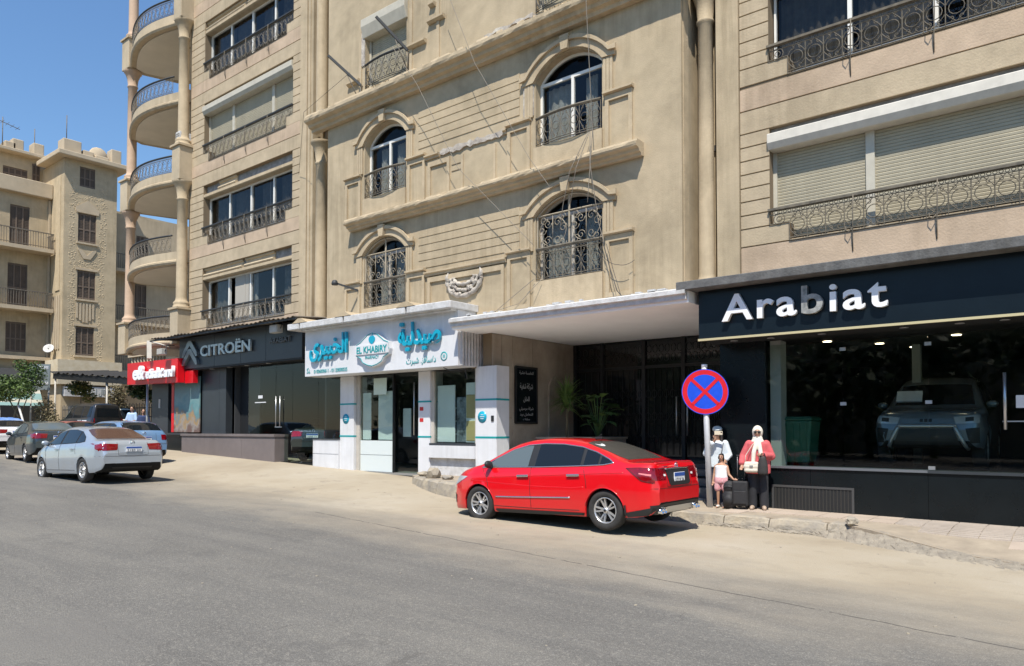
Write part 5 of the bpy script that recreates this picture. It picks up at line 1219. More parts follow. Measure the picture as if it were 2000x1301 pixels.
MB().obox((ctr.x, ctr.y, 4.33), d * .52, nn * .03, (0, 0, .66)).build('board', mat('board_grey', (.17, .20, .21), .5), SB)
Mx = Matrix(((d.x, 0, nn.x, a.x + nn.x * .04), (d.y, 0, nn.y, a.y + nn.y * .04), (0, 1, 0, 3.95), (0, 0, 0, 1)))
letters("\uFE94\uFEF4\uFEA4\uFEFC\uFED4\uFEDF\uFE8D \uFEAE\uFEBC\uFEE3", .36, .01, WL_, SB, Mx, fit=.98)
for k in range(3): MB().obox((b.x - d.x * .28 + nn.x * .04, b.y - d.y * .28 + nn.y * .04, 4.75 + .06 * k), d * .22, nn * .008, (0, 0, .012)).build('text_line', WL_, SB)
for q in (a + d * .1, b - d * .05): MB().tube([(q.x, q.y, .9), (q.x, q.y, 3.7)], .04, 6).build('post', FRAMEG, SB)
FN = thing('iron_fence', 'black iron railing fence behind the parked cars at the street corner', 'fence', (-39, 17.5, 1.3), world=True)
g = MB(); fa, fb = Vector((-46.5, 16.6, 0)), Vector((-32.5, 18.2, 0))
for z in (1.5, 2.3, 2.75): g.bar((fa.x, fa.y, z), (fb.x, fb.y, z), .04, .04)
for k in range(95): q = fa.lerp(fb, k / 94); g.tube([(q.x, q.y, 1.1), (q.x, q.y, 2.95 + .06 * (k % 2))], .018, 4)
stuff(g.build('pickets', IRONB, FN)); MB().bar((fa.x, fa.y, 1.05), (fb.x, fb.y, 1.05), .3, .6).build('base_wall', CRM2, FN)
GW = tag(MB().box(-46.5, -30.9, 24.5, 24.8, .5, 5.6).build('garden_wall', mat('wall_brown', (.30, .235, .16), .95, var=.2, vscale=1)), 'plain brown garden wall behind the iron fence', 'wall')
for (k, (x0, x1)) in enumerate(((-32.6, -31.0),)):
    bt = thing('balustrade', 'short stone balustrade on the terrace left of the red sign', 'balustrade', (-35.5, 16.3, 4.5), world=True)
    MB().box(-37.4, -33.8, 16.2, 16.5, 5.15, 5.3).build('rail', CRM2, bt); MB().box(-37.4, -33.8, 16.2, 16.5, 4.15, 4.35).build('base', CRM2, bt); MB().box(-37.3, -33.9, 16.9, 20, 3.6, 4.15).build('terrace', CRM2, bt)
    for i in range(11): MB().lathe([(.05, 4.35), (.09, 4.5), (.10, 4.65), (.05, 4.85), (.07, 5.0), (.05, 5.15)], 8, (-37.2 + .32 * i, 16.35, 0)).build('baluster', CRM2, bt)
# trees: trunk, limbs, crown of leaf-sized faces
def tree(name, label, loc, trunk_pts, blobs, n_leaf, leaf_s, m_leaf, cat='tree', seed=1, bark=STEM, group=None):
    t = thing(name, label, cat, loc, group=group); rd = random.Random(seed)
    for pts, r0 in trunk_pts: MB().tube(pts, [r0 * (1 - .65 * i / (len(pts) - 1)) for i in range(len(pts))], 7).build('trunk', bark, t)
    m2 = MB(); tot = sum(b[3] * b[4] * b[5] for b in blobs)
    for b in blobs:
        for i in range(int(n_leaf * b[3] * b[4] * b[5] / tot)):
            while True:
                v = Vector((rd.uniform(-1, 1), rd.uniform(-1, 1), rd.uniform(-1, 1)))
                if v.length <= 1: break
            v = v * (.55 + .45 * rd.random() ** .4) if v.length > 0 else v
            c = Vector((b[0] + v.x * b[3], b[1] + v.y * b[4], b[2] + v.z * b[5])); s = leaf_s * rd.uniform(.6, 1.3)
            u = Vector((rd.gauss(0, 1), rd.gauss(0, 1), rd.gauss(0, .6))).normalized(); w2 = u.cross(Vector((rd.gauss(0, 1), rd.gauss(0, 1), rd.gauss(0, 1)))).normalized()
            m2.add([c - u * s, c + w2 * s * .45, c + u * s, c - w2 * s * .45], [(0, 1, 2, 3)], rd.randrange(2))
    o = m2.build('crown', m_leaf, t, recalc=False); stuff(o); return t
TL = [mat('tree_leaf', (.10, .155, .03), .6, var=.35, vscale=2), mat('tree_leaf_dark', (.045, .085, .02), .6, var=.3, vscale=2)]
DRY = [mat('dry_leaf', (.20, .17, .09), .8, var=.3, vscale=3), mat('dry_leaf_dark', (.10, .085, .045), .8)]
tree('street_tree', 'bushy green tree on thin trunks beside the grey signboard', (-42.5, 12.9, .95), [([(0, 0, 0), (.05, .05, 1.3), (.2, .3, 2.4)], .07), ([(.3, .2, 0), (.25, .2, 1.3), (-.3, -.2, 2.5)], .06), ([(-.2, .35, 0), (-.1, .3, 1.2), (.5, .6, 2.6)], .05)],
     [(.0, -.3, 2.75, 1.0, 1.0, .75), (.75, .6, 3.35, .7, .7, .85), (-.5, -.8, 2.5, .8, .8, .5), (.9, .2, 2.6, .7, .6, .5), (.4, .2, 3.9, .4, .4, .4), (-.9, .6, 3.0, .5, .5, .5)], 5200, .075, TL, seed=2)
tree('small_tree', 'small yellowish tree under the left end of the black canopy', (-43.6, 16.4, 1.0), [([(0, 0, 0), (.1, .0, 1.4), (-.1, .1, 2.6)], .06)], [(0, 0, 2.9, .75, .7, .5), (.4, .3, 2.4, .4, .4, .35)], 1300, .08, [mat('yellow_leaf', (.20, .19, .04), .6, var=.3, vscale=3), TL[1]], seed=3)
tree('dry_shrub', 'tall dry grey brown shrub below the grey signboard', (-42.0, 14.1, 1.0), [([(0, 0, 0), (.1, .1, .8), (.3, .1, 1.9)], .05), ([(.2, 0, 0), (.3, -.2, .8), (.6, -.1, 1.7)], .04)], [(.2, 0, 1.5, .55, .55, .9), (.5, .2, .9, .6, .6, .6)], 2200, .06, DRY, 'shrub', seed=4)
tree('climbing_plant', 'dry climbing plant hanging over the garage sign at the tower base', (-46.9, 19.7, 1.0), [([(0, 0, 0), (.05, 0, 1.6), (0, .1, 2.8)], .05)], [(0, 0, 2.6, .4, .7, .9), (.1, .3, 1.9, .4, .5, .5)], 1200, .08, DRY, 'plant', seed=5)
tree('dark_tree', 'dark green tree behind the pole under the red sign', (-37.5, 17.1, 1.1), [([(0, 0, 0), (.1, .1, 1.4), (0, 0, 2.3)], .09)], [(0, 0, 2.5, 1.1, .9, .55), (.7, .4, 2.2, .6, .6, .5)], 2200, .09, [TL[1], mat('tree_leaf_black', (.022, .045, .014), .6)], seed=6)
# stall with a pale green awning at the far left
ST = thing('street_stall', 'street stall with a pale green striped awning at the left edge', 'stall', (-45.5, 12.6, .95), world=True)
for k in range(5): MB().add([(-45.2 + .12 * k, 10.8, 3.75 - .17 * k), (-45.2 + .12 * k, 15.0, 3.75 - .17 * k), (-45.08 + .12 * k, 15.0, 3.58 - .17 * k), (-45.08 + .12 * k, 10.8, 3.58 - .17 * k)], [(0, 1, 2, 3)]).build('awning_stripe', [mat('awning_cream', (.55, .52, .42), .8), mat('awning_green', (.24, .38, .36), .8)][1 if k in (1, 2, 4) else 0], ST, recalc=False)
MB().box(-46.5, -45.2, 10.8, 15.0, 3.74, 3.8).build('roof', MATS['awning_cream'], ST)
for y in (11, 13, 14.9): MB().tube([(-44.7, y, .9), (-44.7, y, 2.95)], .035, 6).build('post', FRAMEG, ST)
MB().box(-45.9, -45.2, 11, 14.9, .9, 1.9).build('counter', mat('stall_dark', (.06, .07, .09), .7, var=.5, vscale=4), ST)
LP = thing('lamp_pole', 'thin grey pole standing under the red shop sign', 'pole', (-30.6, 14.05, .95)); MB().tube([(0, 0, 0), (0, 0, 2.55)], .05, 8).build('shaft', GALV, LP); MB().box(-.1, .1, -.1, .1, 0, .04).build('foot_plate', GALV, LP)
PK = thing('leaning_pole', 'pale pole leaning against the tree at the far left', 'pole', (-41.0, 13.2, .95)); MB().tube([(0, 0, 0), (-1.0, -.2, 1.9)], .05, 6).build('shaft', WHITED, PK)
LW = thing('low_wall', 'low pale stone wall below the shrubs at the street corner', 'wall', (-41, 13, .9), world=True); MB().box(-43, -39.0, 13.4, 13.7, .7, 1.55).build('masonry', mat('pale_wall', (.55, .44, .36), .9, var=.2, vscale=3), LW); MB().box(-43.05, -38.95, 13.35, 13.75, 1.55, 1.62).build('coping', CRM2, LW)

# across the street, behind the photographer: trees and houses that the shop windows reflect
def far_trees():
    m2 = MB(); rd = random.Random(21)
    for k in range(26):
        x = -48 + 3.4 * k + rd.uniform(-1, 1); y = -17 + rd.uniform(-2, 2); R = rd.uniform(2.2, 3.4); zc = rd.uniform(3.5, 6.0)
        m2.tube([(x, y, 0), (x, y, zc)], .2, 5)
        for i in range(420):
            v = Vector((rd.gauss(0, .5), rd.gauss(0, .5), rd.gauss(0, .5))); c = Vector((x + v.x * R, y + v.y * R, max(.3, zc + v.z * R * 1.1))); s = rd.uniform(.2, .45)
            u = Vector((rd.gauss(0, 1), rd.gauss(0, 1), rd.gauss(0, 1))).normalized(); w2 = u.cross(Vector((rd.gauss(0, 1), rd.gauss(0, 1), 1))).normalized(); m2.add([c - u * s, c + w2 * s * .7, c + u * s, c - w2 * s * .7], [(0, 1, 2, 3)])
    o = stuff(m2.build('trees', TL[1], recalc=False)); o['label'] = 'row of dark trees across the street behind the camera'; o['category'] = 'trees'
far_trees()
hb = thing('facing_house', 'plain house block across the street behind the camera', 'building', (-12, -28, 0), world=True); MB().box(-60, 40, -34, -27, -.5, 9.5).build('wall', CRM, hb)
# ------------------------------------------------------------------ cars
def paint(name, col, metal=.0, rough=.28, dust=.12):
    m = mat(name, col, rough, metal=metal, coat=1., col2=None)
    n = m.node_tree.nodes; L = m.node_tree.links; b = n['Principled BSDF']
    if dust and not b.inputs['Base Color'].is_linked:   # dust that lies on the upward faces and low down
        g = n.new('ShaderNodeNewGeometry'); nz = n.new('ShaderNodeTexNoise'); nz.inputs['Scale'].default_value = 3.; nz.inputs['Detail'].default_value = 6; L.new(g.outputs['Position'], nz.inputs['Vector'])
        r = n.new('ShaderNodeValToRGB'); r.color_ramp.elements[0].position = .35; r.color_ramp.elements[1].position = .8; r.color_ramp.elements[0].color = (0, 0, 0, 1); r.color_ramp.elements[1].color = (dust * 2, dust * 2, dust * 2, 1)
        L.new(nz.outputs['Fac'], r.inputs[0]); mx = n.new('ShaderNodeMix'); mx.data_type = 'RGBA'; mx.inputs[6].default_value = (*col, 1); mx.inputs[7].default_value = (.42, .36, .28, 1)
        L.new(r.outputs[0], mx.inputs['Factor']); L.new(mx.outputs[2], b.inputs['Base Color'])
    return m
CARGL = mat('car_glass', (.010, .013, .016), .04, spec=.5); CARGLB = mat('car_glass_brown', (.085, .045, .032), .12, spec=.6); CARGLL = mat('car_glass_light', (.10, .125, .13), .08, spec=.8)
CARGREY = mat('car_glass_dusty', (.055, .052, .044), .25, spec=.5)
TRIM = mat('black_trim', (.018, .018, .019), .55); TYRE = mat('tyre', (.030, .029, .028), .85, var=.3, vscale=9); ALLOY = mat('alloy', (.62, .62, .62), .32, metal=.75); WELL = mat('wheel_well', (.006, .006, .006), .9)
TAILR = mat('tail_lamp', (.20, .002, .006), .10, var=.35, vscale=18, coat=1.); TAILW = mat('lamp_clear', (.75, .74, .72), .15); SEAM = mat('seam', (.02, .012, .012), .7)
PLATEW = mat('plate_white', (.78, .79, .80), .5); PLATEB = mat('plate_blue', (.03, .09, .34), .5); HEADL = mat('head_lamp', (.55, .57, .60), .12, metal=.3)
def smooth_fn(pts, w_=.05):
    def f(x): return sum(interp(x + d * w_, pts) * k for d, k in ((-1, .15), (-.5, .22), (0, .26), (.5, .22), (1, .15)))
    return f
class Car:
    def __init__(s, name, label, spec, loc, rz, pnt, tilt=0., group=None):
        s.mx = spec.get('mx', lambda x: x); s.sp = spec
        for k_ in ('top', 'bot', 'belt', 'width'): spec[k_] = [(s.mx(a), b) for a, b in spec[k_]]
        s.t = thing(name, label, 'car', loc, rz, group); s.t.rotation_euler = (0, tilt, rz)
        s.zt = smooth_fn(spec['top'], .06); s.zbt = smooth_fn(spec['bot'], .03); s.bl = smooth_fn(spec['belt'], .15); s.w = smooth_fn(spec['width'], .05)
        s.body(pnt)
    def section(s, x):
        sp = s.sp; zt = s.zt(x); zb = min(s.zbt(x), zt - .1); wv = s.w(x); bl = min(s.bl(x), zt - .035); bl = max(bl, zb + .06)
        za = -1
        for xa in sp['axles']:
            if abs(x - xa) <= sp['ra'] + 1e-6: za = sp['rw'] + sqrt(max(0, sp['ra'] ** 2 - (x - xa) ** 2))
        P = [(0, zb), (.62 * wv, zb), (.62 * wv, max(zb + .004, za))]
        fl = max(0, za)
        for f_, k in ((0, .945), (.06, .968), (.16, .98), (.30, .99), (.45, 1.0), (.58, 1.002), (.68, .988), (.80, .985), (.90, .972), (.965, .955), (1, .935)):
            z = zb + (bl - zb) * f_; P.append((wv * k, max(z, fl)))
        h = zt - bl; ys = .935 * wv; yr = ys - sp.get('tumble', .40) * max(0, h - .06) - .02 - min(h, .06) * .8
        for k in (.2, .45, .7, .86): P.append((ys + (yr - ys) * k ** 1.12, bl + .90 * h * k))
        P += [(yr * .965, bl + .90 * h), (yr * .90, bl + .945 * h), (yr * .72, bl + .975 * h), (yr * .4, bl + .995 * h), (0, zt)]
        return P
    def body(s, pnt):
        sp = s.sp; x0, x1 = sp['top'][0][0], sp['top'][-1][0]; st = set()
        n = sp.get('n', 90)
        for i in range(n + 1): u = i / n; st.add(round(x0 + (x1 - x0) * (u - .06 * sin(2 * pi * u)), 4))
        for xa in sp['axles']:
            st = {x for x in st if abs(abs(x - xa) - sp['ra']) > .015}
            for i in range(25): st.add(round(xa + sp['ra'] * cos(pi * i / 24), 4))
            st.add(round(xa + sp['ra'] + .002, 4)); st.add(round(xa - sp['ra'] - .002, 4))
        st = sorted(st); mb = MB(); k = None; vs = []
        for x in st:
            P = s.section(x); ring = [(x, y, z) for (y, z) in P] + [(x, -y, z) for (y, z) in reversed(P[1:-1])]; k = len(ring); vs += ring
        kp = len(s.section(0)); fs = []
        for i in range(len(st) - 1):
            for j in range(k):
                a = (i * k + j, i * k + (j + 1) % k, (i + 1) * k + (j + 1) % k, (i + 1) * k + j)
                jj = j if j < kp - 1 else k - 1 - j
                mb_i = 1 if jj < 3 else 0
                mb.f.append(a); mb.m.append(mb_i); mb.sm.append(True)
        mb.v = vs
        mb.f.append(tuple(range(k))); mb.m.append(0); mb.sm.append(False); mb.f.append(tuple((len(st) - 1) * k + j for j in reversed(range(k)))); mb.m.append(0); mb.sm.append(False)
        me = mb.mesh('body', [pnt, WELL]); s.bo = link('body', me, s.t)
        bm = bmesh.new(); bm.from_mesh(me); s.bvh = BVHTree.FromBMesh(bm)
        for e in bm.edges:
            if len(e.link_faces) == 2 and e.calc_face_angle(0) > radians(38): e.smooth = False
        bm.to_mesh(me); bm.free()
    def hit(s, a, b, d):
        if d in 'LR':
            sg = 1 if d == 'L' else -1; h = s.bvh.ray_cast(Vector((a, 3 * sg, b)), Vector((0, -sg, 0)))
        elif d == 'B': h = s.bvh.ray_cast(Vector((-4, a, b)), Vector((1, 0, 0)))
        elif d == 'F': h = s.bvh.ray_cast(Vector((4, a, b)), Vector((-1, 0, 0)))
        else: h = s.bvh.ray_cast(Vector((a, b, 4)), Vector((0, 0, -1)))
        if h[0] is None: return None
        n_ = h[1]
        out = {'L': Vector((0, 1, 0)), 'R': Vector((0, -1, 0)), 'B': Vector((-1, 0, 0)), 'F': Vector((1, 0, 0)), 'T': Vector((0, 0, 1))}[d]
        if n_.dot(out) < 0: n_ = -n_
        return h[0], n_
    def patch(s, name, poly, d, m_, off=.006, ds=.05, parent=None, thick=.01):
        """a patch that follows the body: poly in the view plane of side d"""
        if d in 'LRT': poly = [(s.mx(a), b) for a, b in poly]
        P = []
        for i in range(len(poly)):
            a = Vector(poly[i]); b = Vector(poly[(i + 1) % len(poly)]); k = max(1, int((b - a).length / ds))
            for j in range(k): P.append(a.lerp(b, j / k))
        nb = len(P); xs_ = [p.x for p in P]; ys_ = [p.y for p in P]; ins = []
        x = min(xs_) + ds * .5
        def inside(q):
            c = False
            for i in range(len(poly)):
                a, b = poly[i], poly[i - 1]
                if (a[1] > q[1]) != (b[1] > q[1]) and q[0] < (b[0] - a[0]) * (q[1] - a[1]) / (b[1] - a[1]) + a[0]: c = not c
            return c
        while x < max(xs_):
            y = min(ys_) + ds * .5
            while y < max(ys_):
                if inside((x, y)) and min((p - Vector((x, y))).length for p in P) > ds * .4: ins.append(Vector((x, y)))
                y += ds
            x += ds
        r = delaunay_2d_cdt(P + ins, [(i, (i + 1) % nb) for i in range(nb)], [], 1, 1e-5)
        vs = []; last = None
        for v in r[0]:
            h = s.hit(v.x, v.y, d)
            if h is None: vs.append(last); continue
            last = h[0] + h[1] * off; vs.append(last)
        good = next((v for v in vs if v is not None), Vector((0, 0, 0))); vs = [v if v is not None else good for v in vs]
        mb = MB(); fs = [tuple(f) for f in r[2]]
        if not fs: return None
        # orient outward
        c = vs[fs[0][0]]; nrm = (vs[fs[0][1]] - c).cross(vs[fs[0][2]] - c); out = {'L': Vector((0, 1, 0)), 'R': Vector((0, -1, 0)), 'B': Vector((-1, 0, 0)), 'F': Vector((1, 0, 0)), 'T': Vector((0, 0, 1))}[d]
        if nrm.dot(out) < 0: fs = [tuple(reversed(f)) for f in fs]
        mb.add(vs, fs, 0, True); return mb.build(name, m_, parent or s.t, recalc=False)
    def stroke(s, name, pts, d, m_, r=.006, off=.002, parent=None, closed=False):
        if d in 'LRT': pts = [(s.mx(a), b) for a, b in pts]
        out = []
        seg = list(zip(pts, pts[1:] + (pts[:1] if closed else [])))[:None if closed else len(pts) - 1]
        for (a, b) in seg:
            a = Vector(a); b = Vector(b); k = max(1, int((b - a).length / .05))
            for j in range(k):
                q = a.lerp(b, j / k); h = s.hit(q.x, q.y, d)
                if h: out.append(h[0] + h[1] * off)
        if not closed:
            h = s.hit(*pts[-1], d)
            if h: out.append(h[0] + h[1] * off)
        if len(out) > 1: return MB().tube(out, r, 5, closed=closed).build(name, m_, parent or s.t)
    def wheels(s, r, wd, style=10, rim_m=None, track=None):
        rim_m = rim_m or ALLOY; tw = track or s.w(0) - .015
        ty = MB(); h = wd / 2; rr = r * .66
        ty.lathe([(rr, -h * .8), (rr + .01, -h * .92), (r * .84, -h), (r * .95, -h * .92), (r, -h * .70), (r, h * .70), (r * .95, h * .92), (r * .84, h), (rr + .01, h * .92), (rr, h * .8)], 32, axis='y')
        tm = ty.mesh('wheel', TYRE)
        rm = MB(); f_ = h * .86
        rm.lathe([(rr, h * .8), (rr * .985, f_), (rr * .93, f_), (rr * .90, h * .55), (rr * .88, -h * .6)], 32, axis='y', mi=0)
        rm.lathe([(rr * .88, -h * .3), (0, -h * .25)], 24, axis='y', mi=1)
        for i in range(style):
            a = 2 * pi * (i + (.18 if i % 2 else -.18) * (style == 10)) / style; u = Vector((cos(a), 0, sin(a))); v = Vector((-sin(a), 0, cos(a)))
            for (r0, r1, w0, w1, y0, y1) in ((rr * .14, rr * .94, rr * .085, rr * .075, f_ - .035, f_ - .012),):
                a0 = u * r0 + Vector((0, y0, 0)); a1 = u * r1 + Vector((0, y1, 0)); t_ = Vector((0, .025, 0))
                rm.add([a0 - v * w0 - t_, a0 + v * w0 - t_, a1 + v * w1 - t_, a1 - v * w1 - t_, a0 - v * w0 * .7, a0 + v * w0 * .7, a1 + v * w1 * .7, a1 - v * w1 * .7], [(4, 5, 6, 7), (0, 1, 5, 4), (1, 2, 6, 5), (2, 3, 7, 6), (3, 0, 4, 7), (0, 3, 2, 1)])
        rm.lathe([(rr * .24, f_ - .05), (rr * .22, f_ - .01), (rr * .1, f_), (0, f_)], 16, axis='y'); rm.lathe([(rr * .11, f_ + .001), (rr * .1, f_ + .006), (0, f_ + .006)], 12, axis='y', mi=2)
        rme = rm.mesh('rim', [rim_m, WELL, TRIM])
        for xa in s.sp['axles']:
            for sg in (1, -1):
                o = link('wheel', tm, s.t, (xa, sg * (tw - wd / 2), r)); o.rotation_euler = (0, random.uniform(0, 1), 0 if sg > 0 else pi); link('rim', rme, o)
    def mirrors(s, x, z, m_, y=None):
        for sg in (1, -1):
            h = s.hit(x, z, 'L' if sg > 0 else 'R'); yy = (h[0].y if h else sg * .8)
            bm = bmesh.new(); bmesh.ops.create_uvsphere(bm, u_segments=14, v_segments=8, radius=1); 
            for v in bm.verts: v.co = Vector((v.co.x * .055 + (-.02 * abs(v.co.y)), v.co.y * .10, v.co.z * .065))
            me = bpy.data.meshes.new('mirror'); bm.to_mesh(me); bm.free(); me.materials.append(m_); me.polygons.foreach_set('use_smooth', [True] * len(me.polygons))
            o = link('mirror', me, s.t, (x + .02, yy + sg * .105, z + .04)); st_ = MB().tube([(-.02, -sg * .02, -.05), (-.01, -sg * .14, -.08)], .025, 6).build('mirror_stalk', TRIM, o)
    def glazing(s, dlo, splits, gm, chrome=None, pillar=TRIM):
        """side windows: dlo outline lower/upper functions given as polygon; splits: x values of pillars"""
        for d in 'LR':
            s.patch('pillar_trim', dlo, d, pillar, .004, .05)
            for k, (xa, xb) in enumerate(splits):
                poly = clip_x(dlo, xb, xa)
                if len(poly) > 2: s.patch('side_window', shrink(poly, .022), d, gm[k] if isinstance(gm, list) else gm, .009, .06)
            if chrome: s.stroke('window_trim', dlo, d, chrome, .011, .008, closed=True)
def clip_x(poly, lo, hi):
    def cut(P, sgn, v):
        out = []
        for i in range(len(P)):
            a, b = P[i - 1], P[i]; ia = (a[0] - v) * sgn >= 0; ib = (b[0] - v) * sgn >= 0
            if ia != ib: t = (v - a[0]) / (b[0] - a[0]); out.append((v, a[1] + (b[1] - a[1]) * t))
            if ib: out.append(b)
        return out
    P = cut(list(poly), 1, lo); return cut(P, -1, hi) if len(P) > 2 else P
def shrink(P, d):
    cx = sum(p[0] for p in P) / len(P); cz = sum(p[1] for p in P) / len(P); w_ = max(p[0] for p in P) - min(p[0] for p in P); h = max(p[1] for p in P) - min(p[1] for p in P)
    return [(cx + (p[0] - cx) * (1 - 2 * d * .6 / max(w_, .05)), cz + (p[1] - cz) * (1 - 2 * d * .6 / max(h, .05))) for p in P]
def mir(P): return [(-a, b) for a, b in reversed(P)]
def plate(car, y, z, x, w_, h, txt, d='B'):
    p = bevel(MB().box(x - .012, x, y - w_ / 2, y + w_ / 2, z - h / 2, z + h / 2).build('number_plate', PLATEW, car.t), .003)
    MB().box(x - .016, x - .0125, y - w_ / 2 + .006, y + w_ / 2 - .006, z + h * .12, z + h / 2 - .006).build('plate_band', PLATEB, p)
    M = Matrix(((0, 0, -1, x - .0125), (-1, 0, 0, y + w_ * .42), (0, 1, 0, z - h * .42), (0, 0, 0, 1)))
    letters(txt, h * .55, .001, BLACKM, p, M, fit=w_ * .84, name='digit')

# --- red sedan
RSPEC = dict(mx=lambda x: x if -1.66 < x < 1.7 else (-1.66 + (x + 1.66) * .80 if x < 0 else 1.7 + (x - 1.7) * .92), n=110, axles=(-1.325, 1.325), ra=.355, rw=.315,
    top=[(-2.33, .60), (-2.315, .80), (-2.29, .98), (-2.25, 1.055), (-2.17, 1.075), (-2.0, 1.075), (-1.75, 1.075), (-1.62, 1.10), (-1.2, 1.275), (-.85, 1.395), (-.45, 1.463), (0, 1.482), (.35, 1.46), (.62, 1.40), (.85, 1.30), (1.15, 1.135), (1.38, 1.02), (1.55, .985), (1.9, .90), (2.1, .80), (2.2, .70), (2.24, .56)],
    bot=[(-2.33, .50), (-2.30, .36), (-2.2, .27), (-1.9, .23), (-.9, .20), (.9, .19), (1.7, .20), (2.1, .19), (2.2, .24), (2.24, .42)],
    belt=[(-2.3, .96), (-1.6, 1.02), (-.9, .985), (0, .945), (1.2, .90), (1.6, .86), (2.2, .66)],
    width=[(-2.33, .66), (-2.30, .74), (-2.2, .82), (-2.0, .872), (-1.6, .905), (-.8, .905), (0, .90), (1.0, .905), (1.5, .90), (1.8, .85), (2.05, .75), (2.17, .62), (2.24, .45)])
REDP = paint('red_paint', (.66, .001, .006), dust=0)
rc = Car('red_sedan', 'shiny red four-door sedan parked at the kerb, seen from behind left', RSPEC, (-7.62, 10.93, road_z(-7.62) + .005), pi, REDP, tilt=.02)
rc.wheels(.318, .215, 10)
DLO = [(1.30, .955), (.9, .97), (0, .985), (-.9, 1.015), (-1.30, 1.035), (-1.47, 1.065), (-1.38, 1.12), (-1.1, 1.235), (-.8, 1.315), (-.4, 1.365), (0, 1.375), (.35, 1.35), (.65, 1.275), (1.0, 1.12)]
rc.glazing(DLO, [(1.28, .22), (.10, -.86), (-.90, -1.20), (-1.215, -1.46)], [CARGLL, CARGL, CARGL, CARGL], CHROME)  # opaque front glass coloured lighter to stand for light seen through the cabin
rc.patch('rear_window', [(-1.60, -.56), (-1.60, .56), (-1.45, .60), (-1.0, .585), (-.82, .54), (-.76, .3), (-.74, 0), (-.76, -.3), (-.82, -.54), (-1.0, -.585), (-1.45, -.60)], 'T', CARGREY, .004, .06)
rc.patch('windscreen', [(1.30, -.62), (1.30, .62), (.80, .56), (.62, .3), (.60, 0), (.62, -.3), (.80, -.56)], 'T', CARGL, .004, .07)
rc.patch('moon_sticker', [(-.95 - .10 * cos(a), .40 + .09 * sin(a)) for a in [pi * (-.6 + 1.2 * i / 10) for i in range(11)]] + [(-.93 - .045 * cos(a), .40 + .075 * sin(a)) for a in [pi * (.55 - 1.1 * i / 10) for i in range(11)]], 'T', PLATEW, .010, .03)
for d in 'LR':
    rc.patch('tail_lamp', [(-2.27, .76), (-2.05, .80), (-1.78, .965), (-1.72, .99), (-2.0, .995), (-2.27, .985)], d, TAILR, .008, .05)
    rc.patch('lamp_strip', [(-2.22, .865), (-2.0, .90), (-2.0, .915), (-2.22, .895)], d, mat('lamp_strip', (.8, .25, .25), .2), .011, .04)
    rc.patch('head_lamp', [(2.12, .60), (1.72, .75), (1.62, .80), (1.95, .80), (2.10, .72)], d, HEADL, .006, .05)
    rc.stroke('door_seam', [(.14, .30), (.16, .98)], d, SEAM, .005, 0); rc.stroke('door_seam', [(-.93, .98), (-.98, .80), (-1.0, .66)], d, SEAM, .005, 0); rc.stroke('door_seam', [(1.28, .94), (1.14, .80), (1.06, .5), (1.02, .30)], d, SEAM, .005, 0)
    rc.stroke('door_seam', [(1.02, .30), (.14, .29), (-.85, .30)], d, SEAM, .005, 0)
    rc.stroke('crease', [(1.0, .80), (0, .845), (-1.2, .90), (-1.7, .92)], d, REDP, .010, -.004)
    rc.stroke('side_strip', [(.92, .46), (.4, .47), (-.68, .50)], d, CHROME, .014, .004)
    for xx, zz in ((.30, .835), (-.75, .865)):
        h = rc.hit(xx, zz, d); sg = 1 if d == 'L' else -1
        rc.patch('handle_cup', [(xx - .10 + .0, zz - .025), (xx + .10, zz - .03), (xx + .10, zz + .015), (xx - .1, zz + .02)], d, SEAM, .002, .03)
        bevel(MB().obox((xx, h[0].y + sg * .03, zz), (.125, 0, -.004), (0, .010, 0), (0, 0, .020)).build('door_handle', CHROME, rc.t), .008)
    rc.patch('sill_trim', [(.98, .19), (-.96, .20), (-.96, .265), (.98, .25)], d, TRIM, .008, .06)
    rc.patch('bumper_trim', [(-2.29, .28), (-1.75, .235), (-1.70, .30), (-2.0, .35), (-2.29, .40)], d, TRIM, .010, .05)
    rc.patch('mud_flap', [(-1.69, .16), (-1.69, .42), (-1.73, .42), (-1.74, .22)], d, TRIM, .012, .05)
    rc.patch('fog_recess', [(2.2, .32), (2.02, .30), (1.98, .45), (2.18, .50)], d, TRIM, .006, .05)
rc.mirrors(1.06, .985, TRIM)
for sg in (1, -1):
    q = [(sg * a, b) for a, b in ((.80, .80), (.44, .80), (.40, .985), (.78, .99))]; rc.patch('tail_lamp', q, 'B', TAILR, .006, .05)
    rc.patch('reverse_lamp', [(sg * a, b) for a, b in ((.50, .855), (.43, .855), (.43, .885), (.50, .89))], 'B', TAILW, .010, .04)
rc.patch('plate_recess', [(-.40, .93), (-.36, .74), (-.30, .70), (.30, .70), (.36, .74), (.40, .93), (.38, .955), (-.38, .955)], 'B', TRIM, .006, .06)
rc.stroke('chrome_bar', [(-.40, .965), (0, .97), (.40, .965)], 'B', CHROME, .012, .006)
rc.stroke('boot_lip', [(-.62, 1.055), (0, 1.065), (.62, 1.055)], 'B', REDP, .018, .0)
rc.stroke('bumper_seam', [(-.80, .675), (0, .665), (.80, .675)], 'B', SEAM, .004, 0)
rc.stroke('boot_seam', [(-.42, .98), (-.41, .69), (0, .675), (.41, .69), (.42, .98)], 'B', SEAM, .004, 0)
XT_ = rc.hit(0, .82, 'B')[0].x
plate(rc, 0, .82, XT_ - .006, .36, .165, '6719 24')
h = rc.hit(0, 1.01, 'B'); lg = MB(); lg.lathe([(.045, 0), (.058, -.012), (.045, -.02)], 16, (h[0].x - .004, 0, 1.005), 'x'); lg.build('badge', CHROME, rc.t)
for k in range(4): MB().box(XT_ - .002, XT_ + .03, .48 - .035 * k, .50 - .035 * k, .995, 1.012).build('badge_letter', CHROME, rc.t)
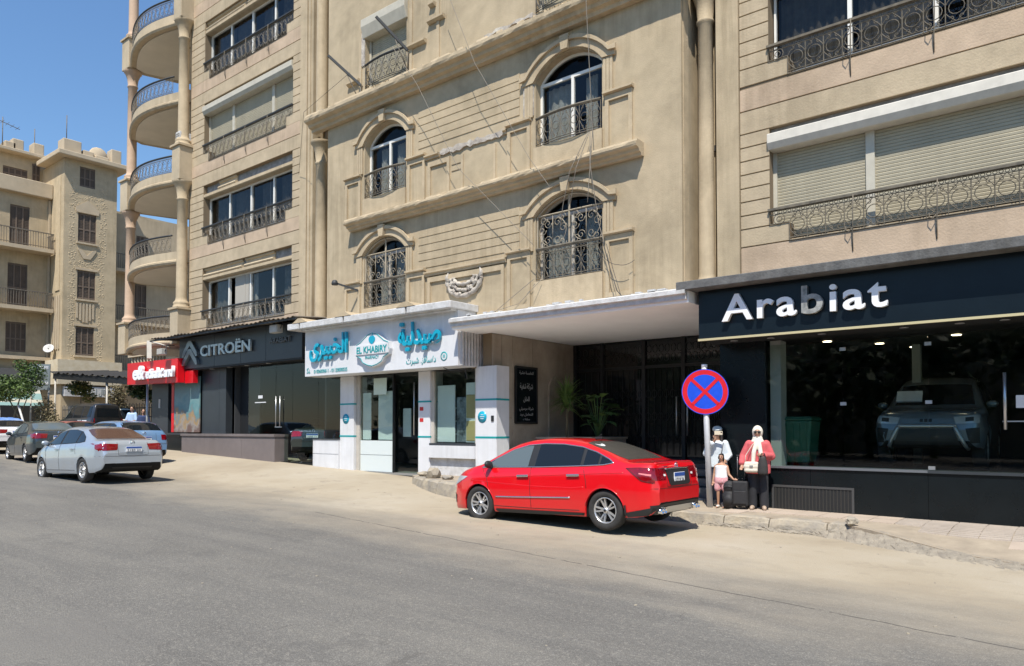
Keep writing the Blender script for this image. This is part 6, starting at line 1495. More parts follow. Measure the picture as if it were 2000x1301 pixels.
rc.patch('rear_apron', [(-.78, .30), (-.6, .27), (.6, .27), (.78, .30), (.80, .42), (.5, .44), (-.5, .44), (-.80, .42)], 'B', TRIM, .010, .06)
rc.patch('silver_diffuser', [(-.62, .29), (.62, .29), (.60, .37), (.4, .39), (-.4, .39), (-.60, .37)], 'B', mat('satin_silver', (.50, .50, .50), .35, metal=.6), .018, .06)
for sg in (1, -1):
    for k in (-1, 1): e = MB(); e.lathe([(.026, .08), (.036, -.02), (.040, -.022), (.040, .05)], 14, (XT_ - .02, sg * .58 + k * .043, .325), 'x'); e.lathe([(.026, .07), (0, .07)], 10, (XT_ - .02, sg * .58 + k * .043, .325), 'x'); e.build('tailpipe', CHROME, rc.t)
    MB().tube([(XT_ + a, sg * b, c_) for a, b, c_ in ((0, .48, .30), (-.005, .49, .36), (0, .54, .385), (.02, .64, .38), (.05, .70, .33))], .013, 6).build('tailpipe_trim', CHROME, rc.t)
bevel(MB().box(-.14, .0, -.02, .02, 0, .05).build('roof_antenna', TRIM, rc.t), .012).location = (-.62, 0, 1.435)
MB().tube([(-.62, 0, 1.45), (-.75, 0, 1.53)], .005, 4).build('antenna_rod', TRIM, rc.t)
for d in 'LR':
    rc.stroke('lamp_edge', [(-2.25, .76), (-2.05, .80), (-1.78, .965), (-1.72, .99), (-2.0, .995), (-2.25, .985)], d, SEAM, .005, .006)
    rc.stroke('shoulder_crease', [(1.5, .74), (.9, .70), (.1, .665), (-.7, .66), (-.95, .68)], d, REDP, .008, -.004)
    for (cx_, r0) in ((1.325, .363), (-1.325, .363)): rc.stroke('arch_lip', [(cx_ + r0 * cos(pi * i / 16), .315 + r0 * sin(pi * i / 16)) for i in range(1, 16)], d, REDP, .008, .0)
rc.stroke('fuel_flap', [(-1.62, .74), (-1.48, .74), (-1.48, .88), (-1.62, .88)], 'R', SEAM, .003, 0, closed=True)
rc.patch('number_label', [(-.2, .42), (.2, .42), (.2, .5), (-.2, .5)], 'F', TRIM, .008, .05)
rc.patch('front_grille', [(-.5, .28), (.5, .28), (.55, .5), (-.55, .5)], 'F', TRIM, .006, .06)
MB().box(-.5, .5, -.45, .45, .35, .60).build('seat_block', TRIM, rc.t)

# --- silver sedan
def generic(name, label, loc, rz, pnt, sc_=1., glassm=CARGL, rear_glass=None, hatch=False, rim=None, tail='wide', plate_txt=None, tilt=.02, rimstyle=7, group='cars parked at the left'):
    if hatch:
        top = [(-1.95, .55), (-1.94, .85), (-1.90, 1.0), (-1.84, 1.06), (-1.5, 1.34), (-1.25, 1.40), (-.5, 1.44), (.1, 1.44), (.4, 1.40), (1.0, 1.06), (1.2, .98), (1.75, .88), (1.95, .72), (2.0, .55)]
        ax_ = (-1.2, 1.25); bot = [(-1.95, .48), (-1.9, .33), (-1.6, .24), (0, .2), (1.7, .22), (1.95, .28), (2.0, .42)]; wd = [(-1.95, .70), (-1.85, .78), (-1.5, .83), (0, .84), (1.3, .83), (1.7, .77), (1.9, .66), (2.0, .5)]
        dlo = [(1.0, .93), (0, .95), (-1.1, .97), (-1.48, 1.0), (-1.36, 1.26), (-1.1, 1.33), (-.3, 1.36), (.25, 1.35), (.5, 1.27)]; sp_ = [(.98, .05), (-.02, -.88), (-.95, -1.46)]
        rw_ = [(-1.80, -.60), (-1.80, .60), (-1.5, .56), (-1.42, .5), (-1.42, -.5), (-1.5, -.56)]
    else:
        top = [(-2.25, .60), (-2.24, .85), (-2.20, 1.0), (-2.12, 1.06), (-1.75, 1.075), (-1.6, 1.10), (-.9, 1.385), (-.5, 1.445), (0, 1.465), (.35, 1.44), (.6, 1.38), (1.2, 1.05), (1.45, .99), (1.9, .88), (2.1, .76), (2.2, .56)]
        ax_ = (-1.3, 1.35); bot = [(-2.25, .50), (-2.2, .34), (-1.9, .25), (-.9, .21), (.9, .2), (2.0, .21), (2.15, .27), (2.2, .42)]; wd = [(-2.25, .72), (-2.2, .78), (-2.0, .84), (-1.6, .875), (0, .88), (1.4, .87), (1.8, .81), (2.05, .70), (2.2, .48)]
        dlo = [(1.18, .955), (0, .98), (-1.0, 1.0), (-1.30, 1.03), (-1.18, 1.16), (-.85, 1.30), (-.4, 1.36), (.1, 1.365), (.4, 1.33), (.7, 1.24)]; sp_ = [(1.16, .18), (.08, -.80), (-.85, -1.28)]
        rw_ = [(-1.62, -.62), (-1.62, .62), (-1.3, .62), (-.95, .56), (-.88, .3), (-.88, -.3), (-.95, -.56), (-1.3, -.62)]
    belt = [(-2.2, .95), (-1.0, .97), (0, .95), (1.2, .91), (2.1, .70)]
    spec = dict(n=60, axles=ax_, ra=.345, rw=.305, top=top, bot=bot, belt=belt, width=wd)
    c = Car(name, label, spec, loc, rz, pnt, tilt, group); c.wheels(.31, .2, rimstyle, rim)
    c.glazing(dlo, sp_, glassm)
    c.patch('rear_window', rw_, 'T', rear_glass or glassm, .005, .08); x_ = top[-5][0]
    c.patch('windscreen', [(1.12, -.6), (1.12, .6), (.70, .54), (.52, 0), (.70, -.54)] if not hatch else [(.98, -.58), (.98, .58), (.5, .52), (.42, 0), (.5, -.52)], 'T', glassm, .005, .08)
    xr = top[0][0]
    for d in 'LR':
        sg = 1 if d == 'L' else -1
        c.patch('tail_lamp', [(xr + .07, .80), (xr + .28, .84), (xr + .34, .95), (xr + .08, .97)], d, TAILR, .006, .06)
        c.patch('head_lamp', [(1.98 if hatch else 2.12, .60), (1.62, .70), (1.60, .80), (1.88, .78)], d, HEADL, .006, .06)
        c.stroke('door_seam', [(.12, .30), (.13, .97)], d, SEAM, .005, 0); c.stroke('door_seam', [(-.84, .97), (-.90, .72)], d, SEAM, .005, 0); c.stroke('door_seam', [(1.13, .92), (1.0, .6), (.98, .3)], d, SEAM, .005, 0); c.stroke('sill_seam', [(.98, .29), (-.85, .3)], d, SEAM, .006, 0)
        for xx in (.26, -.72): h = c.hit(xx, .85, d); bevel(MB().obox((xx, h[0].y + sg * .028, .85), (.10, 0, 0), (0, .01, 0), (0, 0, .017)).build('door_handle', pnt, c.t), .006)
        q = [(sg * a, b) for a, b in (((.80, .79), (.40, .81), (.36, .96), (.80, .98)) if tail == 'wide' else ((.80, .78), (.54, .78), (.54, .95), (.80, .95)))]; c.patch('tail_lamp', q, 'B', TAILR, .007, .06)
    c.mirrors(.98, .98, pnt if not hatch else TRIM)
    c.patch('plate_recess', [(-.33, .74), (.33, .74), (.36, .93), (-.36, .93)], 'B', pnt, .004, .08)
    plate(c, 0, .83, xr - .012, .40, .13, plate_txt or '5283 71')
    c.stroke('boot_seam', [(-.38, 1.0), (-.37, .68), (0, .66), (.37, .68), (.38, 1.0)], 'B', SEAM, .004, 0); c.stroke('bumper_seam', [(-.84, .66), (0, .645), (.84, .66)], 'B', SEAM, .004, 0)
    c.patch('rear_apron', [(-.60, .31), (.60, .31), (.50, .385), (-.50, .385)], 'B', TRIM, .006, .08)
    bd = MB(); h = c.hit(0, .985, 'B'); bd.lathe([(.04, 0), (.06, -.01), (.04, -.016)], 14, (h[0].x - .004, 0, .985), 'x'); bd.build('badge', CHROME, c.t)
    c.patch('front_grille', [(-.45, .34), (.45, .34), (.5, .58), (-.5, .58)], 'F', TRIM, .006, .08)
    return c
SILV = paint('silver_paint', (.50, .56, .62), metal=.55, rough=.35, dust=.10)
generic('silver_sedan', 'silver sedan with a brown tinted rear window, parked at the left', (-21.8, 8.62, gz(-21.8, 8.62) - .03), pi + .015, SILV, rear_glass=CARGLB, plate_txt='5183 24')
generic('dark_sedan', 'dark blue green sedan parked ahead of the silver car', (-31.0, 10.42, gz(-31, 10.42)), pi - .10, paint('dark_teal_paint', (.028, .045, .055), metal=.3, dust=.05), glassm=CARGLL, plate_txt='6402 11')
generic('blue_hatchback', 'light blue old hatchback half hidden behind the silver car', (-26.05, 10.98, gz(-26, 11)), pi + .02, paint('blue_paint', (.15, .29, .50), metal=.2, dust=.10), hatch=True, tail='block', plate_txt='8137 30', rim=TRIM)
generic('maroon_car', 'faded red car of which only the roof shows behind the dark sedan', (-35.2, 13.0, gz(-35.2, 13.0) - .02), pi - .05, paint('faded_red_paint', (.42, .07, .065), dust=.2), plate_txt='2716 05')
generic('white_car', 'white sedan with a blue cover on its roof at the left edge', (-38.3, 11.3, gz(-38.3, 11.3)), pi - .06, paint('white_paint', (.72, .72, .72), dust=.05), plate_txt='9021 44')
cv = MB(); rd = random.Random(8); vs = []; nx_, ny_ = 12, 12
for i in range(nx_ + 1):
    for j in range(ny_ + 1):
        u, v = i / nx_ * 2 - 1, j / ny_ * 2 - 1; z = 1.50 - .28 * abs(u) ** 3 - .34 * abs(v) ** 4 + rd.uniform(-.03, .03); vs.append((u * .95 - .1, v * .82, z))
cv.add(vs, [(i * (ny_ + 1) + j, (i + 1) * (ny_ + 1) + j, (i + 1) * (ny_ + 1) + j + 1, i * (ny_ + 1) + j + 1) for i in range(nx_) for j in range(ny_)], 0, True)
o = cv.build('car_cover', mat('cover_blue', (.03, .14, .48), .5, col2=(.30, .42, .62), vscale=3)); o.location = (-38.3, 11.3, gz(-38.3, 11.3) + .02); o.rotation_euler = (0, .02, pi - .06); tag(o, 'crumpled bright blue cover lying on the white car roof', 'cover')
# --- boxy vehicles
def boxy(name, label, spec, loc, rz, pnt, dlo, splits, gm, r=.36, rim=None, rear=None, front=None, group=None):
    c = Car(name, label, spec, loc, rz, pnt, 0, group); c.wheels(r, .24, 6, rim)
    c.glazing(dlo, splits, gm); return c
VSPEC = dict(n=70, tumble=.22, axles=(-1.4, 1.45), ra=.42, rw=.36, top=[(-2.3, .7), (-2.29, 1.2), (-2.27, 1.6), (-2.2, 1.80), (-2.0, 1.86), (-.4, 1.90), (.3, 1.87), (.55, 1.78), (1.05, 1.28), (1.25, 1.18), (2.05, 1.08), (2.25, .95), (2.3, .7)],
             bot=[(-2.3, .55), (-2.2, .40), (-1.8, .34), (1.9, .34), (2.25, .4), (2.3, .55)], belt=[(-2.3, 1.18), (1.0, 1.12), (2.2, .92)], width=[(-2.3, .82), (-2.2, .88), (-1.8, .91), (1.6, .91), (2.1, .84), (2.3, .68)])
DV = [(1.0, 1.15), (-.1, 1.17), (-1.2, 1.18), (-2.1, 1.2), (-2.0, 1.70), (-1.2, 1.75), (.2, 1.74), (.45, 1.68)]
c = boxy('black_van', 'black boxy van parked sideways behind the row of cars', VSPEC, (-37.2, 14.4, gz(-37, 14.4)), radians(186), paint('black_paint', (.012, .013, .015), dust=.03), DV, [(.98, .1), (.02, -.95), (-1.05, -2.05)], CARGL)
c.t.scale = (.72, .85, .97)
for d in 'LR':
    for k in range(3): c.patch('white_stripe', [(-.75 - .14 * k, .92), (-.68 - .14 * k, .92), (-.68 - .14 * k, 1.08), (-.75 - .14 * k, 1.08)], d, PLATEW, .006, .08)
    c.patch('white_sticker', [(-1.2, .92), (-1.75, .92), (-1.75, 1.06), (-1.2, 1.06)], d, PLATEW, .006, .08)
c.patch('rear_window', [(-.6, 1.2), (.6, 1.2), (.56, 1.62), (-.56, 1.62)], 'B', CARGL, .006, .1); c.patch('windscreen', [(1.1, -.62), (1.1, .62), (.62, .58), (.62, -.58)], 'T', CARGL, .006, .1)
for sg in (1, -1): c.patch('tail_lamp', [(sg * .84, .85), (sg * .7, .85), (sg * .7, 1.15), (sg * .84, 1.15)], 'B', TAILR, .006, .08)
JSPEC = dict(n=60, tumble=.15, axles=(-1.05, 1.1), ra=.40, rw=.36, top=[(-1.75, .7), (-1.74, 1.2), (-1.72, 1.6), (-1.66, 1.72), (-1.4, 1.76), (.2, 1.76), (.36, 1.70), (.55, 1.2), (.65, 1.12), (1.5, 1.06), (1.65, .95), (1.7, .7)],
             bot=[(-1.75, .55), (-1.6, .42), (1.5, .42), (1.7, .55)], belt=[(-1.75, 1.12), (1.7, 1.0)], width=[(-1.75, .72), (-1.65, .76), (1.3, .76), (1.6, .70), (1.7, .62)])
c = boxy('white_jeep', 'white off-road car with a black top beside the black van', JSPEC, (-38.7, 16.6, gz(-38.7, 15.6) - .1), radians(-25), paint('cream_paint', (.66, .65, .60), dust=.1), [(.5, 1.14), (-1.6, 1.14), (-1.58, 1.64), (.3, 1.66)], [(.48, -.2), (-.26, -.9), (-.95, -1.58)], CARGL)
c.patch('soft_top', [(-1.7, -.62), (-1.7, .62), (.3, .60), (.3, -.60)], 'T', BLACKM, .012, .1)
c.patch('windscreen', [(-.6, 1.18), (.6, 1.18), (.58, 1.64), (-.58, 1.64)], 'F', CARGL, .008, .1)
for sg in (1, -1): l_ = MB(); l_.lathe([(0, .03), (.09, .03), (.10, 0)], 14, (1.69, sg * .5, .86), 'x'); l_.build('head_lamp', HEADL, c.t)
for k in range(7): MB().box(1.695, 1.71, -.3 + .09 * k, -.25 + .09 * k, .72, 1.0).build('grille_slot', BLACKM, c.t)
# --- pickup-like SUV in the showroom, nose to the glass
SSPEC = dict(n=80, tumble=.25, axles=(-1.35, 1.30), ra=.42, rw=.36, top=[(-2.15, .7), (-2.14, 1.1), (-2.1, 1.5), (-1.9, 1.68), (-1.2, 1.74), (-.2, 1.76), (.3, 1.70), (.55, 1.60), (1.05, 1.16), (1.2, 1.09), (1.9, 1.02), (2.06, .92), (2.12, .6)],
             bot=[(-2.15, .5), (-2.0, .36), (1.7, .34), (2.05, .38), (2.12, .5)], belt=[(-2.1, 1.1), (1.0, 1.05), (2.1, .90)], width=[(-2.15, .78), (-2.0, .86), (-1.6, .89), (1.6, .90), (1.9, .86), (2.06, .78), (2.12, .66)])
GREYP = paint('grey_blue_paint', (.20, .235, .27), metal=.4, dust=0)
c = boxy('showroom_suv', 'grey blue off-road car with trapezoid grille behind the showroom glass', SSPEC, (-2.72, 17.0, ZF - .004), -pi / 2 + .04, GREYP, [(.98, 1.10), (0, 1.12), (-1.9, 1.15), (-1.75, 1.58), (-1.0, 1.64), (.1, 1.63), (.45, 1.55)], [(.96, .1), (0, -.95), (-1.05, -1.85)], CARGL)
c.patch('windscreen', [(1.08, -.66), (1.08, .66), (.60, .58), (.60, -.58)], 'T', CARGL, .006, .1)
for sg in (1, -1):
    c.patch('head_lamp', [(sg * a, b) for a, b in ((.80, .80), (.46, .78), (.42, .90), (.80, .94))], 'F', HEADL, .010, .05); c.patch('lamp_core', [(sg * a, b) for a, b in ((.72, .83), (.60, .82), (.60, .89), (.72, .90))], 'F', TRIM, .016, .05)
    c.patch('fog_recess', [(sg * a, b) for a, b in ((.80, .45), (.66, .45), (.60, .70), (.80, .72))], 'F', TRIM, .008, .06)
c.patch('grille', [(-.52, .42), (.52, .42), (.42, .70), (-.42, .70)], 'F', TRIM, .010, .06)
c.patch('upper_slot', [(-.40, .80), (.40, .80), (.40, .88), (-.40, .88)], 'F', GREYP, .010, .06)
for k in range(3): c.patch('badge_letter', [(-.10 + .07 * k, .815), (-.05 + .07 * k, .815), (-.05 + .07 * k, .87), (-.10 + .07 * k, .87)], 'F', TRIM, .016, .04)
fr_ = [(-.62, .36), (-.44, .74), (.44, .74), (.62, .36)]
for (a, b) in zip(fr_, fr_[1:]): c.stroke('grille_surround', [a, b], 'F', mat('satin_silver', (.50, .50, .50), .35, metal=.6), .035, .02)
c.mirrors(.85, 1.12, GREYP)
o = MB().box(-.02, .02, -.22, .22, -.12, .12).build('price_card', PLATEW, c.t); o.location = (1.0, -.42, 1.32); o.rotation_euler = (0, -.6, 0)
# --- dark car in the left showroom
generic('showroom_sedan', 'dark sedan standing inside the left showroom behind the glass', (-19.8 - 1.0, 16.2, .63), pi * .5 + .5, paint('showroom_dark_paint', (.03, .035, .03), dust=0), tilt=0, group=None)
# ------------------------------------------------------------------ traffic sign
RSN = thing('no_stopping_sign', 'round blue and red no stopping sign on a leaning grey pole', 'traffic sign', (-6.03, 13.38, pz(-6.03, 13.38)))
TOPP = Vector((-.10, .0, 2.68)); POLE = mat('pole_paint', (.55, .56, .57), .5, metal=.2, var=.1, vscale=5)
MB().tube([(0, 0, -.1), TOPP], .055, 12).build('pole', POLE, RSN)
cd = Vector((-TOPP.x * 0 + 6.03, -13.38, 0)); fx = Vector((.80, .0, 0))
nrm = Vector((.36, -.93, 0)).normalized(); rt_ = Vector((-nrm.y, nrm.x, 0)); upv = Vector((-.03, 0, 1)).normalized(); cs = Vector((-.087, -.0, 2.20)) + nrm * .07
SR = .435
def disc(name, r0, r1, off, th, m_, parent):
    mb = MB(); n_ = 48; vs = []
    for r_, o_ in ((r0, off), (r1, off), (r1, off - th), (r0, off - th)):
        for i in range(n_): a = 2 * pi * i / n_; vs.append(cs + rt_ * (r_ * cos(a)) + upv * (r_ * sin(a)) + nrm * o_)
    fs = []
    for k in range(4):
        for i in range(n_): fs.append((k * n_ + i, k * n_ + (i + 1) % n_, ((k + 1) % 4) * n_ + (i + 1) % n_, ((k + 1) % 4) * n_ + i))
    mb.add(vs, fs); return mb.build(name, m_, parent)
SRED = mat('sign_face_red', (.60, .012, .020), .35, var=.1, vscale=9); SBLU = mat('sign_face_blue', (.012, .075, .62), .35, var=.12, vscale=7)
pl_ = disc('plate', .0, SR, -.002, .012, GALV, RSN); disc('blue_edge', SR * .965, SR, .003, .004, SBLU, pl_); disc('red_ring', SR * .76, SR * .965, .004, .004, SRED, pl_); disc('blue_field', .0, SR * .76, .003, .004, SBLU, pl_)
for sg in (1, -1):
    dv = (rt_ + upv * sg).normalized(); pv = (rt_ * -sg + upv).normalized()
    MB().obox(cs + nrm * (.0085 + .0005 * sg), dv * SR * .775, pv * SR * .07, nrm * .0015).build('red_bar', SRED, pl_)
for dz in (-.2, .2): MB().obox(Vector((-.087, 0, 2.2 + dz)) + nrm * .03, rt_ * .12, nrm * .032, (0, 0, .02)).build('clamp', GALV, RSN)
MB().tube([TOPP - Vector((0, 0, .005)), TOPP + Vector((0, 0, .05))], .058, 10).build('pole_cap', PLATEW, RSN)

# ------------------------------------------------------------------ people
def organic(name, parts, m_, parent, voxel=.012, smooth_it=2, extra=None):
    """tapered tubes and balls fused into one continuous surface"""
    mb = MB()
    for (pts, rad, *sc2) in parts:
        sx = sc2[0] if sc2 else None
        if len(pts) == 1:
            r_ = rad if isinstance(rad, (tuple, list)) else (rad, rad, rad)
            bm = bmesh.new(); bmesh.ops.create_icosphere(bm, subdivisions=3, radius=1)
            mb.add([(v.co.x * r_[0] + pts[0][0], v.co.y * r_[1] + pts[0][1], v.co.z * r_[2] + pts[0][2]) for v in bm.verts], [tuple(v.index for v in f.verts) for f in bm.faces]); bm.free()
        else:
            P = [Vector(p) for p in pts]; R = list(rad) if isinstance(rad, (list, tuple)) else [rad] * len(P)
            if sx:   # flattened tube: scale across (x, y) about the axis
                n_ = 16; vs = []
                for p, r_ in zip(P, R):
                    for j in range(n_): a = 2 * pi * j / n_; vs.append((p.x + r_ * sx[0] * cos(a), p.y + r_ * sx[1] * sin(a), p.z))
                fs = [(i * n_ + j, i * n_ + (j + 1) % n_, (i + 1) * n_ + (j + 1) % n_, (i + 1) * n_ + j) for i in range(len(P) - 1) for j in range(n_)]
                fs += [tuple(reversed(range(n_))), tuple((len(P) - 1) * n_ + j for j in range(n_))]; mb.add(vs, fs)
            else:
                mb.tube(P, R, 10)
                for p, r_ in zip(P, R):
                    bm = bmesh.new(); bmesh.ops.create_icosphere(bm, subdivisions=2, radius=r_); mb.add([v.co + p for v in bm.verts], [tuple(v.index for v in f.verts) for f in bm.faces]); bm.free()
    me = mb.mesh('tmp', m_); o = bpy.data.objects.new('tmp', me); COL.objects.link(o)
    r = o.modifiers.new('r', 'REMESH'); r.mode = 'VOXEL'; r.voxel_size = voxel; r.use_smooth_shade = True
    s_ = o.modifiers.new('s', 'SMOOTH'); s_.iterations = smooth_it; s_.factor = .5
    dg = bpy.context.evaluated_depsgraph_get(); m3 = bpy.data.meshes.new_from_object(o.evaluated_get(dg)); m3.name = name
    bpy.data.objects.remove(o); bpy.data.meshes.remove(me)
    m3.materials.clear(); m3.materials.append(m_); m3.polygons.foreach_set('use_smooth', [True] * len(m3.polygons))
    return link(name, m3, parent)
SKIN = mat('skin', (.42, .24, .16), .55); SKIN2 = mat('skin_child', (.45, .25, .16), .55)
def hand(wrist, d, s=1., curl=.5):
    """palm, four fingers and a thumb; d is the direction the fingers point"""
    w_ = Vector(wrist); d = Vector(d).normalized(); side = d.cross(Vector((0, 1, 0))); side = side.normalized() if side.length > .1 else Vector((1, 0, 0)); n_ = d.cross(side)
    out = [([w_, w_ + d * .045 * s, w_ + d * .075 * s], [.022 * s, .030 * s, .028 * s])]
    for k, ln in enumerate((.062, .072, .068, .052)):
        b = w_ + d * .075 * s + side * (.025 - .0167 * k) * s; q = b + d * ln * .5 * s; e = q + (d * (1 - curl) + n_ * curl).normalized() * ln * .5 * s; out.append(([b, q, e], [.0095 * s, .0088 * s, .0075 * s]))
    b = w_ + d * .02 * s + side * .024 * s; out.append(([b, b + (d * .6 + side * .8) * .03 * s, b + (d * .9 + side * .5 + n_ * .3) * .055 * s], [.011 * s, .010 * s, .008 * s])); return out
def figure(t, H, skin, armL, armR, legL, legR, turn=0., sh=.175, hip=.09, voxel=.0105):
    """continuous body; arms and legs are joint lists"""
    k = H / 1.6; hz = H - .115 * k
    P = [([(0, .0, .50 * H), (0, .0, .56 * H), (0, 0, .64 * H), (0, 0, .72 * H), (0, .0, .79 * H), (0, 0, .815 * H)], [.135 * k, .15 * k, .125 * k, .14 * k, .15 * k, .09 * k], (1.05, .72)),
         ([(0, .01, .80 * H), (0, .0, .86 * H)], [.052 * k, .048 * k]),
         ([(0, -.005, hz)], (.070 * k, .086 * k, .105 * k)), ([(0, -.03 * k, hz - .06 * k)], (.05 * k, .055 * k, .05 * k)), ([(0, -.090 * k, hz - .018 * k)], (.012 * k, .016 * k, .022 * k)),
         ([(.072 * k, .01, hz - .01 * k)], (.010 * k, .016 * k, .026 * k)), ([(-.072 * k, .01, hz - .01 * k)], (.010 * k, .016 * k, .026 * k))]
    for arm in (armL, armR):
        P.append((arm[:3], [.047 * k, .038 * k, .026 * k])); d = Vector(arm[2]) - Vector(arm[1]); P += hand(arm[2], arm[3] if len(arm) > 3 else d, k)
    for leg in (legL, legR):
        P.append((leg[:3], [.078 * k, .052 * k, .034 * k])); f = Vector(leg[2]); P.append(([f + Vector((0, .03, -.03)), f + Vector((0, -.06, -.045)), f + Vector((leg[3] if len(leg) > 3 else 0, -.15, -.05))], [.034 * k, .032 * k, .024 * k]))
    return organic('body', P, skin, t, voxel)
def face(t, H, dark=True):
    k = H / 1.6; hz = H - .115 * k
    for sg in (1, -1):
        e = MB(); e.lathe([(0, -.004), (.010 * k, -.002), (.012 * k, .004)], 8, (sg * .028 * k, -.086 * k, hz), 'y'); e.build('eye', mat('eye_dark', (.02, .015, .012), .3), t)
        MB().tube([(sg * .014 * k, -.090 * k, hz + .025 * k), (sg * .045 * k, -.080 * k, hz + .027 * k)], .004 * k, 4).build('eyebrow', mat('eye_dark', (.02, .015, .012), .3), t)
    MB().tube([(-.022 * k, -.084 * k, hz - .055 * k), (0, -.090 * k, hz - .055 * k), (.022 * k, -.084 * k, hz - .055 * k)], .006 * k, 5).build('mouth', mat('lips', (.30, .09, .08), .5), t)

# woman in the coral cardigan
CORAL = mat('coral_knit', (.58, .11, .12), .9, var=.12, vscale=14, bump=.3, bscale=60); SCARF = mat('cream_scarf', (.74, .68, .58), .9, var=.08, vscale=10); JEANB = mat('black_trousers', (.022, .023, .028), .85, var=.3, vscale=8)
px0, py0 = -5.18, 13.58
t = thing('person', 'woman in coral cardigan, cream headscarf and sunglasses beside the black suitcase', 'person', (px0, py0, pz(px0, py0) + .012), radians(18))
H = 1.53
aL = [(.165, .0, 1.20), (.235, -.01, .98), (.10, -.20, 1.00), (-.6, -.4, .1)]; aR = [(-.165, .0, 1.20), (-.24, -.01, .98), (-.27, -.13, .82)]
lL = [(.085, 0, .78), (.10, -.02, .44), (.105, .0, .08)]; lR = [(-.085, 0, .78), (-.09, -.01, .44), (-.10, .03, .08)]
figure(t, H, SKIN, aL, aR, lL, lR); face(t, H)
organic('trousers', [([(0, 0, .90), (0, 0, .80), (0, 0, .72)], [.165, .175, .15], (1.05, .75)), ([lL[0], lL[1], (.11, .005, .06)], [.105, .088, .085]), ([lR[0], lR[1], (-.10, .03, .06)], [.105, .088, .085])], JEANB, t, .014)
cg = organic('cardigan', [([(0, 0, .66), (0, 0, .80), (0, 0, .95), (0, 0, 1.10), (0, 0, 1.22), (0, 0, 1.27)], [.20, .205, .19, .19, .185, .10], (1.12, .78)), ([(.15, 0, 1.205), (.24, -.01, .98), (.13, -.17, 1.0)], [.078, .078, .062]), ([(-.15, 0, 1.205), (-.25, -.01, .98), (-.275, -.11, .86)], [.078, .078, .062])], CORAL, t, .014)
organic('headscarf', [([(0, .015, 1.425)], (.098, .105, .128)), ([(0, -.005, 1.30)], (.095, .09, .075)), ([(0, -.02, 1.25)], (.12, .10, .06)), ([(-.02, -.125, 1.24), (-.06, -.172, 1.05), (-.075, -.182, .82)], [.04, .042, .038]), ([(.03, -.125, 1.24), (.06, -.172, 1.05), (.07, -.182, .86)], [.04, .042, .038])], SCARF, t, .011)
organic('face', [([(0, -.052, 1.412)], (.062, .055, .080)), ([(0, -.108, 1.40)], (.012, .014, .022))], SKIN, t, .009)
for sg in (1, -1): MB().lathe([(0, -.006), (.024, -.004), (.027, .004), (0, .006)], 12, (sg * .029, -.108, 1.428), 'y').build('sunglasses_lens', BLACKM, t)
MB().tube([(-.075, -.02, 1.435), (-.055, -.10, 1.437), (0, -.112, 1.436), (.055, -.10, 1.437), (.075, -.02, 1.435)], .005, 5).build('sunglasses_frame', BLACKM, t)
MB().tube([(-.024, -.102, 1.36), (0, -.110, 1.358), (.024, -.102, 1.36)], .006, 5).build('mouth', MATS['lips'], t)
for lg_ in ((.11, -.03), (-.10, .0)):
    organic('shoe', [([(lg_[0], lg_[1] + .06, .035), (lg_[0], lg_[1] - .04, .035), (lg_[0] * 1.1, lg_[1] - .15, .028)], [.042, .045, .036])], mat('shoe_tan', (.42, .32, .24), .6), t, .012)
M_ = Matrix.Translation((px0, py0, pz(px0, py0) + .012)) @ Matrix.Rotation(radians(18), 4, 'Z')
def at_person(M, p): return tuple(M @ Vector(p))
hb_ = thing('handbag', 'small cream shoulder bag hanging in front of the coral cardigan', 'bag', at_person(M_, (-.10, -.235, .70)), radians(18))
organic('bag_body', [([(-.09, 0, .03), (.09, 0, .03)], [.045, .045]), ([(-.10, 0, .10), (.10, 0, .10)], [.045, .045]), ([(-.09, 0, .15), (.09, 0, .15)], [.04, .04])], mat('cream_leather', (.66, .60, .50), .5), hb_, .014)
MB().tube([(-.11, .0, .14), (-.10, .03, .3), (.02, .06, .5), (.12, .10, .58)], .007, 5).build('strap', MATS['cream_leather'], hb_); MB().box(-.03, .03, -.055, -.045, .09, .12).build('clasp', STEEL, hb_)
bb = thing('tote_bag', 'black tote bag held against the coral cardigan by the woman', 'bag', at_person(M_, (.10, -.26, .66)), radians(18))
organic('bag_body', [([(0, 0, .0), (0, 0, .04), (0, 0, .16), (0, 0, .30), (.01, 0, .33)], [.085, .095, .09, .06, .03], (1.0, .6))], mat('black_bag', (.03, .028, .027), .7), bb, .014); MB().tube([(-.05, 0, .3), (-.02, .02, .38), (.03, .02, .38), (.05, 0, .3)], .010, 5).build('strap', BLACKM, bb)

# woman with the cap, half hidden behind the pole and the girl
px1, py1 = -6.02, 13.70
SHIRT = mat('pale_shirt', (.62, .68, .72), .9, var=.10, vscale=16); JEAN = mat('dark_jeans', (.025, .035, .065), .85, var=.3, vscale=8); HAIR = mat('dark_hair', (.018, .013, .010), .5)
t = thing('person', 'woman in pale shirt and grey cap holding a phone behind the girl', 'person', (px1, py1, pz(px1, py1) + .012), radians(20))
H = 1.52; aL = [(.16, 0, 1.19), (.22, -.03, .97), (.16, -.20, .88)]; aR = [(-.16, 0, 1.19), (-.20, -.08, 1.0), (-.02, -.23, 1.28), (.1, 0, 1)]
lL = [(.08, 0, .77), (.09, -.02, .43), (.095, 0, .08)]; lR = [(-.08, 0, .77), (-.13, -.02, .43), (-.17, .05, .08)]
figure(t, H, SKIN, aL, aR, lL, lR); face(t, H)
organic('jeans', [([(0, 0, .88), (0, 0, .79), (0, 0, .70)], [.155, .165, .14], (1.05, .75)), ([lL[0], lL[1], (.10, 0, .07)], [.10, .075, .062]), ([lR[0], lR[1], (-.17, .05, .07)], [.10, .075, .062])], JEAN, t, .014)
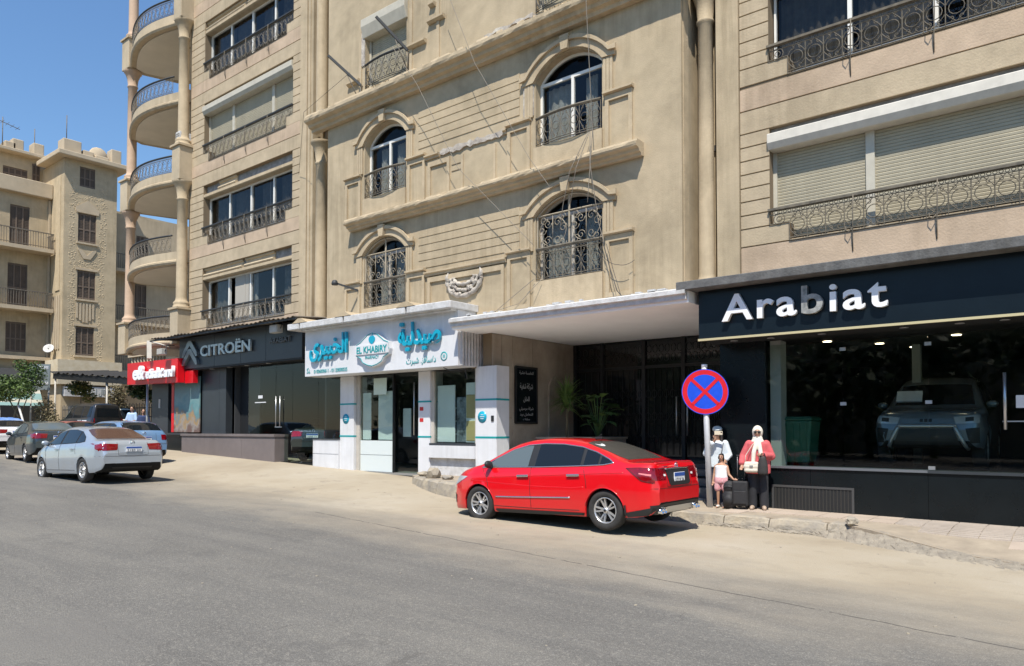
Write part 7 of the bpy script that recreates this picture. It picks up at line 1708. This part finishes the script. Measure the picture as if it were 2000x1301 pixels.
organic('shirt', [([(0, 0, .74), (0, 0, .86), (0, 0, .98), (0, 0, 1.10), (0, 0, 1.21), (0, 0, 1.255)], [.185, .175, .165, .175, .175, .085], (1.08, .75)), ([(.145, 0, 1.20), (.225, -.03, .97), (.175, -.17, .90)], [.068, .062, .05]), ([(-.145, 0, 1.20), (-.21, -.08, 1.0), (-.08, -.20, 1.2)], [.068, .062, .048])], SHIRT, t, .013)
organic('hair', [([(0, .03, 1.43)], (.088, .09, .105)), ([(0, .06, 1.32), (0, .07, 1.2)], [.09, .075]), ([(.075, -.01, 1.40), (.085, -.03, 1.28), (.08, -.07, 1.17)], [.03, .034, .025]), ([(-.075, -.01, 1.40), (-.085, -.03, 1.28), (-.08, -.07, 1.17)], [.03, .034, .025])], HAIR, t, .011)
organic('cap', [([(0, .01, 1.475)], (.093, .10, .065)), ([(-.04, -.10, 1.462), (.04, -.10, 1.462)], [.022, .022]), ([(-.03, -.13, 1.455), (.03, -.13, 1.455)], [.015, .015])], mat('cap_grey', (.55, .60, .60), .9), t, .011)
MB().tube([(.12, -.10, 1.22), (.08, -.16, 1.0), (.02, -.15, .8)], .009, 5).build('lanyard', mat('strap_grey', (.12, .13, .14), .8), t)
for lg_ in ((.10, 0), (-.17, .05)): organic('shoe', [([(lg_[0], lg_[1] + .06, .035), (lg_[0], lg_[1] - .14, .03)], [.042, .034])], mat('shoe_white', (.7, .68, .64), .6), t, .012)
M2 = Matrix.Translation((px1, py1, pz(px1, py1) + .012)) @ Matrix.Rotation(radians(20), 4, 'Z')
ph = thing('phone', 'cream cased phone held up before the face of the woman in the cap', 'phone', at_person(M2, (.04, -.27, 1.40)), radians(20)); bevel(MB().box(-.075, .075, -.005, .005, -.036, .036).build('case', mat('phone_case', (.66, .58, .44), .4), ph), .006); MB().box(.04, .065, -.008, -.005, .005, .028).build('lens', BLACKM, ph)

# girl
px2, py2 = -5.83, 13.44
t = thing('person', 'small girl in white sleeveless top and pink shorts by the sign pole', 'person', (px2, py2, pz(px2, py2) + .012), radians(10))
H = 1.02; aL = [(.105, 0, .77), (.15, -.03, .62), (.25, -.08, .53), (1, -.1, .0)]; aR = [(-.105, 0, .77), (-.135, .0, .63), (-.15, -.03, .49)]
lL = [(.055, 0, .50), (.06, -.01, .28), (.06, .0, .06)]; lR = [(-.055, 0, .50), (-.06, -.01, .28), (-.065, .01, .06)]
figure(t, H, SKIN2, aL, aR, lL, lR, voxel=.008); face(t, H)
organic('top', [([(0, 0, .54), (0, 0, .62), (0, 0, .70), (0, 0, .77), (0, 0, .80)], [.115, .108, .105, .11, .075], (1.08, .78))], mat('white_cotton', (.80, .79, .80), .9, var=.06, vscale=20), t, .010)
PINK = mat('pink_print', (.72, .50, .50), .9, col2=(.62, .20, .24), vscale=28)
organic('shorts', [([(0, 0, .57), (0, 0, .50), (0, 0, .46)], [.115, .125, .115], (1.08, .8)), ([(.06, 0, .48), (.068, 0, .36)], [.075, .072]), ([(-.06, 0, .48), (-.068, 0, .36)], [.075, .072])], PINK, t, .010)
organic('hair', [([(0, .026, .960)], (.054, .056, .062)), ([(0, .06, .90)], (.045, .03, .05)), ([(-.046, -.005, .94)], (.012, .028, .04)), ([(.046, -.005, .94)], (.012, .028, .04)), ([(0, -.03, .995)], (.042, .026, .016))], HAIR, t, .008)
for lg_ in ((.06, 0), (-.065, .01)): organic('sandal', [([(lg_[0], lg_[1] + .03, .02), (lg_[0], lg_[1] - .09, .018)], [.028, .026])], mat('shoe_white', (.7, .68, .64), .6), t, .009)

# luggage
t = thing('suitcase', 'black wheeled suitcase with a raised handle between the girl and the woman', 'suitcase', (-5.44, 13.40, pz(-5.44, 13.40) + .012), radians(14)); BKC = mat('case_black', (.018, .018, .020), .7, var=.3, vscale=12)
bevel(MB().box(-.14, .14, -.11, .11, .06, .52).build('shell', BKC, t), .03, 3); bevel(MB().box(-.115, .115, -.135, -.11, .10, .34).build('front_pocket', BKC, t), .012)
for sg in (1, -1): MB().tube([(sg * .065, .08, .50), (sg * .065, .08, .98)], .008, 6).build('handle_tube', mat('tube_grey', (.16, .16, .17), .4, metal=.6), t); MB().lathe([(0, -.015), (.035, -.015), (.04, 0), (.035, .015), (0, .015)], 14, (sg * .11, .08, .04), 'x').build('wheel', BLACKM, t)
bevel(MB().box(-.085, .085, .065, .095, .97, 1.0).build('handle_grip', BLACKM, t), .01); MB().tube([(-.05, 0, .52), (-.04, 0, .56), (.04, 0, .56), (.05, 0, .52)], .009, 5).build('carry_handle', BLACKM, t)
t = thing('backpack', 'rounded black backpack standing on the pavement beside the suitcase', 'backpack', (-5.64, 13.36, pz(-5.64, 13.36) + .012), radians(10))
organic('pack', [([(0, 0, .09)], (.13, .10, .10)), ([(0, 0, .22)], (.135, .10, .14)), ([(0, 0, .40)], (.115, .09, .12)), ([(0, -.09, .16)], (.09, .05, .09))], BKC, t, .014); MB().tube([(-.02, 0, .50), (-.02, .0, .56), (.03, .0, .56), (.03, 0, .50)], .009, 5).build('grab_loop', BLACKM, t)
MB().tube([(-.11, -.03, .36), (-.06, -.10, .42), (.06, -.10, .42), (.11, -.03, .36)], .005, 4).build('zip', mat('tube_grey', (.16, .16, .17), .4), t)

# two men by the fence at the left
def sitter(label, x, y, z, shirt, hair, rz, H=1.70):
    t = thing('person', label, 'person', (x, y, z), rz)
    aL = [(.18, 0, 1.36), (.24, -.05, 1.08), (.12, -.22, 1.02)]; aR = [(-.18, 0, 1.36), (-.24, -.05, 1.08), (-.12, -.22, 1.02)]; lL = [(.09, 0, .86), (.10, -.02, .48), (.10, 0, .08)]; lR = [(-.09, 0, .86), (-.10, -.02, .48), (-.10, 0, .08)]
    figure(t, H, SKIN, aL, aR, lL, lR, voxel=.016); face(t, H)
    organic('shirt', [([(0, 0, .84), (0, 0, 1.0), (0, 0, 1.2), (0, 0, 1.36), (0, 0, 1.41)], [.18, .18, .19, .19, .09], (1.1, .75)), ([(.16, 0, 1.36), (.245, -.05, 1.08)], [.075, .062]), ([(-.16, 0, 1.36), (-.245, -.05, 1.08)], [.075, .062])], shirt, t, .018)
    organic('trousers', [([(0, 0, .98), (0, 0, .86)], [.17, .18], (1.05, .75)), ([lL[0], lL[1], (.10, 0, .08)], [.105, .08, .07]), ([lR[0], lR[1], (-.10, 0, .08)], [.105, .08, .07])], JEAN, t, .018)
    k = H / 1.6; organic('hair', [([(0, .02, H - .085 * k)], (.078 * k, .088 * k, .085 * k))], hair, t, .014)
zf = gz(-34, 14.9)
sitter('man in a light blue shirt standing near the iron fence at the left', -34.0, 14.95, zf + .0, mat('shirt_blue', (.40, .55, .75), .9), HAIR, radians(30))
sitter('man in a navy shirt next to the man in light blue', -33.35, 15.15, zf - .12, mat('shirt_navy', (.03, .05, .13), .9), HAIR, radians(60))
t = thing('metal_cabinet', 'grey metal cabinet standing in front of the two men', 'cabinet', (-32.4, 14.2, gz(-32.4, 14.2)), radians(10)); bevel(MB().box(-.6, .6, -.25, .25, 0, .95).build('case', mat('cabinet_grey', (.33, .36, .35), .6, var=.1, vscale=3), t), .02); MB().box(-.62, .62, -.27, .27, .95, .99).build('top', mat('cabinet_grey', (.33, .36, .35), .6), t); MB().box(-.01, .01, -.256, -.25, .05, .9).build('door_gap', BLACKM, t)
t = thing('yellow_sack', 'yellow plastic sack hanging left of the man in light blue', 'sack', (-34.4, 14.6, gz(-34.4, 14.6) + .35)); organic('bag', [([(0, 0, .12)], (.14, .12, .16)), ([(0, 0, .38)], (.10, .08, .2))], mat('sack_yellow', (.65, .42, .04), .6), t, .02)
